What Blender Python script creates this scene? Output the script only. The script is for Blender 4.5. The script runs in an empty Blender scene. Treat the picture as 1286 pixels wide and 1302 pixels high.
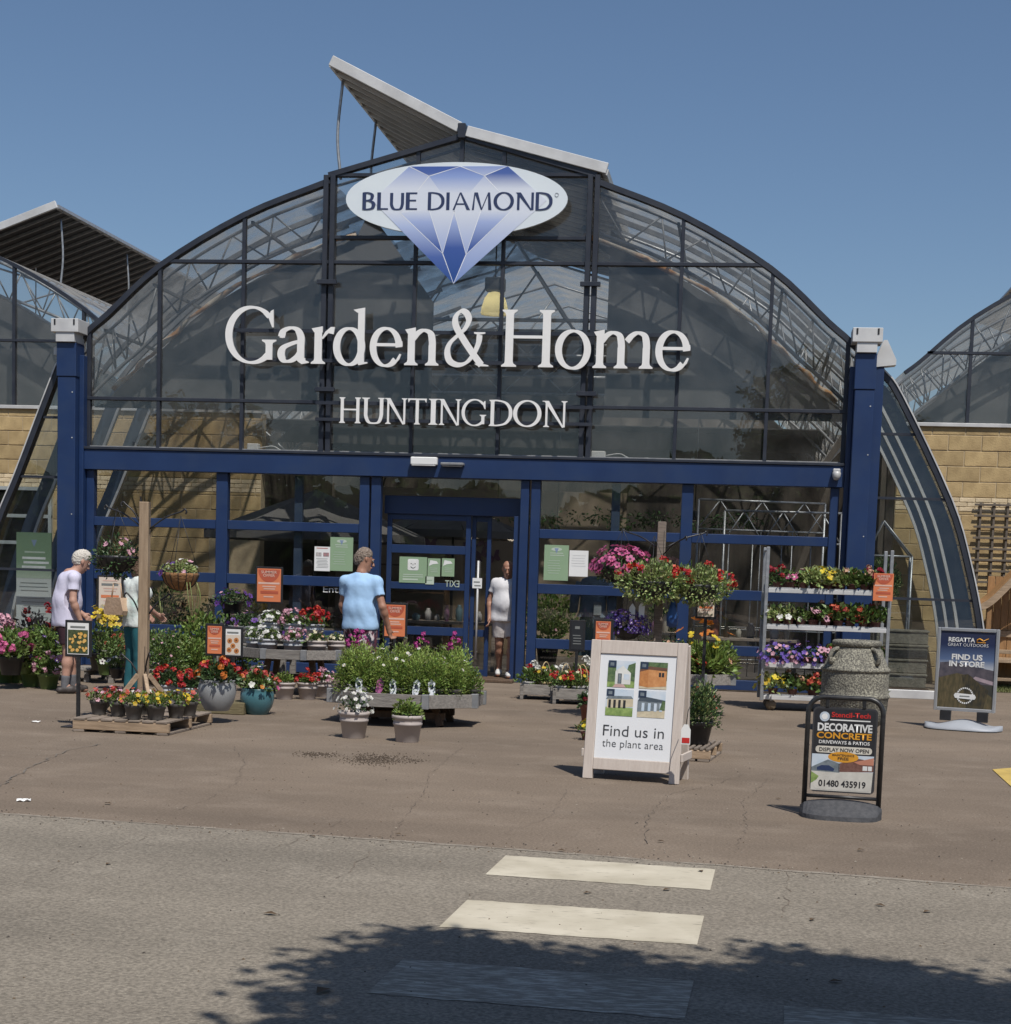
import bpy, bmesh, math, random
import numpy as np
from mathutils import Vector, Matrix, noise
from mathutils.geometry import delaunay_2d_cdt

SC = bpy.context.scene
COL = SC.collection
R = math.radians
random.seed(7)

# ------------------------------------------------------------------ camera
CAM_F, CAM_CX, CAM_CY = 2108.0, 646.35, 939.6          # pixels of the 1286 x 1302 photograph
CAM_YAW, CAM_PITCH, CAM_ROLL = -0.1375, -0.0997, -0.0322
CAM_POS = Vector((4.1718, -23.5581, 1.5562))

def cam_axes():
    cy, sy = math.cos(CAM_YAW), math.sin(CAM_YAW)
    f = Vector((sy * math.cos(CAM_PITCH), cy * math.cos(CAM_PITCH), math.sin(CAM_PITCH)))
    r = Vector((cy, -sy, 0)); d = f.cross(r)
    r2 = math.cos(CAM_ROLL) * r + math.sin(CAM_ROLL) * d
    d2 = -math.sin(CAM_ROLL) * r + math.cos(CAM_ROLL) * d
    return r2, d2, f
CR, CD, CF = cam_axes()
cd = bpy.data.cameras.new('camera'); cam = bpy.data.objects.new('camera', cd); COL.objects.link(cam)
cd.sensor_fit = 'VERTICAL'; cd.sensor_height = 24.0
cd.lens = CAM_F / 1302.0 * 24.0
cd.shift_x = (643 - CAM_CX) / 1302.0; cd.shift_y = (CAM_CY - 651) / 1302.0
cd.clip_start = 0.1; cd.clip_end = 2000
mw = Matrix((CR, -CD, -CF)).transposed().to_4x4(); mw.translation = CAM_POS
cam.matrix_world = mw
SC.camera = cam

# ------------------------------------------------------------------ sky and sun
SUN_EL = 58.0
SUN_DIR = Vector((0.50, -0.866, 0)).normalized() * math.cos(R(SUN_EL)) + Vector((0, 0, math.sin(R(SUN_EL))))
W = bpy.data.worlds.new('World'); SC.world = W; W.use_nodes = True
wn = W.node_tree.nodes; wl = W.node_tree.links
sky = wn.new('ShaderNodeTexSky'); sky.sky_type = 'NISHITA'; sky.sun_disc = False
sky.sun_elevation = R(SUN_EL); sky.sun_rotation = math.atan2(SUN_DIR.x, SUN_DIR.y)
sky.air_density = 1.0; sky.dust_density = 0.75; sky.ozone_density = 4.6; sky.altitude = 20
wl.new(sky.outputs[0], wn['Background'].inputs[0]); wn['Background'].inputs[1].default_value = 0.068
sd = bpy.data.lights.new('sun', 'SUN'); sd.energy = 3.6; sd.angle = R(0.53); sd.color = (1.0, 0.955, 0.89)
sun = bpy.data.objects.new('sun', sd); COL.objects.link(sun); sun.location = (20, -40, 40)
sun.rotation_euler = SUN_DIR.to_track_quat('Z', 'Y').to_euler()
SC.view_settings.view_transform = 'Standard'; SC.view_settings.look = 'None'
SC.view_settings.exposure = 0.30; SC.view_settings.gamma = 1.0; SC.view_settings.use_curve_mapping = False
SC.render.engine = 'CYCLES'
SC.cycles.max_bounces = 8; SC.cycles.transparent_max_bounces = 24
SC.cycles.caustics_reflective = False; SC.cycles.caustics_refractive = False
SC.cycles.use_denoising = True

def at(px, py, z=0.0):
    """point of the horizontal plane z seen at a pixel of the photograph"""
    d = CR * ((px - CAM_CX) / CAM_F) + CD * ((py - CAM_CY) / CAM_F) + CF
    t = (z - CAM_POS.z) / d.z
    return CAM_POS + d * t
def aty(px, py, Y):
    d = CR * ((px - CAM_CX) / CAM_F) + CD * ((py - CAM_CY) / CAM_F) + CF
    t = (Y - CAM_POS.y) / d.y
    return CAM_POS + d * t

# ------------------------------------------------------------------ materials
MATS = {}
def mat(name, c1, c2=None, scale=8.0, rough=0.6, metal=0.0, bump=0.0, bscale=None, stretch=None, detail=4.0,
        lo=0.35, hi=0.65, spec=0.5, rand=0.0, dirt=None, dscale=1.5, damt=0.5, island=0.0, trans=0.0):
    if name in MATS: return MATS[name]
    m = bpy.data.materials.new(name); m.use_nodes = True; MATS[name] = m
    nt = m.node_tree; N = nt.nodes; L = nt.links; b = N['Principled BSDF']
    b.inputs['Roughness'].default_value = rough; b.inputs['Metallic'].default_value = metal
    b.inputs['Specular IOR Level'].default_value = spec
    c2 = c2 or tuple(x * 0.8 for x in c1)
    tc = N.new('ShaderNodeTexCoord'); mp = N.new('ShaderNodeMapping')
    L.new(tc.outputs['Object'], mp.inputs[0])
    if stretch: mp.inputs['Scale'].default_value = stretch
    nz = N.new('ShaderNodeTexNoise'); nz.inputs['Scale'].default_value = scale; nz.inputs['Detail'].default_value = detail
    L.new(mp.outputs[0], nz.inputs['Vector'])
    rp = N.new('ShaderNodeValToRGB'); rp.color_ramp.elements[0].position = lo; rp.color_ramp.elements[1].position = hi
    rp.color_ramp.elements[0].color = (*c1, 1); rp.color_ramp.elements[1].color = (*c2, 1)
    L.new(nz.outputs[0], rp.inputs[0]); col = rp.outputs[0]
    if dirt:
        n2 = N.new('ShaderNodeTexNoise'); n2.inputs['Scale'].default_value = dscale; n2.inputs['Detail'].default_value = 6
        L.new(tc.outputs['Object'], n2.inputs['Vector'])
        r2 = N.new('ShaderNodeValToRGB'); r2.color_ramp.elements[0].position = 0.45; r2.color_ramp.elements[1].position = 0.7
        r2.color_ramp.elements[0].color = (0, 0, 0, 1); r2.color_ramp.elements[1].color = (damt, damt, damt, 1)
        L.new(n2.outputs[0], r2.inputs[0])
        mx = N.new('ShaderNodeMix'); mx.data_type = 'RGBA'; L.new(r2.outputs[0], mx.inputs[0])
        L.new(col, mx.inputs[6]); mx.inputs[7].default_value = (*dirt, 1); col = mx.outputs[2]
    if rand or island:
        hs = N.new('ShaderNodeHueSaturation'); mr = N.new('ShaderNodeMapRange')
        if island:
            g = N.new('ShaderNodeNewGeometry'); L.new(g.outputs['Random Per Island'], mr.inputs[0]); a = island
        else:
            g = N.new('ShaderNodeObjectInfo'); L.new(g.outputs['Random'], mr.inputs[0]); a = rand
        mr.inputs[3].default_value = 1 - a; mr.inputs[4].default_value = 1 + a
        L.new(mr.outputs[0], hs.inputs['Value']); L.new(col, hs.inputs['Color'])
        if island:
            m2 = N.new('ShaderNodeMapRange'); m2.inputs[3].default_value = 0.5 - island * 0.06; m2.inputs[4].default_value = 0.5 + island * 0.06
            L.new(g.outputs['Random Per Island'], m2.inputs[0]); L.new(m2.outputs[0], hs.inputs['Hue'])
        col = hs.outputs[0]
    L.new(col, b.inputs['Base Color'])
    if bump:
        n3 = N.new('ShaderNodeTexNoise'); n3.inputs['Scale'].default_value = bscale or scale * 3; n3.inputs['Detail'].default_value = 5
        L.new(mp.outputs[0], n3.inputs['Vector'])
        bp = N.new('ShaderNodeBump'); bp.inputs['Strength'].default_value = bump; bp.inputs['Distance'].default_value = 0.02
        L.new(n3.outputs[0], bp.inputs['Height']); L.new(bp.outputs[0], b.inputs['Normal'])
    if trans:
        out = N['Material Output']; tr = N.new('ShaderNodeBsdfTranslucent'); L.new(col, tr.inputs[0])
        ms = N.new('ShaderNodeMixShader'); ms.inputs[0].default_value = trans
        L.new(b.outputs[0], ms.inputs[1]); L.new(tr.outputs[0], ms.inputs[2]); L.new(ms.outputs[0], out.inputs[0])
    return m

def glass(name, tint, refl=1.0, rough=0.0, dust=0.03, dcol=(0.45, 0.45, 0.43), dscale=2.5, milky=False):
    """thin pane: fresnel reflection over tinted transmission, with a little dust on it"""
    if name in MATS: return MATS[name]
    m = bpy.data.materials.new(name); m.use_nodes = True; MATS[name] = m
    N = m.node_tree.nodes; L = m.node_tree.links; N.remove(N['Principled BSDF'])
    tr = N.new('ShaderNodeBsdfTransparent'); tr.inputs[0].default_value = (*tint, 1)
    gl = N.new('ShaderNodeBsdfGlossy'); gl.inputs['Roughness'].default_value = rough; gl.inputs[0].default_value = (1, 1, 1, 1)
    fr = N.new('ShaderNodeFresnel'); fr.inputs[0].default_value = 1.52
    ge = N.new('ShaderNodeNewGeometry'); mi_ = N.new('ShaderNodeMapRange'); mi_.inputs[3].default_value = 1.52; mi_.inputs[4].default_value = 1 / 1.52   # a thin pane: no inner reflection on its back face
    L.new(ge.outputs['Backfacing'], mi_.inputs[0]); L.new(mi_.outputs[0], fr.inputs[0])
    mu = N.new('ShaderNodeMath'); mu.operation = 'MULTIPLY'; mu.inputs[1].default_value = refl * 1.15; mu.use_clamp = True
    L.new(fr.outputs[0], mu.inputs[0])
    tc = N.new('ShaderNodeTexCoord')
    nw = N.new('ShaderNodeTexNoise'); nw.inputs['Scale'].default_value = 0.9; L.new(tc.outputs['Object'], nw.inputs['Vector'])
    bp = N.new('ShaderNodeBump'); bp.inputs['Strength'].default_value = 0.06; bp.inputs['Distance'].default_value = 0.05
    L.new(nw.outputs[0], bp.inputs['Height']); L.new(bp.outputs[0], gl.inputs['Normal'])
    m1 = N.new('ShaderNodeMixShader'); L.new(mu.outputs[0], m1.inputs[0]); L.new(tr.outputs[0], m1.inputs[1]); L.new(gl.outputs[0], m1.inputs[2])
    df = N.new('ShaderNodeBsdfDiffuse'); df.inputs[0].default_value = (*dcol, 1)
    nd = N.new('ShaderNodeTexNoise'); nd.inputs['Scale'].default_value = dscale; nd.inputs['Detail'].default_value = 7
    L.new(tc.outputs['Object'], nd.inputs['Vector'])
    mr = N.new('ShaderNodeMapRange'); mr.inputs[1].default_value = 0.35; mr.inputs[2].default_value = 0.75
    mr.inputs[3].default_value = dust * 0.4; mr.inputs[4].default_value = dust * 1.8; L.new(nd.outputs[0], mr.inputs[0])
    m2 = N.new('ShaderNodeMixShader'); L.new(mr.outputs[0], m2.inputs[0]); L.new(m1.outputs[0], m2.inputs[1]); L.new(df.outputs[0], m2.inputs[2])
    if milky:   # dirty or whitewashed roof glazing scatters light through as well as back
        tl = N.new('ShaderNodeBsdfTranslucent'); tl.inputs[0].default_value = (*dcol, 1); m3 = N.new('ShaderNodeMixShader'); m3.inputs[0].default_value = 0.55
        L.new(df.outputs[0], m3.inputs[1]); L.new(tl.outputs[0], m3.inputs[2]); L.new(m3.outputs[0], m2.inputs[2])
    L.new(m2.outputs[0], N['Material Output'].inputs[0])
    return m

def emit(name, col, s):
    m = bpy.data.materials.new(name); m.use_nodes = True
    b = m.node_tree.nodes['Principled BSDF']; b.inputs['Base Color'].default_value = (*col, 1)
    b.inputs['Emission Color'].default_value = (*col, 1); b.inputs['Emission Strength'].default_value = s
    return m

BLUE = mat('blue_paint', (0.0125, 0.034, 0.105), (0.010, 0.028, 0.090), 2.0, 0.42, dirt=(0.03, 0.05, 0.10), dscale=3, damt=0.35)
NAVY = mat('dark_glazing_bar', (0.018, 0.022, 0.034), (0.03, 0.034, 0.045), 5, 0.45)
NAVYB = mat('blue_rib', (0.03, 0.05, 0.085), (0.045, 0.065, 0.10), 5, 0.5)
STEEL = mat('galvanised_steel', (0.42, 0.43, 0.44), (0.30, 0.31, 0.32), 14, 0.45, 0.6)
STEELD = mat('dull_steel', (0.20, 0.21, 0.22), (0.28, 0.28, 0.28), 12, 0.55, 0.3)
ALU = mat('pale_aluminium', (0.62, 0.62, 0.61), (0.52, 0.52, 0.52), 4, 0.5, 0.2, dirt=(0.35, 0.34, 0.31), damt=0.4)
WHITE = mat('white_letter', (0.80, 0.79, 0.77), (0.76, 0.75, 0.73), 6, 0.5)
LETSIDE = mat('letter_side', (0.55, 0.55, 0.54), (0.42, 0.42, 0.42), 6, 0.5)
BLACKP = mat('black_plastic', (0.015, 0.015, 0.017), (0.022, 0.022, 0.024), 10, 0.45)
BLACKM = mat('black_metal', (0.012, 0.012, 0.014), (0.03, 0.03, 0.03), 20, 0.4)
RUBBER = mat('dark_rubber', (0.045, 0.047, 0.052), (0.07, 0.07, 0.075), 30, 0.75, bump=0.2, bscale=60)
GL_UP = glass('smoked_gable_glass', (0.86, 0.86, 0.85), 0.9, dust=0.034, dcol=(0.50, 0.49, 0.46))
GL_LO = glass('shopfront_glass', (0.93, 0.94, 0.94), 0.9, dust=0.003)
GL_SIDE = glass('side_glass', (0.88, 0.90, 0.90), 0.9, dust=0.008)
GL_ROOF = glass('dusty_roof_glass', (0.88, 0.88, 0.88), 0.6, rough=0.25, dust=0.56, dcol=(0.47, 0.455, 0.42), milky=True)
WOODW = mat('weathered_wood', (0.30, 0.245, 0.195), (0.19, 0.15, 0.12), 6, 0.8, stretch=(1.0, 9, 9), bump=0.35, bscale=22, dirt=(0.13, 0.11, 0.09), damt=0.5, rand=0.15)
WOODG = mat('grey_board', (0.27, 0.25, 0.225), (0.17, 0.155, 0.14), 6, 0.8, stretch=(1.0, 9, 9), bump=0.35, bscale=22, rand=0.12)
WOODN = mat('new_pine', (0.34, 0.25, 0.165), (0.26, 0.185, 0.12), 5, 0.65, stretch=(9, 9, 1.0), bump=0.15, bscale=20, rand=0.08)
WOODNX = mat('new_pine_board', (0.38, 0.275, 0.18), (0.26, 0.185, 0.12), 5, 0.7, stretch=(1.0, 9, 9), bump=0.2, bscale=20, rand=0.15)
WOODP = mat('painted_ply', (0.58, 0.51, 0.45), (0.52, 0.45, 0.395), 5, 0.6, stretch=(9, 9, 1.2), bump=0.1, bscale=20)
WOODD = mat('dark_bench_wood', (0.12, 0.075, 0.045), (0.08, 0.05, 0.03), 6, 0.7, stretch=(9, 9, 1.2), bump=0.2)
SHED = mat('shed_board', (0.36, 0.20, 0.085), (0.27, 0.145, 0.06), 6, 0.65, stretch=(7, 7, 1), bump=0.2, rand=0.15)
SOIL = mat('potting_soil', (0.022, 0.015, 0.010), (0.045, 0.03, 0.02), 60, 0.95, bump=0.5, bscale=90)
PAPER = mat('white_paper', (0.78, 0.78, 0.76), (0.74, 0.74, 0.72), 3, 0.45)

# ------------------------------------------------------------------ mesh helpers
class MB:
    def __init__(s): s.v = []; s.f = []; s.m = []; s.mats = []; s.sm = []
    def mi(s, m):
        if m not in s.mats: s.mats.append(m)
        return s.mats.index(m)
    def add(s, vs, fs, m, smooth=False):
        o = len(s.v); s.v += [tuple(v) for v in vs]; i = s.mi(m)
        for f in fs: s.f.append(tuple(o + k for k in f)); s.m.append(i); s.sm.append(smooth)
        return s
    def box(s, x0, x1, y0, y1, z0, z1, m, ch=0.0, M=None):
        if x0 > x1: x0, x1 = x1, x0
        if y0 > y1: y0, y1 = y1, y0
        if z0 > z1: z0, z1 = z1, z0
        ch = min(ch, (x1 - x0) * .3, (y1 - y0) * .3, (z1 - z0) * .3)
        if ch <= 0:
            vs = [(x, y, z) for x in (x0, x1) for y in (y0, y1) for z in (z0, z1)]
            fs = [(0, 1, 3, 2), (4, 6, 7, 5), (0, 4, 5, 1), (2, 3, 7, 6), (0, 2, 6, 4), (1, 5, 7, 3)]
        else:
            vs = []; C = [(x0, x1), (y0, y1), (z0, z1)]
            idx = {}
            for ix in (0, 1):
                for iy in (0, 1):
                    for iz in (0, 1):
                        for ax in range(3):
                            p = [C[0][ix], C[1][iy], C[2][iz]]
                            for k, i in enumerate((ix, iy, iz)):
                                if k != ax: p[k] += ch if i == 0 else -ch
                            idx[(ix, iy, iz, ax)] = len(vs); vs.append(tuple(p))
            fs = []
            for ax in range(3):
                o1, o2 = [k for k in range(3) if k != ax]
                for sgn in (0, 1):
                    q = []
                    for a, b_ in ((0, 0), (1, 0), (1, 1), (0, 1)):
                        i = [0, 0, 0]; i[ax] = sgn; i[o1] = a; i[o2] = b_; q.append(idx[(*i, ax)])
                    fs.append(tuple(q))
            for ax in range(3):   # edges along ax
                o1, o2 = [k for k in range(3) if k != ax]
                for a in (0, 1):
                    for b_ in (0, 1):
                        i0 = [0, 0, 0]; i0[o1] = a; i0[o2] = b_; i1 = list(i0); i1[ax] = 1
                        fs.append((idx[(*i0, o1)], idx[(*i1, o1)], idx[(*i1, o2)], idx[(*i0, o2)]))
            for ix in (0, 1):
                for iy in (0, 1):
                    for iz in (0, 1): fs.append(tuple(idx[(ix, iy, iz, a)] for a in range(3)))
        if M is not None: vs = [M @ Vector(v) for v in vs]
        return s.add(vs, fs, m)
    def bar(s, a, b, w, h, m, up=(0, 0, 1), ch=0.0):
        a = Vector(a); b = Vector(b); d = b - a; L = d.length; x = d.normalized(); u = Vector(up)
        if abs(x.dot(u)) > 0.98: u = Vector((0, 1, 0))
        y = u.cross(x).normalized(); z = x.cross(y)
        M = Matrix((x, y, z)).transposed().to_4x4(); M.translation = a
        return s.box(0, L, -w / 2, w / 2, -h / 2, h / 2, m, ch, M)
    def tube(s, pts, r, m, n=8, closed=False, cap=True):
        pts = [Vector(p) for p in pts]; k = len(pts); vs = []; fs = []
        rr = r if isinstance(r, (list, tuple)) else [r] * k
        prev = None
        for i in range(k):
            if closed: t = pts[(i + 1) % k] - pts[i - 1]
            else: t = pts[min(i + 1, k - 1)] - pts[max(i - 1, 0)]
            t.normalize()
            if prev is None:
                u = Vector((0, 0, 1)) if abs(t.z) < 0.9 else Vector((1, 0, 0)); u = (u - t * u.dot(t)).normalized()
            else: u = (prev - t * prev.dot(t)).normalized()
            prev = u; w = t.cross(u)
            for j in range(n):
                a = 2 * math.pi * j / n; vs.append(pts[i] + (u * math.cos(a) + w * math.sin(a)) * rr[i])
        for i in range(k if closed else k - 1):
            i2 = (i + 1) % k
            for j in range(n): fs.append((i * n + j, i * n + (j + 1) % n, i2 * n + (j + 1) % n, i2 * n + j))
        if cap and not closed: fs += [tuple(range(n - 1, -1, -1)), tuple((k - 1) * n + j for j in range(n))]
        return s.add(vs, fs, m, True)
    def lathe(s, prof, m, n=24, c=(0, 0, 0), smooth=True):
        vs = []; fs = []; k = len(prof)
        for r_, z in prof:
            for j in range(n):
                a = 2 * math.pi * j / n; vs.append((c[0] + r_ * math.cos(a), c[1] + r_ * math.sin(a), c[2] + z))
        for i in range(k - 1):
            for j in range(n): fs.append((i * n + j, i * n + (j + 1) % n, (i + 1) * n + (j + 1) % n, (i + 1) * n + j))
        return s.add(vs, fs, m, smooth)
    def disc(s, r_, z, m, n=20, c=(0, 0)):
        vs = [(c[0] + r_ * math.cos(2 * math.pi * j / n), c[1] + r_ * math.sin(2 * math.pi * j / n), z) for j in range(n)]
        return s.add(vs, [tuple(range(n))], m)
    def prism(s, poly, y0, y1, m, side=None):
        """polygon in x-z, extruded along y from y0 (front) to y1"""
        k = len(poly); vs = [(x, y0, z) for x, z in poly] + [(x, y1, z) for x, z in poly]
        a = sum(poly[i][0] * poly[(i + 1) % k][1] - poly[(i + 1) % k][0] * poly[i][1] for i in range(k))
        fr = tuple(range(k)); bk = tuple(range(2 * k - 1, k - 1, -1))
        if a < 0: fr = fr[::-1]; bk = bk[::-1]
        s.add(vs, [fr, bk], m)
        s.add(vs, [((i, i + k, (i + 1) % k + k, (i + 1) % k) if a > 0 else (i, (i + 1) % k, (i + 1) % k + k, i + k)) for i in range(k)], side or m)
        return s
    def sheet(s, poly, y, m):
        return s.add([(x, y, z) for x, z in poly], [tuple(range(len(poly)))], m)
    def mesh(s, name):
        me = bpy.data.meshes.new(name); me.from_pydata(s.v, [], s.f)
        for m in s.mats: me.materials.append(m)
        me.polygons.foreach_set('material_index', s.m); me.polygons.foreach_set('use_smooth', s.sm)
        me.update(); return me
    def build(s, name, parent=None, loc=None, rz=0.0):
        return obj(name, s.mesh(name), parent, loc, rz)

def obj(name, me, parent=None, loc=None, rz=0.0, rot=None):
    o = bpy.data.objects.new(name, me); COL.objects.link(o)
    if parent is not None: o.parent = parent
    if loc is not None: o.location = loc
    if rot is not None: o.rotation_euler = rot
    elif rz: o.rotation_euler = (0, 0, rz)
    return o
def tag(o, label, cat, group=None):
    o['label'] = label; o['category'] = cat
    if group: o['group'] = group
    return o
def thing(name, label, cat, loc=(0, 0, 0), rz=0.0, group=None):
    o = bpy.data.objects.new(name, None); COL.objects.link(o); o.location = loc; o.rotation_euler = (0, 0, rz)
    o.empty_display_size = 0.1
    return tag(o, label, cat, group)
def struct(o): o['kind'] = 'structure'; return o
def stuff(o): o['kind'] = 'stuff'; return o
def recalc(me):
    bm = bmesh.new(); bm.from_mesh(me); bmesh.ops.recalc_face_normals(bm, faces=bm.faces); bm.to_mesh(me); bm.free(); return me

# ------------------------------------------------------------------ lettering
def text_mesh(txt, size, m, extr=0.0, bold=0.0, xs=1.0, align='CENTER', name='lettering', space=1.0):
    cu = bpy.data.curves.new('t', 'FONT'); cu.body = txt; cu.size = size; cu.align_x = align; cu.align_y = 'BOTTOM_BASELINE'
    cu.extrude = extr; cu.offset = bold; cu.space_character = space; cu.resolution_u = 3
    o = bpy.data.objects.new('t', cu); COL.objects.link(o)
    me = bpy.data.meshes.new_from_object(o)
    bpy.data.objects.remove(o); bpy.data.curves.remove(cu)
    # text lies in x-y; stand it up in x-z facing -y
    for v in me.vertices: v.co = Vector((v.co.x * xs, -v.co.z, v.co.y))
    me.materials.clear(); me.materials.append(m); me.name = name; me.update()
    return me
def text_fit(txt, x0, x1, z, h, y, m, parent, name='lettering', bold=0.0, mirror=False):
    """one line of lettering stretched to run from x0 to x1 with capital height h, base line z"""
    me = text_mesh(txt, 1.0, m, 0.0, bold, align='LEFT')
    xs = [v.co.x for v in me.vertices]; a, b = min(xs), max(xs); zs = [v.co.z for v in me.vertices]; top = 0.73
    k = (x1 - x0) / (b - a)
    for v in me.vertices:
        x = x0 + (v.co.x - a) * k
        if mirror: x = x0 + x1 - x
        v.co = Vector((x, y, z + v.co.z * h / top))
    if mirror: me.flip_normals()
    me.update()
    return obj(name, me, parent)

def union_mesh(polys, depth, mf, ms, name):
    """union of overlapping 2-D polygons, extruded: front face at y=0, back at y=depth"""
    V = []; F = []
    for p in polys:
        o = len(V); V += [Vector(q) for q in p]; F.append(list(range(o, o + len(p))))
    # orient CCW
    F2 = []
    for f in F:
        a = sum(V[f[i]].x * V[f[(i + 1) % len(f)]].y - V[f[(i + 1) % len(f)]].x * V[f[i]].y for i in range(len(f)))
        if abs(a) < 1e-9: continue
        F2.append(f if a > 0 else f[::-1])
    rv, re, rf, ov, oe, of = delaunay_2d_cdt(V, [], F2, 0, 1e-5, True)
    tris = [t for t, o in zip(rf, of) if len(o) > 0]
    cnt = {}
    for t in tris:
        for i in range(len(t)):
            e = (t[i], t[(i + 1) % len(t)]); cnt[e] = cnt.get(e, 0) + 1
    mb = MB(); n = len(rv)
    vs = [(v.x, 0, v.y) for v in rv] + [(v.x, depth, v.y) for v in rv]
    mb.add(vs, [tuple(t) for t in tris] + [], mf)
    mb.add(vs, [tuple(i + n for i in t[::-1]) for t in tris], ms)
    mb.add(vs, [(e[1], e[0], e[0] + n, e[1] + n) for e in cnt if (e[1], e[0]) not in cnt], ms)
    return mb.mesh(name)

def crom(pts, n=8, closed=False):
    P = [Vector(p) for p in pts]; k = len(P); out = []
    for i in range(k if closed else k - 1):
        p0 = P[(i - 1) % k] if closed or i > 0 else P[0] * 2 - P[1]
        p1 = P[i]; p2 = P[(i + 1) % k]
        p3 = P[(i + 2) % k] if closed or i + 2 < k else P[-1] * 2 - P[-2]
        for j in range(n):
            t = j / n
            out.append(0.5 * ((2 * p1) + (p2 - p0) * t + (2 * p0 - 5 * p1 + 4 * p2 - p3) * t * t + (3 * p1 - p0 - 3 * p2 + p3) * t ** 3))
    if not closed: out.append(P[-1])
    return out
def stroke(path, T, t, tilt=0.0, closed=False, smooth=True, ws=None):
    """variable-width pen stroke as quads; broad-nib contrast: thick when running vertically"""
    P = crom(path, 8, closed) if smooth else [Vector(p) for p in path]
    k = len(P); quads = []; sides = []
    for i in range(k):
        d = (P[(i + 1) % k] - P[i - 1]) if closed else (P[min(i + 1, k - 1)] - P[max(i - 1, 0)])
        d.normalize(); nrm = Vector((-d.y, d.x))
        ca = abs(d.y * math.cos(tilt) + d.x * math.sin(tilt))
        w = t + (T - t) * ca ** 1.3
        if ws: u = i / max(1, k - 1); w *= ws[0] + (ws[1] - ws[0]) * u
        sides.append((P[i] + nrm * w / 2, P[i] - nrm * w / 2))
    for i in range(k if closed else k - 1):
        a, b = sides[i], sides[(i + 1) % k]; quads.append([a[0], b[0], b[1], a[1]])
    return quads
def ell(cx, cy, rx, ry, a0, a1, n=10):
    return [(cx + rx * math.cos(R(a0 + (a1 - a0) * i / n)), cy + ry * math.sin(R(a0 + (a1 - a0) * i / n))) for i in range(n + 1)]

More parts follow.
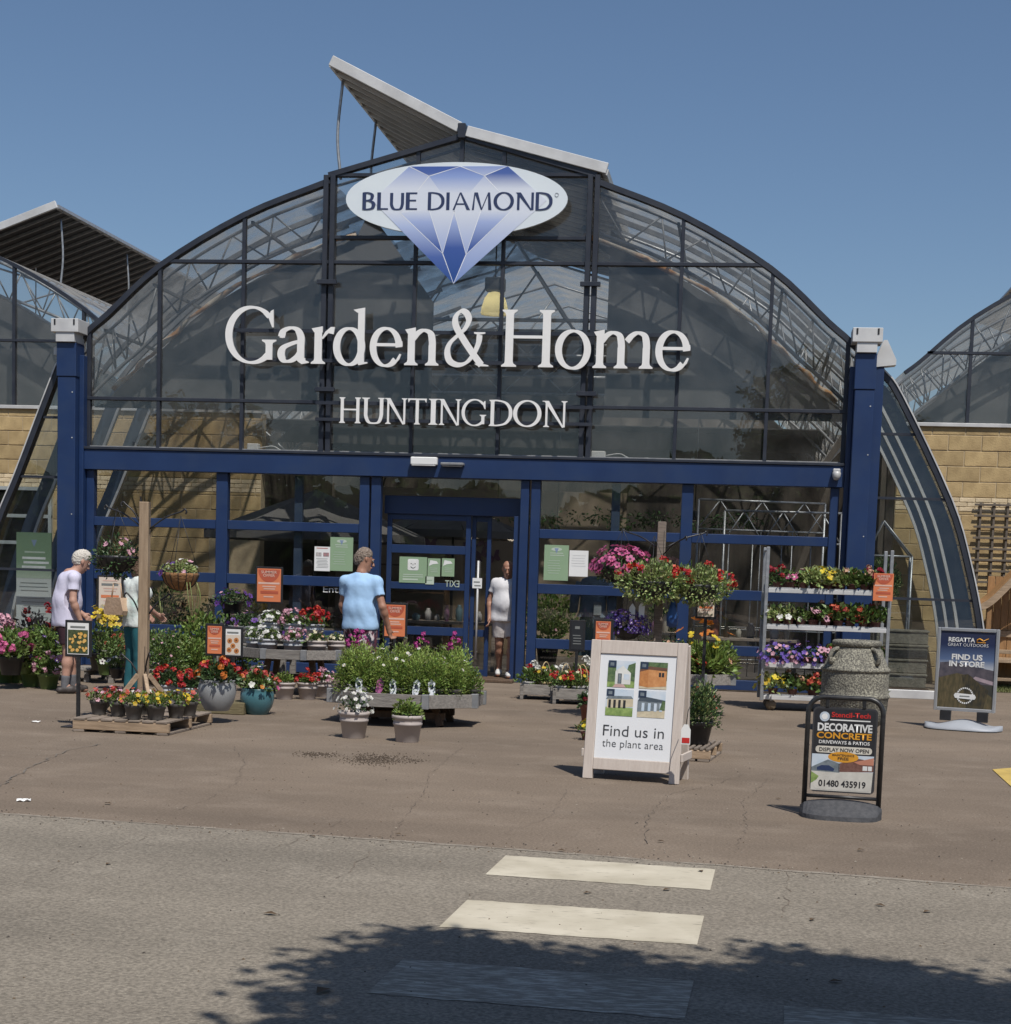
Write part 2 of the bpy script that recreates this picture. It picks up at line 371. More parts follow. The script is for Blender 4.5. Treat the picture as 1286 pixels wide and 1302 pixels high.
def rect(x0, x1, y0, y1): return [(x0, y0), (x1, y0), (x1, y1), (x0, y1)]
def serif(x, y, w, T, up=1, s=0.035):
    """bracketed slab serif centred on a stem of width T at (x, y); up=1 for a foot serif"""
    h = 0.035
    return [(x - w, y), (x + w, y), (x + w, y + up * h * 0.7), (x + T / 2 + 0.01, y + up * h * 1.7), (x + T / 2 - .005, y + up * h * 3.4),
            (x - T / 2 + .005, y + up * h * 3.4), (x - T / 2 - 0.01, y + up * h * 1.7), (x - w, y + up * h * 0.7)]
def glyph(ch, T=0.15, t=0.05, caps_serif=True):
    Q = []; X = 0.66
    def stem(x, y0, y1, foot=True, head=False, w=None, TT=None):
        TT = TT or T
        Q.append(rect(x - TT / 2, x + TT / 2, y0, y1))
        if foot and caps_serif: Q.append(serif(x, y0, w or TT * 0.95, TT, 1))
        if head and caps_serif: Q.append(serif(x, y1, w or TT * 0.95, TT, -1))
    if ch in 'Ge' and False: pass
    if ch == 'G':
        Q.extend(stroke(ell(.50, .5, .43, .495, 42, 318, 16), T, t, 0.12))
        Q.append([(.86, .95), (.90, .95), (.90, .66), (.86, .66)] if not caps_serif else [(.845, .93), (.895, .96), (.905, .64), (.875, .64), (.80, .82)])
        Q.append(rect(.76, .76 + T * .95, .06, .40)); Q.append([(.76, .07), (.76 + T * .95, .06), (.80, .13), (.72, .09)])
        Q.append(serif(.76 + T * .475, .42, T * 1.0, T * .95, -1) if caps_serif else rect(.62, .76 + T * .95, .40, .46))
    elif ch == 'a':
        Q.extend(stroke([(.09, .47), (.13, .58), (.25, .635), (.36, .60), (.42, .47), (.42, .30), (.42, .10)], T * .92, t * 1.1))
        Q.append([(.06, .46), (.12, .45), (.13, .58), (.10, .58)])
        Q.extend(stroke([(.42, .40), (.28, .36), (.13, .28), (.09, .16), (.14, .05), (.25, .045), (.36, .12), (.42, .20)], T * .95, t * 1.1))
        Q.append([(.345, .10), (.50, .10), (.50, .06), (.56, .035), (.56, .015), (.44, -.01), (.37, .04)])
    elif ch == 'r':
        stem(.14, 0, X - .03); Q.append([(.02, X - .03), (.215, X + .01), (.215, X - .10), (.065, X - .10)])
        Q.append([(.20, .46), (.26, .57), (.36, .66), (.43, .66), (.41, .53), (.32, .55), (.22, .44)])
    elif ch == 'd':
        Q.extend(stroke(ell(.31, .315, .235, .32, 0, 360, 18)[:-1], T, t, 0.0, closed=True))
        Q.append(rect(.47, .47 + T * .95, .03, .99)); Q.append([(.38, .97), (.47 + T * .95, 1.01), (.47 + T * .95, .92), (.45, .92)])
        Q.append([(.47, .04), (.66, .045), (.66, .02), (.49, -.015)])
    elif ch == 'e':
        Q.extend(stroke(ell(.33, .315, .255, .33, 0, 318, 16), T, t, 0.1)); Q.append(rect(.10, .655, .33, .385))
        Q.append([(.49, .33), (.655, .33), (.65, .42), (.58, .44)])
        Q.append([(.52, .07), (.60, .20), (.635, .19), (.60, .10), (.54, .04)])
    elif ch in 'nm':
        stem(.14, 0, X - .03); Q.append([(.02, X - .03), (.215, X + .01), (.215, X - .10), (.065, X - .10)])
        for k in range(2 if ch == 'm' else 1):
            x0 = .20 + .46 * k; xe = .53 + .46 * k
            Q.extend(stroke([(x0 - .03, .47), (x0 + .06, .57), (x0 + .17, .62), (x0 + .29, .57), (xe, .42), (xe, .25)], T * .97, t * 1.15))
            stem(xe, 0, .36)
    elif ch == 'o':
        Q.extend(stroke(ell(.35, .315, .275, .325, 0, 360, 20)[:-1], T, t, 0.08, closed=True))
    elif ch == '&':
        Q.extend(stroke([(.76, .02), (.58, .23), (.40, .46), (.24, .70), (.23, .86), (.33, .965), (.44, .93), (.49, .81), (.42, .66), (.28, .54), (.13, .40), (.08, .25), (.13, .09), (.29, .02), (.46, .06), (.60, .21), (.69, .40), (.71, .55)], T * .95, t * 1.25, -0.5))
        Q.append([(.70, .06), (.62, .04), (.70, 0), (.90, 0), (.90, .02)])
        Q.append([(.60, .60), (.60, .575), (.69, .55), (.82, .575), (.82, .60)])
    elif ch == 'H':
        w = .21 if T > .12 else .16
        stem(.17, 0, 1, True, True); stem(.79, 0, 1, True, True); Q.append(rect(.17, .79, .50, .50 + t * 1.15))
    elif ch == 'U':
        Q.extend(stroke([(.15, .97), (.15, .55), (.155, .28), (.25, .06), (.42, .015), (.60, .06), (.68, .28), (.69, .55), (.69, .97)], T, t * 1.2))
        if caps_serif: Q.append(serif(.15, 1, T * 1.1, T, -1)); Q.append(serif(.69, 1, T * 1.0, T * .7, -1))
    elif ch == 'N':
        Q.append([(.06, 1), (.06 + T * 1.45, 1), (.80, .0), (.74, -.02)]); Q.append(rect(.12, .12 + t * 1.5, 0, .97)); Q.append(rect(.76, .76 + t * 1.5, 0, 1))
        if caps_serif: Q.append(serif(.12 + t * .75, 0, T * .9, t * 1.5, 1)); Q.append(serif(.76 + t * .75, 1, T * .9, t * 1.5, -1)); Q.append([(.0, 1), (.14, 1), (.14, .95), (.0, .975)])
    elif ch == 'T':
        stem(.38, 0, 1); Q.append(rect(.03, .73, 1 - t * 1.15, 1))
        if caps_serif: Q.append([(.01, 1), (.06, 1), (.10, .95), (.03, .84)]); Q.append([(.75, 1), (.70, 1), (.66, .95), (.73, .84)])
    elif ch == 'I':
        stem(.15, 0, 1, True, True)
    elif ch == 'D':
        stem(.16, 0, 1, True, True) if caps_serif else stem(.16, 0, 1)
        Q.extend(stroke([(.10, .975), (.34, .975), (.60, .90), (.75, .70), (.78, .5), (.75, .30), (.60, .10), (.34, .025), (.10, .025)], T, t * 1.1))
    elif ch == 'O':
        Q.extend(stroke(ell(.45, .5, .37, .485, 0, 360, 22)[:-1], T, t * 1.1, 0.1, closed=True))
    elif ch == 'B':
        stem(.10, 0, 1, False)
        Q.extend(stroke([(.08, .975), (.25, .975), (.40, .90), (.43, .77), (.38, .60), (.22, .53), (.08, .53)], T * .9, t))
        Q.extend(stroke([(.08, .53), (.26, .53), (.44, .44), (.49, .28), (.43, .09), (.25, .025), (.08, .025)], T, t))
    elif ch == 'L':
        stem(.10, 0, 1, False); Q.append(rect(.08, .48, 0, t * 1.2))
    elif ch == 'E':
        stem(.10, 0, 1, False)
        for z in (0, .49, 1 - t * 1.2): Q.append(rect(.08, .46 if z != .49 else .42, z, z + t * 1.2))
    elif ch == 'A':
        Q.append([(.0, 0), (t * 1.3, 0), (.40, 1), (.34, 1)]); Q.append([(.70, 0), (.70 + T * 1.1, 0), (.42, 1), (.34, 1)]); Q.append(rect(.16, .66, .30, .30 + t))
    elif ch == 'M':
        Q.append([(.02, 0), (.02 + t * 1.3, 0), (.17, 1), (.12, 1)]); Q.append([(.12, 1), (.12 + T * 1.1, 1), (.50, .06), (.45, .0)])
        Q.append([(.45, 0), (.50, 0), (.82, 1), (.77, 1)]); Q.append([(.76, 1), (.86, 1), (.95, 0), (.95 - T, 0)])
    return Q
def glyph_fit(ch, x0, x1, z0, cap, T, t, depth, mf, ms, serifs=True, name='letter'):
    Q = glyph(ch, T, t, serifs)
    xs = [p[0] for q in Q for p in q]; a, b = min(xs), max(xs); k = (x1 - x0) / (b - a)
    Q = [[(x0 + (p[0] - a) * k, z0 + p[1] * cap) for p in q] for q in Q]
    return union_mesh(Q, depth, mf, ms, name)
# ================================================================== ground
def asphalt(name, base, dark, light, speck, stain_scale=0.35, bump=0.35, grain=.45):
    m = bpy.data.materials.new(name); m.use_nodes = True; N = m.node_tree.nodes; L = m.node_tree.links; b = N['Principled BSDF']
    b.inputs['Roughness'].default_value = 0.9; b.inputs['Specular IOR Level'].default_value = 0.25
    tc = N.new('ShaderNodeTexCoord')
    def nz_(s, d=5, r=0.55):
        n = N.new('ShaderNodeTexNoise'); n.inputs['Scale'].default_value = s; n.inputs['Detail'].default_value = d; n.inputs['Roughness'].default_value = r
        L.new(tc.outputs['Object'], n.inputs['Vector']); return n
    def ramp(src, p0, p1, c0, c1):
        r = N.new('ShaderNodeValToRGB'); r.color_ramp.elements[0].position = p0; r.color_ramp.elements[1].position = p1
        r.color_ramp.elements[0].color = (*c0, 1); r.color_ramp.elements[1].color = (*c1, 1); L.new(src, r.inputs[0]); return r.outputs[0]
    def mix(f, a, c, blend='MIX'):
        x = N.new('ShaderNodeMix'); x.data_type = 'RGBA'; x.blend_type = blend
        if isinstance(f, float): x.inputs[0].default_value = f
        else: L.new(f, x.inputs[0])
        L.new(a, x.inputs[6])
        if isinstance(c, tuple): x.inputs[7].default_value = (*c, 1)
        else: L.new(c, x.inputs[7])
        return x.outputs[2]
    c = ramp(nz_(stain_scale, 8, 0.6).outputs[0], 0.35, 0.68, dark, base)
    c = mix(ramp(nz_(1.7, 7, 0.65).outputs[0], 0.5, 0.72, (0, 0, 0), (0.55,) * 3), c, light)
    n3 = nz_(speck, 3, 0.7)
    c = mix(grain, c, ramp(n3.outputs[0], 0.36, 0.66, (0.24,) * 3, (0.76,) * 3), 'OVERLAY')
    mp = N.new('ShaderNodeMapping'); mp.inputs['Scale'].default_value = (.12, 1.3, 1); mp.inputs['Rotation'].default_value = (0, 0, .1); L.new(tc.outputs['Object'], mp.inputs[0]); nt_ = nz_(1.0, 4); L.new(mp.outputs[0], nt_.inputs['Vector'])
    c = mix(0.45, c, ramp(nt_.outputs[0], 0.35, 0.68, (0.40,) * 3, (0.60,) * 3), 'OVERLAY')
    c = mix(ramp(nz_(2.6, 9, .7).outputs[0], 0.60, 0.70, (0,) * 3, (0.45,) * 3), c, tuple(x * 0.72 for x in base))
    v = N.new('ShaderNodeTexVoronoi'); v.inputs['Scale'].default_value = speck * 0.9; L.new(tc.outputs['Object'], v.inputs['Vector'])
    c = mix(ramp(v.outputs['Distance'], 0.08, 0.16, (0.5,) * 3, (0,) * 3), c, tuple(min(1, x * 2.0) for x in base))
    vd = N.new('ShaderNodeTexVoronoi'); vd.inputs['Scale'].default_value = 7.0; L.new(tc.outputs['Object'], vd.inputs['Vector'])
    c = mix(ramp(vd.outputs['Distance'], 0.05, 0.09, (0.6,) * 3, (0,) * 3), c, tuple(x * 0.35 for x in base))
    L.new(c, b.inputs['Base Color'])
    bp = N.new('ShaderNodeBump'); bp.inputs['Strength'].default_value = bump; bp.inputs['Distance'].default_value = 0.012
    L.new(n3.outputs[0], bp.inputs['Height']); L.new(bp.outputs[0], b.inputs['Normal'])
    return m
FORE = asphalt('brown_asphalt', (0.212, 0.166, 0.124), (0.160, 0.125, 0.094), (0.262, 0.212, 0.164), 60)
ROAD = asphalt('grey_asphalt', (0.245, 0.214, 0.170), (0.195, 0.170, 0.136), (0.305, 0.27, 0.218), 52, bump=.5, grain=.62)
SEAMX = [(-60, -9.0), (-12, -13.1), (-0.24, -14.1), (2.91, -14.37), (5.63, -14.73), (14, -15.8), (60, -21.5)]
def seam(x):
    for (a, b), (c, d) in zip(SEAMX, SEAMX[1:]):
        if x <= c: return b + (d - b) * (x - a) / (c - a)
g = MB(); g.add([(-400, -400, 0), (400, -400, 0), (400, 400, 0), (-400, 400, 0)], [(0, 1, 2, 3)], FORE)
forecourt = struct(g.build('ground'))
random.seed(3)
g = MB(); xs = [-60, -30, -12] + [-12 + 0.25 * i for i in range(1, 104)] + [30, 60]
top = [(x, seam(x) + random.uniform(-.018, .018), .004) for x in xs]; bot = [(x, -31 + (x * -0.12), .004) for x in xs]
g.add(top + bot, [(i, i + len(xs), i + 1 + len(xs), i + 1) for i in range(len(xs) - 1)], ROAD)
road = struct(g.build('road'))
SEAMM = mat('pale_grit', (0.30, 0.26, 0.21), (0.20, 0.17, 0.135), 25, 0.95, bump=0.4)
g = MB(); xs = [-12 + 0.12 * i for i in range(220)]; pts = []
for x in xs:
    w = random.uniform(.008, .03) if random.random() > .1 else .003; y = seam(x) + random.uniform(-.012, .012)
    pts.append(((x, y + w, .0062), (x, y - w, .0062)))
g.add([p for q in pts for p in q], [(2 * i, 2 * i + 1, 2 * i + 3, 2 * i + 2) for i in range(len(xs) - 1)], SEAMM)
g.build('joint_strip', road)
# painted crossing stripes, worn at the edges
def worn_paint(name, col, wear):
    m = bpy.data.materials.new(name); m.use_nodes = True; N = m.node_tree.nodes; L = m.node_tree.links; b = N['Principled BSDF']
    b.inputs['Roughness'].default_value = 0.75
    tc = N.new('ShaderNodeTexCoord'); mp = N.new('ShaderNodeMapping'); mp.inputs['Scale'].default_value = (1, 5, 1); L.new(tc.outputs['Object'], mp.inputs[0])
    n1 = N.new('ShaderNodeTexNoise'); n1.inputs['Scale'].default_value = 9; n1.inputs['Detail'].default_value = 9; n1.inputs['Roughness'].default_value = .7; L.new(mp.outputs[0], n1.inputs['Vector'])
    r1 = N.new('ShaderNodeValToRGB'); r1.color_ramp.elements[0].position = wear - .05; r1.color_ramp.elements[1].position = wear + .05
    r1.color_ramp.elements[0].color = (0.235, 0.207, 0.166, 1); r1.color_ramp.elements[1].color = (*col, 1); L.new(n1.outputs[0], r1.inputs[0])
    n2 = N.new('ShaderNodeTexNoise'); n2.inputs['Scale'].default_value = 3; n2.inputs['Detail'].default_value = 5; L.new(tc.outputs['Object'], n2.inputs['Vector'])
    mx = N.new('ShaderNodeMix'); mx.data_type = 'RGBA'; mx.blend_type = 'MULTIPLY'; mx.inputs[0].default_value = .8
    r2 = N.new('ShaderNodeValToRGB'); r2.color_ramp.elements[0].position = .3; r2.color_ramp.elements[1].position = .7
    r2.color_ramp.elements[0].color = (.62, .6, .55, 1); r2.color_ramp.elements[1].color = (1, 1, 1, 1); L.new(n2.outputs[0], r2.inputs[0])
    L.new(r1.outputs[0], mx.inputs[6]); L.new(r2.outputs[0], mx.inputs[7]); L.new(mx.outputs[2], b.inputs['Base Color']); return m
ZEB = worn_paint('worn_cream_paint', (0.60, 0.545, 0.43), 0.37); ZEB2 = worn_paint('scraped_cream_paint', (0.47, 0.44, 0.37), 0.525)
YEL = worn_paint('yellow_paint', (0.62, 0.44, 0.12), 0.36)
def stripe(x0, x1, y0, y1, m, skew=0.03):
    g = MB(); n = 24; A = []; B = []
    for i in range(n + 1):
        x = x0 + (x1 - x0) * i / n; s = -skew * (i / n)
        A.append((x, y0 + s + random.uniform(-.008, .008), .0062)); B.append((x, y1 + s + random.uniform(-.008, .008), .0062))
    A[0] = (x0 + .02, y0, .0062); B[-1] = (x1 - .015, B[-1][1], .0062)
    g.add(A + B, [(i, n + 1 + i, n + 2 + i, i + 1) for i in range(n)], m)
    return struct(g.build('crossing_stripe'))
stripe(2.92, 4.09, -14.60, -15.21, ZEB, .07); stripe(2.92, 4.06, -15.89, -16.52, ZEB, .04)
stripe(2.87, 4.05, -17.15, -17.72, ZEB2, .06); stripe(4.37, 5.5, -17.50, -18.15, ZEB2, .06)
g = MB(); P = [at(1262, 979), at(1286, 977), at(1330, 978), at(1330, 990), at(1286, 1001)]
g.add([(p.x, p.y, .006) for p in P], [tuple(range(len(P)))[::-1]], YEL); ym = struct(g.build('yellow_marking')); recalc(ym.data)
# cracks
CRK = mat('crack_dirt', (0.145, 0.114, 0.088), (0.18, 0.142, 0.108), 20, 1.0); CRKL = mat('pale_crack', (0.19, 0.165, 0.135), (0.14, 0.12, 0.10), 20, 1.0)
def crack(px, w, m):
    P = [at(*p) for p in px]; Q = []
    for a, b in zip(P, P[1:]):
        n = max(2, int((b - a).length / 0.07))
        for i in range(n): Q.append(a.lerp(b, i / n) + Vector((random.uniform(-.02, .02), random.uniform(-.03, .03), 0)))
    Q.append(P[-1]); g = MB(); vs = []
    for i, q in enumerate(Q):
        d = (Q[min(i + 1, len(Q) - 1)] - Q[max(i - 1, 0)]).normalized(); nn = Vector((-d.y, d.x, 0)); ww = w * random.uniform(.05, .8) * .6
        vs += [(*(q + nn * ww)[:2], .0065), (*(q - nn * ww)[:2], .0065)]
    g.add(vs, [(2 * i, 2 * i + 1, 2 * i + 3, 2 * i + 2) for i in range(len(Q) - 1)], m); o = g.build('crack', forecourt); recalc(o.data)
    return o
crack([(0, 1000), (40, 975), (85, 955), (130, 946)], .016, CRKL)
crack([(228, 1030), (260, 1018), (300, 997), (312, 970), (300, 952)], .006, CRK)
crack([(495, 1065), (515, 1040), (540, 1010), (545, 985), (590, 950)], .006, CRK)
crack([(820, 1075), (825, 1040), (850, 1010), (900, 1000), (945, 985)], .008, CRK)
crack([(820, 1040), (840, 1030), (870, 1018)], .005, CRK)
crack([(935, 1085), (950, 1050), (945, 1020), (980, 990)], .005, CRK)
crack([(640, 1060), (700, 1040), (720, 1005)], .004, CRK); crack([(60, 1110), (150, 1080), (200, 1060)], .004, CRK)
crack([(430, 1120), (470, 1085), (560, 1075)], .006, CRK); crack([(350, 1080), (400, 1060), (440, 1040)], .004, CRK)
crack([(995, 1165), (1003, 1130), (1000, 1110)], .006, CRK); crack([(1100, 980), (1170, 960), (1230, 955)], .004, CRK)
# lawn strip by the right-hand wall
GRASS = mat('lawn_blades', (0.085, 0.115, 0.028), (0.13, 0.135, 0.045), 3, 0.8, island=0.35); 
g = MB(); g.add([(7.75, 2.2, .006), (30, 2.2, .006), (30, 3.98, .006), (7.75, 3.98, .006)], [(0, 1, 2, 3)], mat('lawn_soil', (0.085, 0.085, 0.035), (0.14, 0.11, 0.06), 4, .95)); lawn = struct(g.build('lawn'))
random.seed(5); g = MB(); vs = []; fs = []
for i in range(5000):
    x = random.uniform(7.75, 10.5); y = random.uniform(2.2, 3.85); h = random.uniform(.02, .06); a = random.uniform(0, 6.28); dx, dy = math.cos(a) * .006, math.sin(a) * .006
    o = len(vs); vs += [(x - dx, y - dy, .006), (x + dx, y + dy, .006), (x + random.uniform(-.03, .03), y + random.uniform(-.03, .03), .006 + h)]; fs.append((o, o + 1, o + 2))
g.add(vs, fs, GRASS); gr = stuff(g.build('grass')); tag(gr, 'short mown grass along the foot of the right-hand stone wall', 'grass')

# ================================================================== arch geometry
UPPER = [(5.47, 4.90), (5.18, 5.14), (4.37, 5.85), (3.15, 6.55), (1.9, 7.03)]
PROF = [(p.x, p.y) for p in crom([(7.56, 0), (7.46, 0.95), (7.23, 1.9), (6.93, 2.75), (6.20, 4.13), (5.93, 4.47)] + UPPER, 4)]
PROFL = [(p.x, p.y) for p in crom([(7.36, 0), (7.22, 0.9), (6.87, 2.05), (6.55, 2.8), (6.02, 4.13), (5.86, 4.46)] + UPPER, 4)]
def side(s): return PROF if s > 0 else PROFL
def prof_poly(cx=0.0, dx=0.0, zmin=0.0):
    right = [(x - dx, z) for x, z in PROF if z >= zmin]
    if zmin > 0:
        for (a, b), (c, d) in zip(PROF, PROF[1:]):
            if b < zmin <= d: right = [(a + (c - a) * (zmin - b) / (d - b) - dx, zmin)] + right; break
    top = [(1.875, 7.08), (0, 7.59)]
    R_ = right + top; L_ = [(-x, z) for x, z in reversed([(x, z) for x, z in PROFL if z >= zmin] + top[:1])]
    return [(x + cx, z) for x, z in R_ + L_]
def arch_z(x):
    x = abs(x)
    if x <= 1.875: return 7.59 - (x / 1.875) * .51
    for (a, b), (c, d) in zip(PROF, PROF[1:]):
        if c <= x <= a: return b + (d - b) * (x - a) / (c - a)
    return 0
def arch_x(z, s=1):
    for (a, b), (c, d) in zip(side(s), side(s)[1:]):
        if b <= z <= d: return a + (c - a) * (z - b) / (d - b)
    return 0
def clip(poly, x0, x1, z0, z1):
    def cut(P, f, ins):
        out = []
        for i in range(len(P)):
            a, b = P[i - 1], P[i]; fa, fb = ins(a), ins(b)
            if fb:
                if not fa: out.append(f(a, b))
                out.append(b)
            elif fa: out.append(f(a, b))
        return out
    def ix(X): return lambda a, b: (X, a[1] + (b[1] - a[1]) * (X - a[0]) / (b[0] - a[0]))
    def iz(Z): return lambda a, b: (a[0] + (b[0] - a[0]) * (Z - a[1]) / (b[1] - a[1]), Z)
    P = poly
    for f, ins in ((ix(x0), lambda p: p[0] >= x0), (ix(x1), lambda p: p[0] <= x1), (iz(z0), lambda p: p[1] >= z0), (iz(z1), lambda p: p[1] <= z1)):
        if P: P = cut(P, f, ins)
    Q = []
    for p in P:
        if not Q or (abs(p[0] - Q[-1][0]) + abs(p[1] - Q[-1][1])) > 1e-4: Q.append(p)
    if len(Q) > 1 and abs(Q[0][0] - Q[-1][0]) + abs(Q[0][1] - Q[-1][1]) < 1e-4: Q.pop()
    return Q
def area(P): return abs(sum(P[i - 1][0] * P[i][1] - P[i][0] * P[i - 1][1] for i in range(len(P)))) / 2
def offset(pts, w):
    out = []
    for i, p in enumerate(pts):
        a = Vector(pts[max(i - 1, 0)]); b = Vector(pts[min(i + 1, len(pts) - 1)]); d = (b - a).normalized(); out.append((p[0] - d.y * w, p[1] + d.x * w))
    return out
def ribbon(mb, pts, w, y0, y1, m, cx=0.0):
    """curved flat bar along pts (x-z): pts and pts offset by w, between y0 and y1"""
    q = offset(pts, w); n = len(pts)
    vs = [(x + cx, y0, z) for x, z in pts] + [(x + cx, y0, z) for x, z in q] + [(x + cx, y1, z) for x, z in pts] + [(x + cx, y1, z) for x, z in q]
    fs = []
    for i in range(n - 1):
        fs += [(i, i + 1, n + i + 1, n + i), (2 * n + i, 3 * n + i, 3 * n + i + 1, 2 * n + i + 1), (i, 2 * n + i, 2 * n + i + 1, i + 1), (n + i, n + i + 1, 3 * n + i + 1, 3 * n + i)]
    fs += [(0, n, 3 * n, 2 * n), (n - 1, 3 * n - 1, 4 * n - 1, 2 * n - 1)]
    mb.add(vs, fs, m); return mb
RSIDE = PROF; LSIDE = [(-x, z) for x, z in PROFL]

# ================================================================== main building
GC = thing('garden_centre', 'glazed barrel-vaulted garden centre building with blue framed shopfront', 'building')
def gbox(name, x0, x1, y0, y1, z0, z1, m=BLUE, ch=.006, parent=GC): return MB().box(x0, x1, y0, y1, z0, z1, m, ch).build(name, parent)
# posts
for s in (-1, 1):
    x0, x1 = (-5.79, -5.52) if s < 0 else (5.54, 5.80)
    mb = MB(); mb.box(x0, x1, -.34, -.04, 0, 4.18, BLUE, .01); mb.box(x0 - .012, x1 + .012, -.352, -.03, 4.18, 4.66, BLUE, .008)
    xi = x1 if s < 0 else x0 - .10
    post = mb.build('post', GC)
    mb = MB(); mb.box(xi + .002 if s < 0 else xi + .03, xi + .07 if s < 0 else xi + .098, -.20, -.06, 0, 4.5, BLUE, .006); mb.build('post_return', GC)
    if s > 0: MB().box(5.802, 5.93, -.18, -.03, 0, 4.50, BLUE, .008).build('post_return', GC)
    cp = MB(); a, b = x0 - .07, x1 + .07
    cp.box(x0 - .005, x1 + .005, -.40, -.02, 4.665, 4.80, ALU, .004); cp.box(a, b, -.42, .0, 4.80, 4.99, ALU, .006)
    for k in (a + .06, b - .06): cp.box(k - .012, k + .012, -.426, -.419, 4.90, 4.98, BLACKM)
    capo = cp.build('post_cap', post)
    if s > 0: MB().prism([(5.82, 4.50), (6.08, 4.53), (6.08, 4.60), (5.95, 4.86), (5.90, 4.86), (5.82, 4.66)], -.20, .02, ALU).build('gutter_end', post)
    else: MB().prism([(-5.90, 4.50), (-5.83, 4.50), (-5.83, 4.64), (-5.90, 4.60)], -.22, .02, ALU).build('gutter_end', post)
    for z in (1.1, 2.2, 3.3, 3.95, 4.45): MB().box((x1 if s > 0 else x1) - .05, x1 - .035, -.346, -.339, z, z + .015, ALU).build('bolt', post)
# beam and shopfront frame
beam = gbox('beam', -5.46, 5.47, -.16, .06, 2.87, 3.16)
gbox('beam_flashing', -5.46, 5.47, -.18, .06, 3.163, 3.20, NAVY, .004)
MULL = [(-5.445, -5.33), (-3.47, -3.30), (-1.34, -1.20), (-1.17, -1.03), (0.99, 1.11), (1.14, 1.27), (3.26, 3.42), (5.30, 5.418)]
for a, b in MULL: gbox('mullion', a, b, -.09, .05, 0.0, 2.868)
RAILS = [(2.06, 2.19), (1.28, 1.42), (.50, .64), (.02, .16)]
bays = [(-5.33, -3.47), (-3.30, -1.34), (1.27, 3.26), (3.42, 5.30)]
for a, b in bays:
    for z0, z1 in RAILS: gbox('rail', a + .001, b - .001, -.075, .045, z0, z1)
    zz = [.16, .50, .64, 1.28, 1.42, 2.06, 2.19, 2.868]
    for i in range(0, 8, 2): MB().box(a - .01, b + .01, -.02, -.012, zz[i] - .01, zz[i + 1] + .01, GL_LO).build('pane', GC)
# secondary grey-blue mullions behind the glass
for x in (-2.28, 2.33): gbox('inner_mullion', x - .06, x + .06, .06, .14, 0.05, 2.86, NAVYB)
# entrance: transom light, header, sliding leaves
gbox('door_track', -1.03, .99, .18, .36, 2.36, 2.62, BLUE); MB().box(-1.03, .99, -.02, -.012, 2.62, 2.87, GL_LO).build('pane', GC)
def leaf(x0, x1, y, rails, fw, label=None):
    d = bpy.data.objects.new('door_leaf', None); COL.objects.link(d); d.parent = GC
    mb = MB(); mb.box(x0, x0 + fw, y, y + .05, .02, 2.36, BLUE, .004); mb.box(x1 - fw, x1, y, y + .05, .02, 2.36, BLUE, .004)
    for z0, z1 in rails: mb.box(x0 + fw, x1 - fw, y + .003, y + .047, z0, z1, BLUE, .003)
    mb.build('leaf_frame', d); MB().box(x0 + fw - .005, x1 - fw + .005, y + .02, y + .028, .05, 2.33, GL_LO).build('leaf_pane', d)
    return d
dl = leaf(-.99, .24, .22, [(2.28, 2.36), (1.80, 1.92), (1.28, 1.38), (.62, .74), (.02, .14)], .07)
dr = leaf(.245, .53, .30, [(2.28, 2.36), (.62, .72), (.02, .14)], .06)
h = MB(); h.tube([(.36, .25, .30), (.36, .25, 1.72)], .016, ALU); h.tube([(.36, .25, .4), (.36, .32, .4)], .012, ALU); h.tube([(.36, .25, 1.6), (.36, .32, 1.6)], .012, ALU); h.build('handle', dr)
h = MB(); h.box(.90, .985, -.03, .04, .02, 2.36, BLUE, .004); h.build('door_jamb', GC)
gbox('threshold', -1.03, .99, -.35, .5, .003, .045, WOODD, .006)
# upper gable: bars and panes
COLS = [-5.50, -4.375, -3.125, -1.875, -.625, .625, 1.875, 3.125, 4.375, 5.50]
POLY = prof_poly()
def pane(x0, x1, z0, z1, y=0.0, m=GL_UP, poly=POLY, parent=GC, th=.008, name='pane'):
    P = clip(poly, x0, x1, z0, z1)
    if len(P) < 3 or area(P) < .01: return
    return MB().prism(P, y - th / 2, y + th / 2, m).build(name, parent)
for i in range(9):
    x0, x1 = COLS[i] + .012, COLS[i + 1] - .012
    rows = [3.2, 3.907, 5.871]
    mid = abs((x0 + x1) / 2) < 1.8
    rows = rows + ([6.215] if mid else [8.0])
    for z0, z1 in zip(rows, rows[1:]): pane(x0, x1, z0 + .012, z1 - .012)
pane(-1.86, 1.86, 6.23, 7.06); pane(-1.86, 1.86, 7.09, 8)
for s in (-1, 1):
    zz = [0.12, 1.38, 2.75, 3.62, 8]
    for z0, z1 in zip(zz, zz[1:]):
        a, b = (5.86, 8) if s > 0 else (-8, -5.84)
        pane(a, b, z0 + .01, z1 - .01, 0.0, GL_SIDE)
    for z in zz[1:4]:
        xa = arch_x(z, s); MB().bar((s * 5.86, -.005, z), (s * (xa - .03), -.005, z), .05, .035, NAVY).build('glazing_bar', GC)
    MB().box(s * 5.86, s * (arch_x(.1, s) - .02), -.06, .04, .0, .12, ALU, .006).build('base_rail', GC)
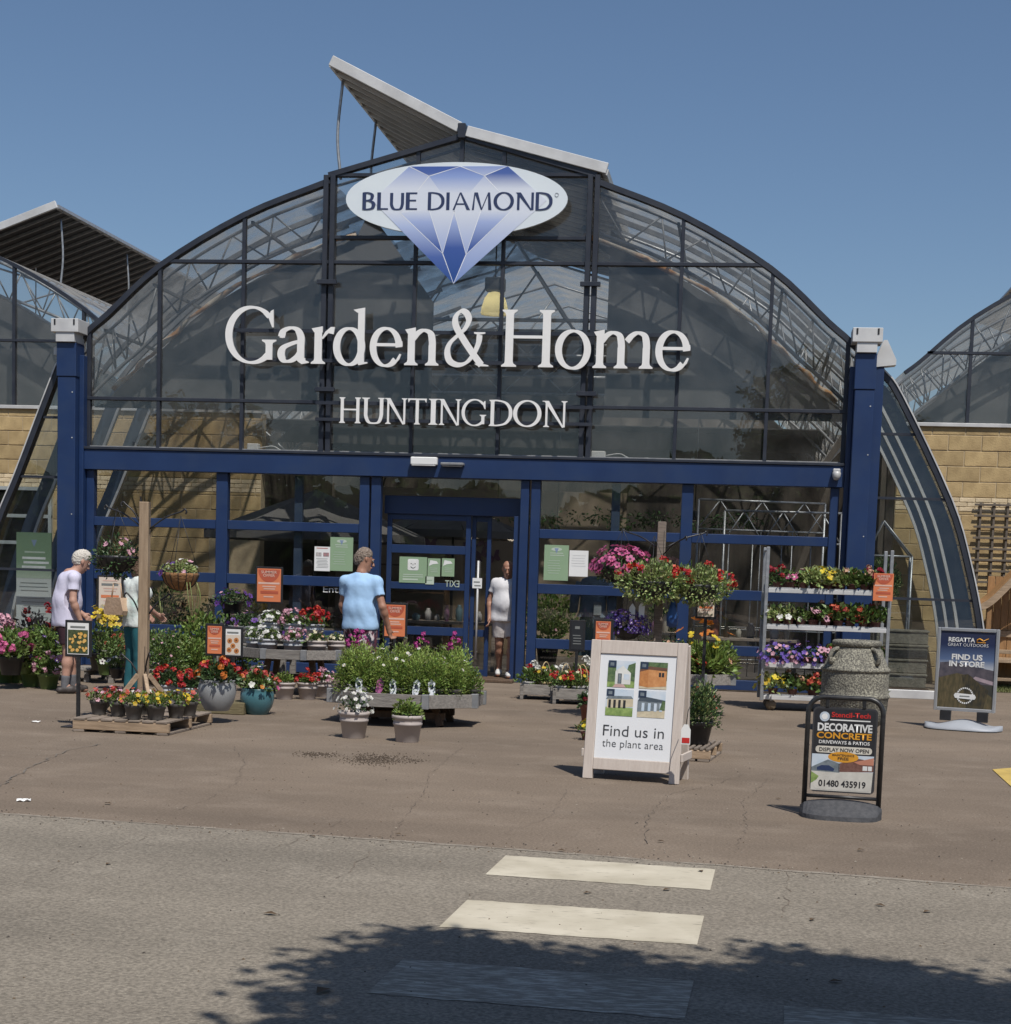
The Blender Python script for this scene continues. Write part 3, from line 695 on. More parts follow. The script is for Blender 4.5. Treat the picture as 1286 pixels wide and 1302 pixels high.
for x in COLS[1:-1]:
    zt = arch_z(x) - .03; w = .05
    if abs(abs(x) - .625) < .01: zt = 6.215
    if abs(abs(x) - 1.875) < .01:
        for dx in (-.055, .045): MB().box(x + dx - .035, x + dx + .035, -.09, .05, 3.17, zt + .02, NAVY, .004).build('box_mullion', GC)
        for z in (4.05, 5.55): MB().box(x - .14, x + .14, -.16, -.092, z, z + .06, NAVY, .004).build('bracket', GC)
    else: MB().box(x - w / 2, x + w / 2, -.055, .035, 3.201, zt, NAVY, .004).build('glazing_bar', GC)
for s in (-1, 1): MB().box(s * 5.44 - .03, s * 5.44 + .03, -.055, .035, 3.201, arch_z(5.44) - .03, NAVY, .004).build('glazing_bar', GC)
for z, xm in ((3.907, 5.47), (5.871, arch_x(5.871) - .02), (6.215, 1.83), (7.075, 1.875)):
    segs = [(-xm, xm)]
    MB().box(-xm, xm, -.064, .03, z - .024, z + .024, NAVY, .004).build('transom', GC)
MB().box(-5.44, 5.44, -.05, .03, 3.201, 3.222, STEELD, .003).build('sill', GC)
for x in (-.62, 0, .6): MB().box(x - .025, x + .025, -.05, .03, 7.10, arch_z(x) - .02, NAVY).build('glazing_bar', GC)
for pts, sgn in ((RSIDE, 1), (LSIDE, -1)):
    mb = MB(); ribbon(mb, pts, .075 * sgn, -.07, .07, NAVY); mb.build('arch_bar', GC)
    mb = MB(); ribbon(mb, [p for p in pts if p[1] < 4.6] , -.018 * sgn, -.085, .02, ALU); mb.build('edge_trim', GC)
for s in (-1, 1):
    MB().bar((s * 1.90, -.02, 7.07), (0, -.02, 7.60), .12, .07, NAVY).build('box_rafter', GC)
MB().box(-.055, .055, -.13, .06, 7.56, 7.76, NAVY, .008).build('ridge_cap', GC)
# ridge vents: left one raised, right one shut
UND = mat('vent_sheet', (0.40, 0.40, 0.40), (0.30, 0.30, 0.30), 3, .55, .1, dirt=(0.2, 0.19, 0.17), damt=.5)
UND_SHADE = mat('shaded_vent_sheet', (0.035, 0.037, 0.042), (0.055, 0.055, 0.06), 3, .6)  # underside shade of the neighbours' raised vents, put into the sheet colour
def vent(parent, hinge, outer, Y0, Y1, m, struts, fascia=True, step=.42, zb=7.08):
    hx, hz = hinge; ox, oz = outer; d = Vector((ox - hx, 0, oz - hz)); L = d.length; u = d.normalized(); n = Vector((-u.z, 0, u.x))
    if n.z < 0: n = -n
    v = bpy.data.objects.new('roof_vent', None); COL.objects.link(v); v.parent = parent
    H = Vector((hx, 0, hz)); O = Vector((ox, 0, oz)); mb = MB()
    q = [H, O, O + n * .02, H + n * .02]
    mb.add([(p.x, Y0, p.z) for p in q] + [(p.x, Y1, p.z) for p in q], [(0, 1, 2, 3), (7, 6, 5, 4), (0, 4, 5, 1), (3, 2, 6, 7), (1, 5, 6, 2), (0, 3, 7, 4)], m); recalc_ = mb.build('vent_sheet', v); recalc(recalc_.data)
    y = Y0 + .25
    while y < Y1:
        MB().bar(H - n * .03 + Vector((0, y, 0)), O - n * .03 + Vector((0, y, 0)), .05, .05, STEELD if m is UND_SHADE else ALU, up=n).build('vent_rib', v); y += step
    if fascia:
        MB().bar(H + u * .06 + n * .035 + Vector((0, Y0 - .06, 0)), O + u * .02 + n * .035 + Vector((0, Y0 - .06, 0)), .06, .145, ALU, up=n, ch=.006).build('fascia', v)
    MB().bar(O + Vector((0, Y0, 0)), O + Vector((0, Y1, 0)), .07, .08, ALU if m is UND else STEEL, up=n).build('vent_rail', v)
    for y in struts:
        p0 = Vector((ox + .10 * (1 if ox < hx else -1), y, oz - .15)); p1 = Vector((p0.x, y, zb)); mid = p0.lerp(p1, .55) + Vector((-.06 if ox < hx else .05, 0, 0))
        MB().tube(crom([p0, mid, p1], 8), .022, STEEL, 6).build('strut', v)
    return v
vent(GC, (0, 7.66), (-1.90, 8.60), .02, 9.0, UND, (.25, 2.4))
vent(GC, (0, 7.64), (2.02, 7.12), -.02, 9.0, UND, ())
# roof skins, ribs, purlins and trusses
def skin(pts, y0, y1, m, parent, cx=0.0, name='roof_skin'):
    n = len(pts); mb = MB()
    mb.add([(x + cx, y0, z) for x, z in pts] + [(x + cx, y1, z) for x, z in pts], [(i, i + 1, n + i + 1, n + i) for i in range(n - 1)], m, True)
    return mb.build(name, parent)
GL_WALL = GL_SIDE
for s in (1, -1):
    low = [p for p in side(s) if p[1] <= 4.50]; high = [p for p in side(s) if p[1] >= 4.43]
    skin([(s * x, z) for x, z in low], .08, 4.0, GL_SIDE, GC, name='side_skin'); skin([(s * x, z) for x, z in high], .08, 18.0, GL_ROOF, GC)
    for i in range(3):
        y = .9 + i * 1.3; mb = MB(); ribbon(mb, [(s * x, z) for x, z in low], .20 * s, y, y + .07, NAVYB); mb.build('rib', GC)
        mb = MB(); ribbon(mb, [(s * (x - .205), z) for x, z in low], .04 * s, y - .004, y + .074, ALU); mb.build('rib_cap', GC)
    for y in (1.4, 2.2, 3.2, 4.6, 6.6, 8.8, 11, 13.4, 16):
        mb = MB(); ribbon(mb, [(s * x, z) for x, z in high], .07 * s, y, y + .06, STEELD); mb.build('rib', GC)
    for k in range(6, len(high), 5):
        x, z = high[k]; MB().bar((s * (x - .1), .1, z - .1), (s * (x - .1), 18, z - .1), .04, .04, STEELD).build('purlin', GC)
def truss(y, parent, cx=0.0, zlow=4.4, m=STEELD, depth=.62):
    mb = MB()
    for s in (1, -1):
        a = [(s * x, z) for x, z in offset(PROF, .10) if z > zlow]; b = [(s * x, z) for x, z in offset(PROF, depth) if z > zlow - .55]
        mb.tube([(x + cx, y, z) for x, z in a], .024, m, 6); mb.tube([(x + cx, y, z) for x, z in b], .028, m, 6)
        n = 9
        for i in range(n):
            p = a[int(i * (len(a) - 1) / n)]; q = b[int((i + .5) * (len(b) - 1) / n)]; p2 = a[int((i + 1) * (len(a) - 1) / n)]
            mb.tube([(p[0] + cx, y, p[1]), (q[0] + cx, y, q[1])], .014, m, 5); mb.tube([(q[0] + cx, y, q[1]), (p2[0] + cx, y, p2[1])], .014, m, 5)
    mb.tube([(-1.9 + cx, y, 7.0), (cx, y, 7.55), (1.9 + cx, y, 7.0)], .022, m, 6)
    t = mb.build('truss', parent); return t
for y in (.32, 3.0, 5.8, 8.6, 11.4, 14.2): truss(y, GC, m=STEELD if y < 1 else STEEL)
# horizontal tie lattice seen above the screens
for y in (3.0, 5.8, 8.6, 11.4):
    mb = MB(); mb.tube([(-3.6, y, 5.55), (3.6, y, 5.55)], .03, STEEL, 6); mb.tube([(-3.6, y, 5.0), (3.6, y, 5.0)], .03, STEEL, 6)
    for i in range(12): mb.tube([(-3.6 + .6 * i, y, 5.0 if i % 2 else 5.55), (-3.0 + .6 * i, y, 5.55 if i % 2 else 5.0)], .016, STEEL, 5)
    for x in (-1.2, 1.2): mb.tube([(x, y, 5.55), (0, y, 7.3)], .02, STEEL, 5)
    mb.build('tie_truss', GC)
# grey thermal screens hung behind the gable glass
SCREEN = mat('grey_screen_fabric', (0.125, 0.126, 0.125), (0.10, 0.101, 0.10), 1.2, .85, bump=.25, bscale=5, stretch=(1, 1, .3), dirt=(0.17, 0.17, 0.168), dscale=.6, damt=.4)
inner = [p for p in offset(PROF, .68) if p[1] > 3.86]
def wavy(poly, y):
    return MB().prism(poly, y, y + .006, SCREEN)
wavy([(-x, z) for x, z in inner] + [(-1.5, 6.75), (-1.25, 6.45), (-.5, 5.45), (-.5, 3.85), (-5.7, 3.85)], .78).build('thermal_screen', GC)
wavy([(x, z) for x, z in inner] + [(2.05, 6.5), (2.05, 3.85), (5.7, 3.85)], .80).build('thermal_screen', GC)
for s in (-1, 1): skin([(s * 1.9, 7.03), (0, 7.60)], 4.5 if s < 0 else 9.0, 18.0, GL_ROOF, GC)
SKY_BLOCK = mat('sky_block_sheet', (0.24, 0.215, 0.19), (0.19, 0.17, 0.15), 1.0, .85, bump=.2, bscale=4)
MB().prism([(x, z) for x, z in offset(PROF, .75) if z > 4.0] + [(-x, z) for x, z in reversed(offset(PROF, .75)) if z > 4.0], 9.3, 9.31, SKY_BLOCK).build('thermal_screen', GC)  # sheet added deep in the vault to block the bright sky
EDGE = mat('rolled_screen_edge', (0.42, 0.20, 0.06), (0.62, 0.56, 0.46), 4, .8, bump=.5, bscale=14, lo=.4, hi=.6)
for s in (1, -1):
    pts = [(s * x, .70 + .03 * math.sin(9 * x), z + .02 + .02 * math.sin(17 * x)) for x, z in inner if z > 4.05]
    MB().tube(pts, [.035 + .014 * math.sin(i * 1.7) for i in range(len(pts))], EDGE, 7).build('rolled_edge', GC)
# ceiling sheet added further in to keep the shop dim; floor, inner walls
FLOOR = mat('shop_floor', (0.10, 0.095, 0.09), (0.075, 0.07, 0.068), 3, .45)
g = MB(); g.box(-6.9, 6.9, .3, 22, .001, .03, FLOOR); struct(g.build('shop_floor'))
g = MB(); g.box(-5.6, 5.6, 8.2, 18, 4.38, 4.40, SCREEN); g.build('dimming_ceiling', GC)
TAN = mat('tan_plaster', (0.29, 0.235, 0.17), (0.24, 0.19, 0.135), 2, .85)
DARKW = mat('dark_timber_wall', (0.085, 0.07, 0.055), (0.06, 0.05, 0.04), 3, .8, stretch=(6, 6, 1))
MB().box(-3.6, 2.0, 7.5, 7.6, .03, 3.1, TAN).build('inner_wall', GC)
MB().box(2.0, 6.25, 6.9, 7.0, .03, 3.3, DARKW).build('inner_wall', GC)
MB().box(-13, 13, 18.5, 18.6, .03, 5.2, DARKW).build('inner_wall', GC)
MB().box(6.3, 6.4, 4.2, 18, .03, 4.4, DARKW).build('inner_wall', GC)
MB().box(-6.4, -6.3, 4.3, 18, .03, 4.4, DARKW).build('inner_wall', GC)

# ================================================================== neighbouring gables with stone walls
STONE = mat('buff_stone_block', (0.45, 0.33, 0.165), (0.37, 0.265, 0.128), 7, .9, bump=.35, bscale=45, rand=.13, dirt=(0.28, 0.20, 0.105), dscale=4, damt=.5)
PALEB = mat('pale_brick', (0.66, 0.54, 0.36), (0.56, 0.45, 0.29), 9, .88, bump=.3, bscale=50, rand=.08)
MORT = mat('lime_mortar', (0.46, 0.37, 0.235), (0.40, 0.315, 0.20), 14, .95, bump=.3)
BW, BH = .52, .245
blockme = MB().box(-BW / 2 + .007, BW / 2 - .007, -.045, .0, .007, BH - .007, STONE, .006).mesh('block')
brickme = MB().box(-.118, .118, -.045, 0, .005, .068, PALEB, .004).mesh('brick')
half = {}
def neighbour(cx, xa, xb, holes, label, flap, y=4.0):
    B = thing('greenhouse', label, 'building', (0, 0, 0), 0, None)
    MB().box(xa, xb, y - .039, y + .2, 0, 4.10, MORT).build('mortar_bed', B)
    def fill(z0, z1, w, hgt, me, nm, mtl):
        r_ = 0; z = z0
        while z < z1 - .03:
            x = xa - (w / 2 if r_ % 2 else 0) + w / 2
            while x < xb + w / 2:
                a, b = max(xa, x - w / 2), min(xb, x + w / 2)
                ok = b - a > .05
                for hx0, hx1, hz0, hz1 in holes:
                    if z + hgt > hz0 + .02 and z < hz1 - .02:
                        if a < hx1 and b > hx0:
                            if a >= hx0 - .02 and b <= hx1 + .02: ok = False
                            elif a < hx0: b = hx0
                            else: a = hx1
                if ok and b - a > .05:
                    hh = min(hgt, z1 - z)
                    if b - a > w - .02 and hh > hgt - .02: obj(nm, me, B, ((a + b) / 2, y - random.uniform(0, .006), z))
                    else: MB().box(a + .007, b - .007, -.045, 0, .006, hh - .006, mtl, .005).build(nm, B, (0, y, z))
                x += w
            z += hgt; r_ += 1
    fill(0.02, 2.77, BW, BH, blockme, 'block', STONE); fill(2.77, 2.99, .25, .0733, brickme, 'brick', PALEB); fill(2.99, 4.10, BW, BH, blockme, 'block', STONE)
    MB().box(xa, xb, y - .09, y + .1, 4.10, 4.16, ALU, .006).build('wall_capping', B)
    poly = prof_poly(cx); cols = [cx + 1.25 * (k - 4.5) for k in range(-1, 11)]
    cols = [max(xa, min(xb, c)) for c in cols]; cols = sorted(set([xa, xb] + cols))
    for c0, c1 in zip(cols, cols[1:]):
        for z0, z1 in ((4.16, 5.26), (5.26, 8)):
            pane(c0 + .012, c1 - .012, z0 + .01, z1 - .01, y, GL_UP, poly, B)
    for c in cols[1:-1]:
        zt = arch_z(c - cx) - .02
        if zt > 4.3: MB().box(c - .025, c + .025, y - .05, y + .03, 4.161, zt, NAVY).build('glazing_bar', B)
    xl, xr = max(xa, cx - arch_x(5.26)), min(xb, cx + arch_x(5.26))
    MB().box(xl, xr, y - .06, y + .02, 5.24, 5.28, NAVY).build('transom', B)
    for pts, sg in ((RSIDE, 1), (LSIDE, -1)):
        q = [p for p in pts if p[1] > 4.15 and xa <= p[0] + cx <= xb]
        if len(q) > 1: mb = MB(); ribbon(mb, q, .06 * sg, y - .06, y + .06, NAVY, cx); mb.build('arch_bar', B)
        q = [p for p in pts if p[1] > 4.15]
        skin(q, y + .05, y + 16, GL_ROOF, B, cx)
    if flap: vent(B, (cx, 7.75), (cx + 1.95 * flap, 8.47), 8.5, 22, UND_SHADE, (8.9, 12.5), fascia=True, zb=7.0)
    for yy in (y + .3, y + 3, y + 6, y + 9): truss(yy, B, cx, 4.6, STEEL)
    q = [(x + cx, z) for x, z in offset(PROF, .66) if z > 4.2]; q2 = [(2 * cx - x, z) for x, z in reversed(q)]
    MB().prism(q + q2, y + .8, y + .806, SCREEN).build('thermal_screen', B)
    return B
random.seed(11)
LH = neighbour(-11.55, -10.6, -4.0, [(-9.75, -7.70, .46, 2.77), (-4.9, -4.0, 0, 2.2)], 'stone-walled greenhouse gable left of the entrance with a raised roof vent in shade', 1)
RH = neighbour(11.95, 6.52, 10.2, [], 'stone-walled greenhouse gable at the right edge behind the timber arbour', -1)
# window in the left wall
FRW = mat('grey_window_frame', (0.34, 0.37, 0.37), (0.28, 0.31, 0.31), 4, .5)
wnd = bpy.data.objects.new('window', None); COL.objects.link(wnd); wnd.parent = LH; wnd.location = (0, 3.93, 0)
mb = MB()
for z in (.46, 1.78, 2.24, 2.71): mb.box(-9.74, -7.71, -.03, .03, z, z + .06, FRW, .004)
for x in (-9.74, -8.75, -7.77): mb.box(x, x + .06, -.032, .028, .462, 2.768, FRW, .004)
mb.build('window_frame', wnd); DG = glass('dark_window_glass', (.25, .28, .27), 1.2, dust=.02)
for z0, z1 in ((.52, 1.78), (1.84, 2.24), (2.30, 2.71)):
    for x0, x1 in ((-9.68, -8.75), (-8.69, -7.77)): MB().box(x0, x1, -.004, .004, z0, z1, DG).build('window_pane', wnd)
MB().box(-9.8, -7.66, -.10, .02, .40, .455, PALEB, .005).build('window_sill', wnd)
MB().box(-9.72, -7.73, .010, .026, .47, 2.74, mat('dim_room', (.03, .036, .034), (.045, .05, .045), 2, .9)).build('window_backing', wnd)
# ================================================================== signs on the gable
SY = -.27
SG = thing('name_sign', 'large white serif letters spelling Garden&Home across the gable glass', 'sign', (0, SY, 0))
for ch, x0, x1 in (('G', -3.31, -2.56), ('a', -2.54, -2.08), ('r', -2.05, -1.71), ('d', -1.73, -1.23), ('e', -1.20, -.73), ('n', -.70, -.21), ('&', -.13, .50), ('H', .68, 1.41), ('o', 1.43, 1.93), ('m', 1.96, 2.79), ('e', 2.82, 3.30)):
    obj('letter', glyph_fit(ch, x0, x1, 4.42, .78, .132, .046, .03, WHITE, LETSIDE), SG)
for z in (4.45, 4.86): MB().box(-3.22, 3.25, .06, .10, z, z + .05, NAVY).build('mounting_rail', SG)
for x in (-3.0, -1.87, -.63, .63, 1.87, 3.0):
    for z in (4.46, 4.87): MB().box(x - .02, x + .02, .10, .22, z, z + .03, NAVY).build('bracket', SG)
HS = thing('place_sign', 'smaller white serif capitals spelling HUNTINGDON below the large letters', 'sign', (0, SY, 0))
for ch, x0, x1 in (('H', -1.62, -1.31), ('U', -1.29, -.96), ('N', -.97, -.64), ('T', -.63, -.36), ('I', -.33, -.20), ('N', -.20, .13), ('G', .14, .49), ('D', .53, .86), ('O', .87, 1.27), ('N', 1.28, 1.63)):
    obj('letter', glyph_fit(ch, x0, x1, 3.60, .36, .12, .05, .022, WHITE, LETSIDE), HS)
for z in (3.63, 3.86): MB().box(-1.98, 1.98, .045, .08, z, z + .045, NAVY).build('mounting_rail', HS)
for x in (-1.90, 1.90):
    for z in (3.64, 3.87): MB().box(x - .02, x + .02, .08, .20, z, z + .03, NAVY).build('bracket', HS)
# diamond sign
def grad(name, stops, z0, z1, coord='Z'):
    m = bpy.data.materials.new(name); m.use_nodes = True; N = m.node_tree.nodes; L = m.node_tree.links; b = N['Principled BSDF']; b.inputs['Roughness'].default_value = .35
    tc = N.new('ShaderNodeTexCoord'); sp = N.new('ShaderNodeSeparateXYZ'); L.new(tc.outputs['Object'], sp.inputs[0])
    mr = N.new('ShaderNodeMapRange'); mr.inputs[1].default_value = z0; mr.inputs[2].default_value = z1; L.new(sp.outputs[coord], mr.inputs[0])
    rp = N.new('ShaderNodeValToRGB'); L.new(mr.outputs[0], rp.inputs[0]); e = rp.color_ramp.elements
    while len(e) > 1: e.remove(e[0])
    e[0].position, e[0].color = stops[0][0], (*stops[0][1], 1)
    for p, c in stops[1:]: k = e.new(p); k.color = (*c, 1)
    L.new(rp.outputs[0], b.inputs['Base Color']); return m
PALE = (0.66, 0.70, 0.78); MIDB = (0.30, 0.38, 0.64); DEEP = (0.075, 0.13, 0.37); VDEEP = (0.022, 0.07, 0.26)
fA = grad('facet_blue', [(0, VDEEP), (.22, DEEP), (.48, (0.42, 0.50, 0.72)), (.6, PALE), (.76, PALE), (.90, (0.27, 0.36, 0.64)), (1, (0.13, 0.20, 0.50))], 5.55, 7.15)
fB = grad('facet_light', [(0, (0.18, 0.27, 0.55)), (.35, (0.42, 0.49, 0.70)), (.6, PALE), (.8, PALE), (1, (0.24, 0.32, 0.60))], 5.55, 7.15)
fC = grad('facet_dark', [(0, VDEEP), (.30, (0.05, 0.10, 0.33)), (.52, (0.35, 0.43, 0.68)), (.62, PALE), (.8, PALE), (.93, DEEP), (1, (0.06, 0.11, 0.36))], 5.55, 7.15)
OV = mat('pale_oval', (0.70, 0.76, 0.79), (0.66, 0.72, 0.76), 2, .4); LINE = mat('facet_line', (0.82, 0.85, 0.90), None, 3, .4); NVT = mat('navy_text', (0.022, 0.035, 0.095), (0.03, 0.045, 0.11), 3, .45)
DS = thing('diamond_sign', 'pale oval sign with blue cut diamond reading BLUE DIAMOND at the top of the gable', 'sign', (0, SY, 0))
MB().prism([(-.025 + 1.56 * math.cos(a), 6.69 + .50 * math.sin(a)) for a in [2 * math.pi * i / 64 for i in range(64)]], -.020, .035, OV).build('oval_panel', DS)
def zp(x, y):   # a point of the enlarged detail of the diamond, in sign coordinates
    p = aty(430 + x / 3.782, 180 + y / 3.782, SY); return (p.x, p.z)
TL, TR, TM, S1, S2 = zp(345, 122), zp(817, 120), zp(590, 121), zp(440, 168), zp(705, 166)
Lp, Rp, TIP, V1, V2 = zp(165, 285), zp(1005, 285), zp(557, 685), zp(505, 540), zp(617, 545)
g1, g2, g3, g4, g5 = zp(300, 345), zp(440, 330), zp(560, 335), zp(690, 330), zp(850, 320)
FAC = [([TL, S1, TM], fC), ([TM, S2, TR], fB), ([S1, g3, S2, TM], fA), ([TL, Lp, g1, S1], fB), ([TR, S2, g5, Rp], fC), ([S1, g1, g2, g3], fB), ([S2, g3, g4, g5], fB),
       ([Lp, TIP, V1, g1], fA), ([g1, V1, g2], fC), ([g2, V1, g3], fB), ([g3, V1, TIP, V2], fC), ([g3, V2, g4], fB), ([g4, V2, g5], fC), ([g5, V2, TIP, Rp], fB)]
for k, (P, m) in enumerate(FAC): MB().prism(P, -.0235, -.0202, m).build('facet', DS)
mb = MB()
def ln(a, b, w=.011): mb.bar((a[0], -.024, a[1]), (b[0], -.024, b[1]), .004, w, LINE, up=(0, -1, 0))
for a, b in ((TL, S1), (S1, TM), (TM, S2), (S2, TR), (S1, g1), (S2, g5), (g1, V1), (g3, V1), (g3, V2), (g4, V2), (g5, V2), (V1, TIP), (V2, TIP), (g2, V1)): 
    a_, b_ = Vector((a[0], 0, a[1])), Vector((b[0], 0, b[1])); d = (b_ - a_).normalized(); nn = Vector((-d.z, 0, d.x)) * .006
    mb.add([(a_ + nn + Vector((0, -.0245, 0))), (b_ + nn * .5 + Vector((0, -.0245, 0))), (b_ - nn * .5 + Vector((0, -.0245, 0))), (a_ - nn + Vector((0, -.0245, 0)))], [(0, 1, 2, 3)], LINE)
fl = mb.build('facet_lines', DS); recalc(fl.data)
x = -1.345
word = [('B', .185), ('L', .155), ('U', .20), ('E', .16), (' ', .10), ('D', .235), ('I', .065), ('A', .245), ('M', .275), ('O', .285), ('N', .25), ('D', .235)]
sp_ = (2.675 - sum(w for c, w in word)) / 11
for c, w in word:
    if c != ' ':
        ww = w if c != 'I' else .045
        obj('letter', glyph_fit(c, x, x + ww, 6.545, .235, .15, .075, .003, NVT, NVT, serifs=False), DS, (0, -.0275, 0))
    x += w + sp_
mb = MB(); mb.tube([(1.385 + .025 * math.cos(a), -.025, 6.75 + .025 * math.sin(a)) for a in [2 * math.pi * i / 16 for i in range(16)]], .003, mat('grey_print', (.35, .38, .42), None, 3, .5), 4, closed=True); mb.build('registered_mark', DS)
for x in (-.62, .6):
    MB().box(x - .03, x + .03, .06, .24, 6.9, 6.96, NAVY).build('bracket', DS)
# small fittings on the beam
sb = thing('door_sensor', 'small white box sensor on the blue beam above the entrance', 'sensor', (-.385, -.16, 3.08)); MB().box(-.19, .19, -.11, 0, -.04, .07, PAPER, .012).build('housing', sb); MB().box(-.17, .17, -.115, -.09, -.055, -.041, ALU, .004).build('lens_strip', sb)
sb = thing('floodlight', 'small grey floodlight beside the white sensor on the beam', 'light', (.02, -.16, 3.06)); MB().box(-.16, .17, -.13, 0, -.02, .02, STEELD, .01).build('housing', sb); MB().box(-.14, .15, -.12, -.02, -.035, -.021, STEELD, .004).build('lens', sb)
sb = thing('security_camera', 'grey dome camera at the right end of the blue beam', 'camera', (5.36, -.18, 3.06)); MB().box(-.05, .05, -.06, .02, .0, .06, ALU, .01).build('mount', sb); MB().lathe([(0, -.10), (.035, -.09), (.055, -.05), (.06, 0), (.045, .02)], ALU, 16, (0, -.045, 0)).build('dome', sb)
for i, (x, w, lab) in enumerate(((-3.0, .17, 'white electrical box on the sill inside the gable near the left'), (2.05, .2, 'white electrical box on the sill inside the gable under the letter m'))):
    e = thing('junction_box', lab, 'box', (x, .12, 3.205), 0, 'boxes on the gable sill'); MB().box(-w / 2, w / 2, 0, .12, .0, .11, PAPER, .01).build('housing', e)
    MB().tube(crom([(w / 2, .06, .05), (w / 2 + .2, .07, .08), (w / 2 + .35, .05, .02), (w / 2 + .6, .08, .03)], 5), .008, PAPER, 5).build('cable', e)
# ================================================================== notices on the glass
SAGE = mat('sage_green_print', (0.27, 0.38, 0.24), (0.25, 0.36, 0.225), 2, .35); SAGEL = mat('pale_sage_print', (0.52, 0.60, 0.50), None, 2, .35); GREYT = mat('grey_text', (0.22, 0.23, 0.22), None, 4, .5); WTXT = mat('white_print', (0.80, 0.80, 0.78), None, 4, .5)
def bars(parent, x0, x1, zs, h, y, m, name='print_line', jit=.15):
    mb = MB()
    for z in zs:
        a = x0 + random.uniform(0, jit) * (x1 - x0); b = x1 - random.uniform(0, jit) * (x1 - x0); mb.add([(a, y, z), (b, y, z), (b, y, z + h), (a, y, z + h)], [(0, 1, 2, 3)], m)
    return mb.build(name, parent)
def notice(name, label, px, Y, m, cat='notice', th=.004, group=None):
    """flat sheet with its corners where the pixels fall on the plane Y"""
    x0, y0, x1, y1 = px; a = aty((x0 + x1) / 2, y1, Y); b = aty((x0 + x1) / 2, y0, Y); l = aty(x0, (y0 + y1) / 2, Y); r = aty(x1, (y0 + y1) / 2, Y)
    w, h = (r.x - l.x), (b.z - a.z); t = thing(name, label, cat, ((l.x + r.x) / 2, Y, a.z), 0, group)
    MB().box(-w / 2, w / 2, 0, th, 0, h, m).build('sheet', t); return t, w, h
def oval_logo(t, cx, z, s):
    MB().prism([(cx + s * math.cos(a), z + s * .33 * math.sin(a)) for a in [2 * math.pi * i / 20 for i in range(20)]], -.0015, -.0005, SAGEL).build('oval_logo', t); MB().prism([(cx - s * .4, z + .2 * s), (cx + s * .4, z + .2 * s), (cx, z - s * .75)], -.0025, -.0016, mat('logo_blue', (.22, .29, .42), None, 3, .4)).build('diamond_logo', t)
GY = -.035
for lab, px in (('sage green notice on the glass just left of the door', (420, 683, 449, 726)), ('sage green notice on the glass just right of the door', (692, 693, 723, 738))):
    t, w, h = notice('notice', lab, px, GY, SAGE); oval_logo(t, 0, h * .88, w * .22); bars(t, -w * .32, w * .32, [h * .76, h * .70], h * .022, -.002, SAGEL); bars(t, -w * .4, w * .2, [h * (.55 - .07 * i) for i in range(6)], h * .012, -.002, SAGEL)
PICG = mat('grey_photo_print', (.28, .27, .27), (.55, .5, .48), 40, .5)
t, w, h = notice('notice', 'white notice with two small pictures left of the green notice', (400, 695, 420, 726), GY, PAPER); bars(t, -w * .4, w * .4, [h * .92], h * .03, -.002, mat('red_print', (.55, .18, .15), None, 4, .5)); MB().box(-w * .4, -w * .05, -.002, -.001, h * .6, h * .76, PICG).build('picture', t); MB().box(w * .06, w * .42, -.002, -.001, h * .6, h * .76, mat('red_photo_print', (.45, .2, .2), (.25, .22, .22), 40, .5)).build('picture', t); bars(t, -w * .4, w * .4, [h * (.5 - .06 * i) for i in range(7)], h * .012, -.002, GREYT)
t, w, h = notice('notice', 'plain white sheet on the glass right of the green notice', (724, 700, 748, 733), GY, PAPER); bars(t, -w * .4, w * .4, [h * (.8 - .1 * i) for i in range(5)], h * .01, -.002, mat('faint_print', (.6, .6, .59), None, 3, .5))
DY = .215
t, w, h = notice('notice', 'sage poster with a smiling face badge on the sliding door', (508, 708, 543, 741), DY, SAGE)
s_ = w * .2; mb = MB(); mb.prism([(s_ * x, h * .70 + s_ * z) for x, z in ((-1, -.8), (-.8, -1), (.8, -1), (1, -.8), (1, .8), (.8, 1), (-.8, 1), (-1, .8))], -.002, -.001, WTXT); mb.build('badge', t)
mb = MB(); DK = mat('dark_print', (.03, .035, .03), None, 4, .5); mb.prism([(-s_ * .45, h * .75), (-s_ * .25, h * .75), (-s_ * .25, h * .72), (-s_ * .45, h * .72)], -.0035, -.0025, DK); mb.prism([(s_ * .25, h * .75), (s_ * .45, h * .75), (s_ * .45, h * .72), (s_ * .25, h * .72)], -.0035, -.0025, DK)
mb.tube([(s_ * .5 * math.cos(R(a)), -.003, h * .69 + s_ * .55 * math.sin(R(a))) for a in range(210, 331, 15)], .004, DK, 4); mb.tube([(0, -.003, h * .74), (-.006, -.003, h * .69), (.004, -.003, h * .69)], .003, DK, 4); mb.build('face', t); bars(t, -w * .42, w * .42, [h * .30, h * .22], h * .03, -.002, SAGEL); bars(t, -w * .42, w * .2, [h * .1], h * .06, -.002, SAGEL)
for lab, px in (('left small sage poster with a white flower beside the face poster', (544, 710, 560, 733)), ('right small sage poster with a white flower next to the door edge', (562, 710, 578, 733))):
    t, w, h = notice('notice', lab, px, DY, SAGE, group='small door posters'); MB().prism([(-w * .3, h * .9), (w * .2, h * .85), (w * .35, h * .72), (-w * .1, h * .68), (-w * .4, h * .58)], -.002, -.001, WTXT).build('flower_print', t); bars(t, -w * .35, w * .35, [h * .45, h * .35, h * .25], h * .025, -.002, SAGEL)
t, w, h = notice('notice', 'small pale card stuck below the door posters', (541, 733, 552, 743), DY, SAGEL); bars(t, -w * .4, w * .4, [h * .5], h * .06, -.002, SAGE)
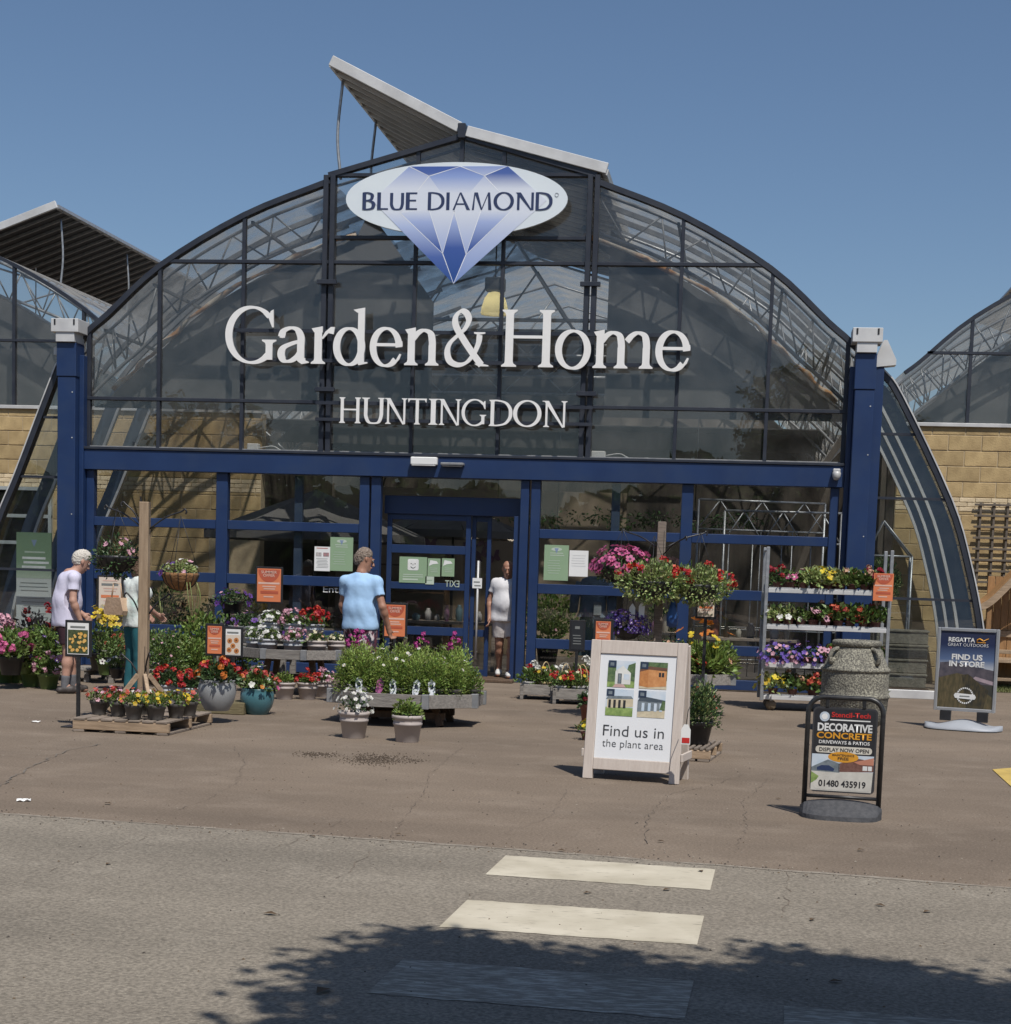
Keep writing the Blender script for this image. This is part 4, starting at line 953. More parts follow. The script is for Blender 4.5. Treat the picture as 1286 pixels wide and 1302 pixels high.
t, w, h = notice('notice', 'small white card on the handle of the sliding door', (601, 735, 613, 748), .232, PAPER); bars(t, -w * .4, w * .4, [h * .55, h * .2], h * .12, -.002, GREYT)
t = thing('window_lettering', 'white Entrance lettering on the glass left of the door', 'lettering', (0, GY, 0)); a = aty(411, 753, GY); text_fit('Entrance', a.x, a.x + .62, a.z, .10, 0, WTXT, t)
t = thing('window_lettering', 'mirrored EXIT lettering on the sliding door glass', 'lettering', (0, DY, 0)); a = aty(566, 746, DY); text_fit('EXIT', a.x, a.x + .21, a.z, .10, 0, SAGEL, t, mirror=True)
# ================================================================== free-standing banners and price cards
ORANGE = mat('orange_card', (0.70, 0.225, 0.10), (0.66, 0.20, 0.085), 3, .4); ORD = mat('dark_orange_print', (0.52, 0.115, 0.06), None, 3, .4); ORL = mat('pale_orange_print', (0.78, 0.52, 0.42), None, 3, .4); CREAM = mat('cream_card', (0.70, 0.60, 0.50), (0.67, 0.57, 0.47), 3, .45)
def card(label, px, Y, base, face=ORANGE, style='offer', pole=True, group=None, frame=True, foot_z=0.0):
    x0, y0, x1, y1 = px; a = aty((x0 + x1) / 2, y1, Y); b = aty((x0 + x1) / 2, y0, Y); l = aty(x0, y1, Y); r = aty(x1, y1, Y); w = r.x - l.x; h = b.z - a.z
    t = thing('price_sign', label, 'sign', ((l.x + r.x) / 2, Y, foot_z), 0, group); z = a.z - foot_z
    if frame:
        mb = MB()
        mb.box(-w / 2 - .025, w / 2 + .025, .001, .02, z - .025, z + h + .025, BLACKP, .004); mb.build('frame', t)
    MB().box(-w / 2, w / 2, -.004, .0005, z, z + h, face).build('card', t)
    if pole:
        MB().box(-.018, .018, .002, .022, .01, z - .02, BLACKM, .003).build('pole', t); MB().box(-.13, .13, -.09, .11, .0, .012, BLACKM, .003).build('foot', t)
    y = -.006
    if style == 'offer':
        MB().prism([(w * .46 * math.cos(R(k)), z + h * .97 + w * .52 * math.sin(R(k))) for k in range(180, 361, 12)], y, -.005, ORD).build('roundel', t)
        text_fit('SUMMER', -w * .33, w * .33, z + h * .855, h * .085, y - .002, ORL, t, bold=.012); text_fit('OFFER', -w * .25, w * .25, z + h * .755, h * .085, y - .002, ORL, t, bold=.012)
        bars(t, -w * .46, w * .46, [z + h * .53], h * .055, y, ORL, jit=.02); bars(t, -w * .3, w * .3, [z + h * .44, z + h * .37], h * .035, y, ORL); bars(t, -w * .38, w * .4, [z + h * .24], h * .085, y, ORD, jit=.04); bars(t, -w * .25, w * .25, [z + h * .13], h * .04, y, ORL)
    elif style == 'cream':
        bars(t, -w * .35, w * .35, [z + h * .88, z + h * .64, z + h * .56], h * .03, y, ORL); bars(t, -w * .4, w * .4, [z + h * .74], h * .07, y, GREYT, jit=.03); bars(t, -w * .42, w * .42, [z + h * .36], h * .09, y, ORANGE, jit=.03); bars(t, -w * .35, w * .35, [z + h * .26], h * .03, y, ORL)
        bars(t, -w * .45, w * .45, [z + h * .06], h * .07, y, mat('green_print', (.3, .36, .22), (.6, .45, .35), 60, .5), jit=.02)
    elif style in ('marigold', 'sunflower'):
        bg = mat('dark_leaf_print', (.03, .045, .02), (.08, .1, .04), 40, .5) if style == 'marigold' else CREAM
        MB().box(-w * .47, w * .47, y, -.005, z + h * .03, z + h * .78, bg).build('picture', t); bars(t, -w * .4, w * .4, [z + h * .84], h * .06, y, GREYT)
        mb = MB(); rng = random.Random(4)
        for k in range(26 if style == 'marigold' else 5):
            cx, cz = (rng.uniform(-.40, .40) * w, z + h * rng.uniform(.08, .72)) if style == 'marigold' else [(-.22 * w, z + h * .55), (.22 * w, z + h * .58), (.0, z + h * .36), (-.25 * w, z + h * .2), (.24 * w, z + h * .17)][k]
            rr = w * (rng.uniform(.05, .085) if style == 'marigold' else .17); c1 = mat('gold_print', (.62, .34, .06), (.7, .45, .15), 30, .5) if style == 'marigold' else mat('amber_print', (.55, .24, .07), (.45, .16, .05), 30, .5)
            dd = y - .002 - k * .0001
            mb.prism([(cx + rr * math.cos(q * .7), cz + rr * math.sin(q * .7) * 1.0) for q in range(9)], dd, dd + .00008, c1)
            if style == 'sunflower': mb.prism([(cx + rr * .35 * math.cos(q * .7), cz + rr * .35 * math.sin(q * .7)) for q in range(9)], dd - .001, dd - .0009, mat('brown_print', (.12, .04, .02), None, 9, .5))
        mb.build('flower_print', t)
    elif style == 'black':
        text_fit('NEW', -w * .28, w * .28, z + h * .72, h * .12, y, WTXT, t) if False else bars(t, -w * .25, w * .25, [z + h * .75], h * .1, y, GREYT)
        bars(t, -w * .4, w * .4, [z + h * (.5 - .1 * k) for k in range(4)], h * .03, y, GREYT)
    return t
card('orange summer offer sign above the white and red flowers left of the door', (327, 723, 357, 765), -2.2, None)
card('orange summer offer sign beside the man in the blue shirt', (489, 769, 515, 809), -3.1, None)
card('narrow orange summer offer sign in front of the grey urn', (264, 796, 282, 831), -6.3, None)
card('orange summer offer sign on the flower trolley post', (1110, 729, 1135, 764), -3.25, None, pole=False, frame=False, foot_z=1.60)
card('orange offer sign mostly hidden behind the top of the wooden board', (757, 790, 776, 822), -7.6, None, pole=True)
card('cream price sign behind the yellow chrysanthemums', (126, 734, 154, 775), -2.6, None, CREAM, 'cream')
card('cream price sign below the red hanging baskets', (887, 755, 908, 784), -5.2, None, CREAM, 'cream')
card('marigold picture sign on a black stake at the pallet corner', (86, 792, 113, 832), -8.9, None, PAPER, 'marigold', foot_z=.0)
card('sunflower picture sign to the right of the narrow orange sign', (287, 800, 306, 833), -5.9, None, PAPER, 'sunflower')
card('small black information sign behind the flower baskets', (726, 791, 741, 826), -2.9, None, mat('black_card', (.02, .022, .026), None, 4, .5), 'black')
# pull-up banner inside the left glass
t, w, h = notice('banner', 'tall pull-up banner with green top behind the left flowers', (21, 677, 66, 838), .25, mat('banner_white', (.60, .62, .60), (.56, .58, .56), 3, .5), 'banner', th=.006)
t.location.z = .0; sh = [c for c in t.children][0]; a = aty(43, 838, .25); sh.location.z = a.z
MB().box(-w / 2, w / 2, -.002, -.0005, a.z + h * .64, a.z + h, grad('banner_green', [(0, (.45, .52, .42)), (.35, (.20, .29, .18)), (1, (.16, .24, .15))], a.z + h * .64, a.z + h)).build('green_header', t)
MB().box(-w / 2 - .02, w / 2 + .02, -.05, .06, 0, .06, ALU, .01).build('base', t); MB().box(-.012, .012, .007, .02, .06, a.z + h, ALU).build('pole', t)
oval_logo(t, 0, a.z + h * .93, w * .2); bars(t, -w * .38, w * .38, [a.z + h * .84], h * .012, -.003, SAGEL); bars(t, -w * .42, w * .42, [a.z + h * (.79 - .035 * i) for i in range(3)], h * .018, -.003, WTXT); bars(t, -w * .42, w * .42, [a.z + h * (.60 - .03 * i) for i in range(13) if i % 4 != 3], h * .005, -.003, GREYT)

# ================================================================== boards on the forecourt
# wooden A-board
PA, PB = at(752, 990), at(852, 997); mid = (PA + PB) / 2; rz = math.atan2(PB.y - PA.y, PB.x - PA.x); wd = (PB - PA).length
AB = thing('a_board', 'wooden framed A-board reading Find us in the plant area', 'sign', (mid.x, mid.y, 0), rz)
HT = 1.075; LEAN = .14
def lean(z): return z / HT * LEAN
def aframe(sgn, name):
    d = bpy.data.objects.new(name, None); COL.objects.link(d); d.parent = AB; y0 = 0 if sgn > 0 else .36; k = 1 if sgn > 0 else -1
    ang = math.atan2(LEAN, HT) * k; d.location = (0, y0, 0); d.rotation_euler = (-ang, 0, 0); return d
fr = aframe(1, 'front_frame'); hw = wd / 2 + .03
for s in (-1, 1): MB().box(s * hw - .038, s * hw + .038, -.02, .025, 0, HT, WOODP, .004).build('stile', fr)
for z0, z1 in ((HT - .105, HT), (.075, .165)): MB().box(-hw + .039, hw - .039, -.018, .022, z0, z1, WOODP, .004).build('frame_rail', fr)
pn = MB().box(-hw + .04, hw - .04, -.008, .008, .166, HT - .106, mat('board_white', (.76, .77, .78), (.73, .74, .75), 2, .35)).build('poster', fr)
bk = aframe(-1, 'rear_frame')
for s in (-1, 1): MB().box(s * hw - .038, s * hw + .038, -.02, .025, 0, HT - .02, WOODP, .004).build('stile', bk)
for z0, z1 in ((HT - .125, HT - .02), (.075, .165)): MB().box(-hw + .039, hw - .039, -.018, .022, z0, z1, WOODP, .004).build('frame_rail', bk)
MB().box(-hw + .04, hw - .04, -.006, .006, .166, HT - .13, WOODP).build('panel', bk)
for s in (-1, 1): MB().bar((s * (hw + .05), .01, .20), (s * (hw + .05), .36, .20), .02, .06, WOODP, ch=.003).build('side_stay', AB)
MB().bar((-hw + .02, .30, .02), (hw * .8, .05, .16), .02, .05, WOODP, ch=.003).build('brace', AB) if False else None
SKYP = mat('print_sky', (.45, .56, .66), (.62, .66, .7), 8, .4); GRSP = mat('print_lawn', (.28, .38, .12), (.16, .24, .07), 30, .4); TREEP = mat('print_trees', (.05, .09, .04), (.13, .19, .08), 40, .4)
CBW = mat('print_white', (.70, .70, .66), (.6, .6, .56), 20, .4); CBO = mat('print_orange_wood', (.55, .24, .08), (.42, .17, .055), 30, .4); CBG = mat('print_grey', (.13, .16, .18), (.2, .23, .25), 30, .4); CBC = mat('print_cream', (.62, .54, .38), (.5, .43, .3), 30, .4); TAGN = mat('print_navy', (.03, .045, .08), None, 9, .4); DKP = mat('print_dark', (.03, .03, .03), None, 9, .4)
PW = (hw - .04) * 2
def picture(cx, z, w, h, kind):
    p = bpy.data.objects.new('picture', None)
    mb = MB(); y = -.010
    def q(x0, x1, z0, z1, m, d): mb.add([(cx + x0 * w, y - d, z + z0 * h), (cx + x1 * w, y - d, z + z0 * h), (cx + x1 * w, y - d, z + z1 * h), (cx + x0 * w, y - d, z + z1 * h)], [(0, 1, 2, 3)], m)
    def pg(pts, m, d): mb.add([(cx + a * w, y - d, z + b * h) for a, b in pts], [tuple(range(len(pts)))], m)
    e = .0006
    q(-.5, .5, 0, 1, SKYP if kind != 1 else TREEP, 0); q(-.5, .5, 0, .32, GRSP if kind in (0, 2) else CBC, e)
    if kind == 0:
        pg([(-.5, .2), (-.2, .2), (-.2, .95), (-.5, .9)], TREEP, e * 2); pg([(.1, .25), (.5, .25), (.5, .95), (.25, .85)], TREEP, e * 2); pg([(-.22, .12), (.35, .12), (.35, .55), (.05, .82), (-.22, .6)], CBW, e * 3); q(-.12, .02, .14, .52, DKP, e * 4); q(-.10, 0, .16, .5, CBG, e * 5); q(.1, .3, .3, .5, SKYP, e * 4); pg([(-.3, 0), (.2, 0), (.1, .12), (-.2, .12)], mat('print_pink', (.6, .4, .36), None, 9, .4), e * 2)
    if kind == 1:
        pg([(-.5, .1), (-.18, .05), (-.18, .72), (-.5, .62)], CBO, e * 2); pg([(-.18, .05), (.48, .12), (.48, .68), (-.18, .72)], mat('print_orange_light', (.62, .3, .12), (.5, .22, .08), 30, .4), e * 2); pg([(-.5, .62), (-.18, .72), (.5, .70), (.5, .80), (-.15, .84), (-.5, .70)], mat('print_brown', (.16, .08, .05), None, 9, .4), e * 3); q(.2, .28, .46, .62, DKP, e * 4); q(.31, .39, .46, .62, DKP, e * 4)
    if kind == 2:
        pg([(-.45, .28), (.5, .36), (.5, .66), (-.45, .64)], CBC, e * 2); pg([(-.5, .62), (.5, .66), (.42, .76), (-.42, .74)], CBG, e * 3)
        for x in (-.4, -.22, -.04, .14): q(x, x + .09, .30, .60, DKP, e * 4)
    if kind == 3:
        pg([(-.5, .2), (.5, .3), (.5, .6), (-.5, .62)], CBG, e * 2); pg([(-.5, .6), (.5, .58), (.5, .66), (-.4, .80)], mat('print_slate', (.08, .1, .12), None, 9, .4), e * 3)
        for x in (-.35, -.12, .1, .3): q(x, x + .1, .24, .54, SKYP, e * 4)
        pg([(.3, .3), (.5, .3), (.5, .62), (.4, .66)], TREEP, e * 5)
    q(-.5 + .02, -.2, .74, 1.0, TAGN, e * 6); q(-.42, -.28, .80, .92, CBG, e * 7)
    o = mb.build('picture', pn); recalc(o.data)
    return o
ph = .26; pw2 = PW * .36
for k, (cx, z) in enumerate(((-PW * .21, .715), (PW * .21, .715), (-PW * .21, .495), (PW * .21, .495))): picture(cx, z, pw2, .205, k)
CHAR = mat('charcoal_print', (.05, .052, .055), None, 4, .5)
text_fit('Find us in', -PW * .40, PW * .40, .340, .088, -.0105, CHAR, pn, bold=-.004); text_fit('the plant area', -PW * .40, PW * .40, .255, .062, -.0105, CHAR, pn, bold=-.010)
# ---- swinging pavement sign (black frame)
PA, PB = at(1030, 1036), at(1107, 1041); c = (PA + PB) / 2; rz = math.atan2(PB.y - PA.y, PB.x - PA.x)
ST = thing('pavement_sign', 'black framed swing sign reading Decorative Concrete on a rubber base', 'sign', (c.x, c.y - .02, 0), rz)
hw, hh = .245, .80
bs = MB(); prof = []
n = 20; vs = []; fs = []
for i in range(n + 1):
    u = -1 + 2 * i / n; w = .20 * (1 - abs(u) ** 3.2) ** .5 + .012; hgt = .115 * (1 - .25 * u * u)
    x = u * .27
    vs += [(x, -w, 0), (x, -w * .97, .03), (x, -w * .25, hgt * (1 if abs(u) < .97 else .8)), (x, w * .25, hgt * (1 if abs(u) < .97 else .8)), (x, w * .97, .03), (x, w, 0)]
for i in range(n):
    for k in range(5): fs.append((i * 6 + k, i * 6 + k + 6, i * 6 + k + 7, i * 6 + k + 1))
fs += [tuple(range(5, -1, -1)), tuple(n * 6 + k for k in range(6))]
bs.add(vs, fs, RUBBER); bo = bs.build('rubber_base', ST); recalc(bo.data)
path = [(-hw, 0, .06), (-hw, 0, .68)] + [(-hw + .10 - .10 * math.cos(R(a)), 0, .70 + .10 * math.sin(R(a))) for a in range(0, 91, 15)] + [(hw - .10 + .10 * math.sin(R(a)), 0, .70 + .10 * math.cos(R(a))) for a in range(0, 91, 15)] + [(hw, 0, .68), (hw, 0, .06)]
MB().tube(path, .017, BLACKM, 10).build('tube_frame', ST); MB().tube([(-hw, 0, .135), (hw, 0, .135)], .012, BLACKM, 8).build('cross_bar', ST)
for s in (-1, 1): MB().box(s * .12 - .012, s * .12 + .012, -.012, .012, .735, .79, BLACKM, .003).build('hanger', ST)
sp = bpy.data.objects.new('swing_panel', None); COL.objects.link(sp); sp.parent = ST
pw, z0, z1 = .212, .165, .735
def rr(x0, x1, a, b, r_, n=4):
    out = []
    for cx, cz, s in ((x1 - r_, a + r_, -90), (x1 - r_, b - r_, 0), (x0 + r_, b - r_, 90), (x0 + r_, a + r_, 180)):
        out += [(cx + r_ * math.cos(R(s + 90 * i / n)), cz + r_ * math.sin(R(s + 90 * i / n))) for i in range(n + 1)]
    return out
SLATE = mat('print_black', (.022, .023, .027), (.03, .03, .034), 8, .3)
MB().prism(rr(-pw, pw, z0, z1, .03), -.006, .006, mat('panel_edge', (.05, .05, .055), None, 5, .3)).build('plate', sp)
def flat(poly, d, m, name, parent=sp): return MB().prism(poly, -.0065 - d, -.0064 - d, m).build(name, parent)
CON = mat('print_concrete', (.62, .60, .54), (.52, .5, .45), 14, .4); ROOFP = mat('print_roof', (.55, .24, .16), None, 8, .4); BRKP = mat('print_brickwork', (.13, .06, .045), (.2, .1, .08), 60, .4); AMB = mat('print_amber', (.70, .34, .035), (.62, .28, .03), 8, .35); REDP = mat('print_bright_red', (.60, .035, .03), None, 8, .4)
flat(rr(-pw + .012, pw - .012, .395, z1 - .012, .02), .0002, SLATE, 'black_field')
flat([(-pw + .006, .175), (pw - .02, .175), (pw - .01, .40), (-pw + .006, .40)], .0001, CON, 'photo_driveway'); flat([(-pw + .006, .31), (pw - .012, .31), (pw - .012, .42), (-pw + .006, .42)], .0004, SKYP, 'photo_sky')
flat([(-pw + .006, .33), (-.10, .385), (-.02, .36), (-.02, .30), (-pw + .006, .305)], .0006, CBG, 'photo_garage'); flat([(-.03, .305), (pw - .012, .315), (pw - .012, .385), (.10, .40), (-.03, .36)], .0006, BRKP, 'photo_house'); flat([(.07, .375), (pw - .012, .41), (pw - .012, .36), (.11, .36)], .0008, ROOFP, 'photo_roof')
flat([(.13, .322), (.16, .322), (.16, .352), (.13, .352)], .0009, WTXT, 'photo_window'); flat([(.165, .322), (.19, .322), (.19, .352), (.165, .352)], .0009, WTXT, 'photo_window')
flat([(-.17, .312), (-.06, .308), (-.055, .325), (-.09, .345), (-.14, .345), (-.17, .33)], .0010, mat('print_car_blue', (.03, .05, .12), None, 8, .2), 'photo_car'); flat([(-pw + .006, .22), (-.17, .245), (-.155, .27), (-pw + .006, .30)], .0008, GRSP, 'photo_lawn')
flat(rr(-.185, .185, .43, .475, .02), .0006, mat('print_ivory', (.70, .66, .57), None, 8, .35), 'caption_pill'); flat([(.10 * math.cos(2 * math.pi * i / 24), .405 + .036 * math.sin(2 * math.pi * i / 24)) for i in range(24)], .0012, AMB, 'amber_oval')
flat(rr(-.19, .19, .182, .265, .03), .0007, CON, 'number_field')
ty = -.0085
text_fit('Stencil-Tech', -.09, .165, .672, .034, ty, REDP, sp, bold=.02); flat([(-.10, .648), (.165, .648), (.165, .656), (-.10, .656)], .0008, WTXT, 'rule')
mb = MB(); mb.prism([(-.135 + .033 * math.cos(2 * math.pi * i / 20), .672 + .033 * math.sin(2 * math.pi * i / 20)) for i in range(20)], -.0076, -.0074, mat('print_pale_blue', (.55, .62, .70), None, 20, .4)); mb.build('round_logo', sp)
mb = MB(); mb.prism([(-.135 + .02 * math.cos(2 * math.pi * i / 20), .672 + .02 * math.sin(2 * math.pi * i / 20)) for i in range(20)], -.0080, -.0078, WTXT); mb.build('round_logo', sp)
text_fit('DECORATIVE', -.178, .180, .578, .052, ty, WTXT, sp, bold=.035); text_fit('CONCRETE', -.182, .178, .528, .042, ty, AMB, sp, bold=.028); text_fit('DRIVEWAYS & PATIOS', -.165, .168, .492, .023, ty, WTXT, sp, bold=.02)
text_fit('DISPLAY NOW OPEN', -.16, .165, .440, .026, ty, SLATE, sp, bold=.015); text_fit('MAINTENANCE', -.072, .072, .410, .015, ty, SLATE, sp, bold=.015); text_fit('FREE', -.036, .036, .385, .02, ty, SLATE, sp, bold=.02); text_fit('01480 435919', -.155, .155, .205, .043, ty, SLATE, sp, bold=.025)
# ---- snap-frame poster stand
PA, PB = at(1188, 925), at(1262, 930); c = (PA + PB) / 2; rz = math.atan2(PB.y - PA.y, PB.x - PA.x)
RG = thing('poster_stand', 'silver snap-frame poster stand on a white water base, mountain poster', 'sign', (c.x, c.y, 0), rz)
n = 22; vs = []; fs = []
for i in range(n + 1):
    u = -1 + 2 * i / n; w = .26 * (1 - abs(u) ** 4) ** .5 + .03; hgt = .045 + .06 * (1 + math.cos(math.pi * min(1, abs(u) * 1.25))) / 2 + (.02 * max(0, abs(u) - .7) / .3)
    x = u * .42; vs += [(x, -w, .01), (x, -w, .03), (x, -w * .5, hgt), (x, w * .5, hgt), (x, w, .03), (x, w, .01)]
for i in range(n):
    for k in range(5): fs.append((i * 6 + k, i * 6 + k + 6, i * 6 + k + 7, i * 6 + k + 1))
fs += [tuple(range(5, -1, -1)), tuple(n * 6 + k for k in range(6))]
b_ = MB(); b_.add(vs, fs, mat('grey_white_plastic', (.36, .38, .41), (.32, .34, .37), 4, .5), True); bo = b_.build('water_base', RG); recalc(bo.data)
for s in (-1, 1): MB().box(s * .2 - .06, s * .2 + .06, -.02, .02, .09, .20, BLACKP, .005).build('spring_mount', RG)
w2, zb, zt = .315, .20, 1.115
SIL = mat('silver_frame', (.52, .53, .54), (.45, .46, .47), 6, .35, .6)
for s in (-1, 1): MB().box(s * w2 - .018, s * w2 + .018, -.022, .022, zb, zt, SIL, .006).build('frame_side', RG)
for z in (zb, zt - .036): MB().box(-w2 + .018, w2 - .018, -.021, .021, z, z + .036, SIL, .006).build('frame_rail', RG)
ps = MB().box(-w2 + .01, w2 - .01, -.008, .008, zb + .02, zt - .02, grad('mountain_poster_sky', [(0, (.02, .022, .02)), (.38, (.06, .06, .05)), (.52, (.42, .45, .5)), (.62, (.10, .15, .27)), (.8, (.02, .03, .08)), (1, (.03, .035, .07))], zb, zt)).build('poster', RG)
def pf(poly, d, m, name): return MB().prism(poly, -.0085 - d, -.0084 - d, m).build(name, ps)
M1 = mat('print_moor', (.07, .06, .03), (.13, .10, .05), 18, .5, stretch=(2, 1, .6)); M2 = mat('print_far_hills', (.06, .055, .07), (.11, .095, .11), 14, .5); M3 = mat('print_dark_moor', (.03, .028, .02), (.075, .06, .03), 22, .5, stretch=(2, 1, .7))
pf([(-.30, .52), (-.29, .73), (-.15, .745), (.0, .71), (.12, .69), (.30, .66), (.30, .5)], .0002, M2, 'far_hills'); pf([(-.30, .23), (-.30, .56), (-.1, .62), (0, .60), (.08, .52), (.30, .36), (.30, .23)], .0005, M1, 'moor'); pf([(-.05, .60), (.02, .615), (.25, .44), (.2, .23), (.02, .23)], .0008, M3, 'dark_ridge'); pf([(.06, .56), (.3, .50), (.3, .54), (.1, .59)], .0007, mat('print_pink_cloud', (.42, .33, .36), None, 9, .5), 'cloud_strip')
ty = -.0125
text_fit('REGATTA', -.21, .075, .965, .048, ty, WTXT, ps, bold=.03); text_fit('GREAT OUTDOORS', -.215, .22, .915, .036, ty, WTXT, ps, bold=-.008); text_fit('FIND US', -.165, .165, .77, .06, ty, WTXT, ps, bold=.04); text_fit('IN STORE', -.19, .19, .695, .06, ty, WTXT, ps, bold=.04)
mb = MB(); mb.tube([(.095, ty, .965), (.10, ty, .995), (.125, ty, 1.005), (.15, ty, .99), (.165, ty, .98), (.22, ty, 1.01)], [.008, .008, .007, .009, .007, .003], AMB, 4); mb.tube([(.09, ty, .963), (.19, ty, .963)], .004, AMB, 4); mb.build('logo_mark', ps)
mb = MB()
for i in range(24):
    a = 2 * math.pi * i / 24; mb.prism([(.0 + rr_ * math.cos(a + da), .375 + rr_ * math.sin(a + da)) for rr_, da in ((.075, -.09), (.092, -.09), (.092, .09), (.075, .09))], ty, ty + .0002, WTXT)
mb.prism([(-.105, .345), (-.12, .375), (-.105, .40), (.105, .39), (.12, .36), (.105, .335)], ty - .001, ty - .0006, WTXT); mb.build('round_badge', ps); bars(ps, -.06, .06, [.36], .014, ty - .002, GREYT)

# ================================================================== stone jar
SPK = mat('speckled_stone', (0.095, 0.090, 0.076), (0.37, 0.35, 0.275), 62, .9, bump=.7, bscale=50, lo=.40, hi=.66, detail=6, dirt=(0.10, 0.095, 0.08), dscale=6, damt=.7)
c = at(1084, 930); UR = thing('stone_jar', 'large speckled stone jar with four loop handles behind the black sign', 'urn', (c.x, c.y, 0), .3)
pr = [(.20, 0), (.22, .02), (.30, .10), (.345, .22), (.355, .36), (.365, .37), (.372, .385), (.362, .40), (.352, .42), (.352, .50), (.352, .62), (.348, .64), (.362, .65), (.366, .665), (.352, .68), (.335, .70), (.29, .80), (.245, .885), (.225, .90), (.245, .905), (.258, .92), (.26, .945), (.25, .965), (.225, .97), (.20, .955), (.19, .90), (.18, .85)]
mb = MB(); mb.lathe([(r_ * 1.0, z) for r_, z in pr], SPK, 40); mb.disc(.205, 0.001, SPK, 40); mb.disc(.18, .86, mat('jar_dark', (.02, .02, .018), None, 8, .9), 40); mb.build('jar_body', UR)
for k in range(4):
    a = k * math.pi / 2 + .35; d = Vector((math.cos(a), math.sin(a), 0)); u = Vector((0, 0, 1))
    P = [d * .235 + u * .885, d * .32 + u * .86, d * .355 + u * .80, d * .335 + u * .735, d * .295 + u * .775]
    MB().tube(crom(P, 5), .024, SPK, 8).build('handle', UR)

# ================================================================== plants
LEAF = {
 'mid': mat('leaf_mid', (.100, .155, .036), (.145, .205, .055), 6, .5, island=.45, trans=.25),
 'dark': mat('leaf_dark', (.042, .080, .026), (.062, .105, .034), 6, .5, island=.45, trans=.2),
 'lime': mat('leaf_lime', (.21, .28, .065), (.155, .22, .048), 6, .5, island=.4, trans=.3),
 'fern': mat('leaf_feathery', (.34, .43, .10), (.20, .28, .062), 5, .6, island=.45, trans=.3),
 'cream': mat('leaf_cream_edged', (.42, .46, .20), (.22, .29, .085), 30, .5, island=.5, trans=.25),
 'purple': mat('leaf_purple_black', (.018, .020, .018), (.035, .028, .030), 6, .5, island=.4, trans=.1),
}
def fm(n, c): return mat('petal_' + n, c, tuple(x * .85 for x in c), 9, .55, island=.22, trans=.25)
PET = {k: fm(k, c) for k, c in dict(red=(.48, .022, .018), crimson=(.30, .010, .022), white=(.72, .71, .66), pink=(.58, .12, .28), palepink=(.66, .36, .44), magenta=(.46, .05, .26), purple=(.12, .045, .27), violet=(.16, .10, .42), yellow=(.66, .48, .03), orange=(.60, .19, .03), peach=(.62, .36, .24), cream=(.68, .62, .42), coral=(.55, .09, .06)).items()}
EYE = {'dark': mat('flower_eye_dark', (.05, .012, .03), None, 9, .7), 'gold': mat('flower_eye_gold', (.45, .28, .03), None, 9, .7), 'pale': mat('flower_eye_pale', (.6, .58, .45), None, 9, .7)}
def leaves(mb, rng, n, rx, rz, z0, l, w, m, shape='dome', up=.3, gaps=0.0):
    vs = []; fs = []
    cl = [(Vector((rng.gauss(0, 1), rng.gauss(0, 1), abs(rng.gauss(0, 1)))).normalized(), rng.uniform(.85, 1.18)) for _ in range(7)]
    for i in range(n):
        while True:
            d = Vector((rng.gauss(0, 1), rng.gauss(0, 1), rng.gauss(0, 1)))
            if d.length < 1e-4: continue
            d.normalize()
            if shape == 'dome' and d.z < -.25: d.z = -d.z
            break
        k = max(cl, key=lambda c: c[0].dot(d)); f = k[1] if k[0].dot(d) > .5 else .9
        rad = rng.random() ** .4 * f
        p = Vector((d.x * rx * rad, d.y * rx * rad, z0 + (d.z * rz * rad if shape != 'up' else abs(d.z) ** .6 * rz * rad)))
        t = (d + Vector((rng.gauss(0, .5), rng.gauss(0, .5), rng.gauss(0, .35) + up))).normalized()
        sd = t.cross(Vector((rng.gauss(0, 1), rng.gauss(0, 1), rng.gauss(0, 1) + .6))).normalized(); nn = sd.cross(t)
        ll = l * rng.uniform(.6, 1.25); ww = w * rng.uniform(.7, 1.2)
        o = len(vs); vs += [p, p + t * ll * .5 + sd * ww / 2 + nn * ww * .18, p + t * ll - nn * ll * .12, p + t * ll * .5 - sd * ww / 2 + nn * ww * .18]; fs += [(o, o + 1, o + 2), (o, o + 2, o + 3)]
    # faces of one leaf share the mid rib, so each leaf is one island
    mb.add(vs, fs, m)
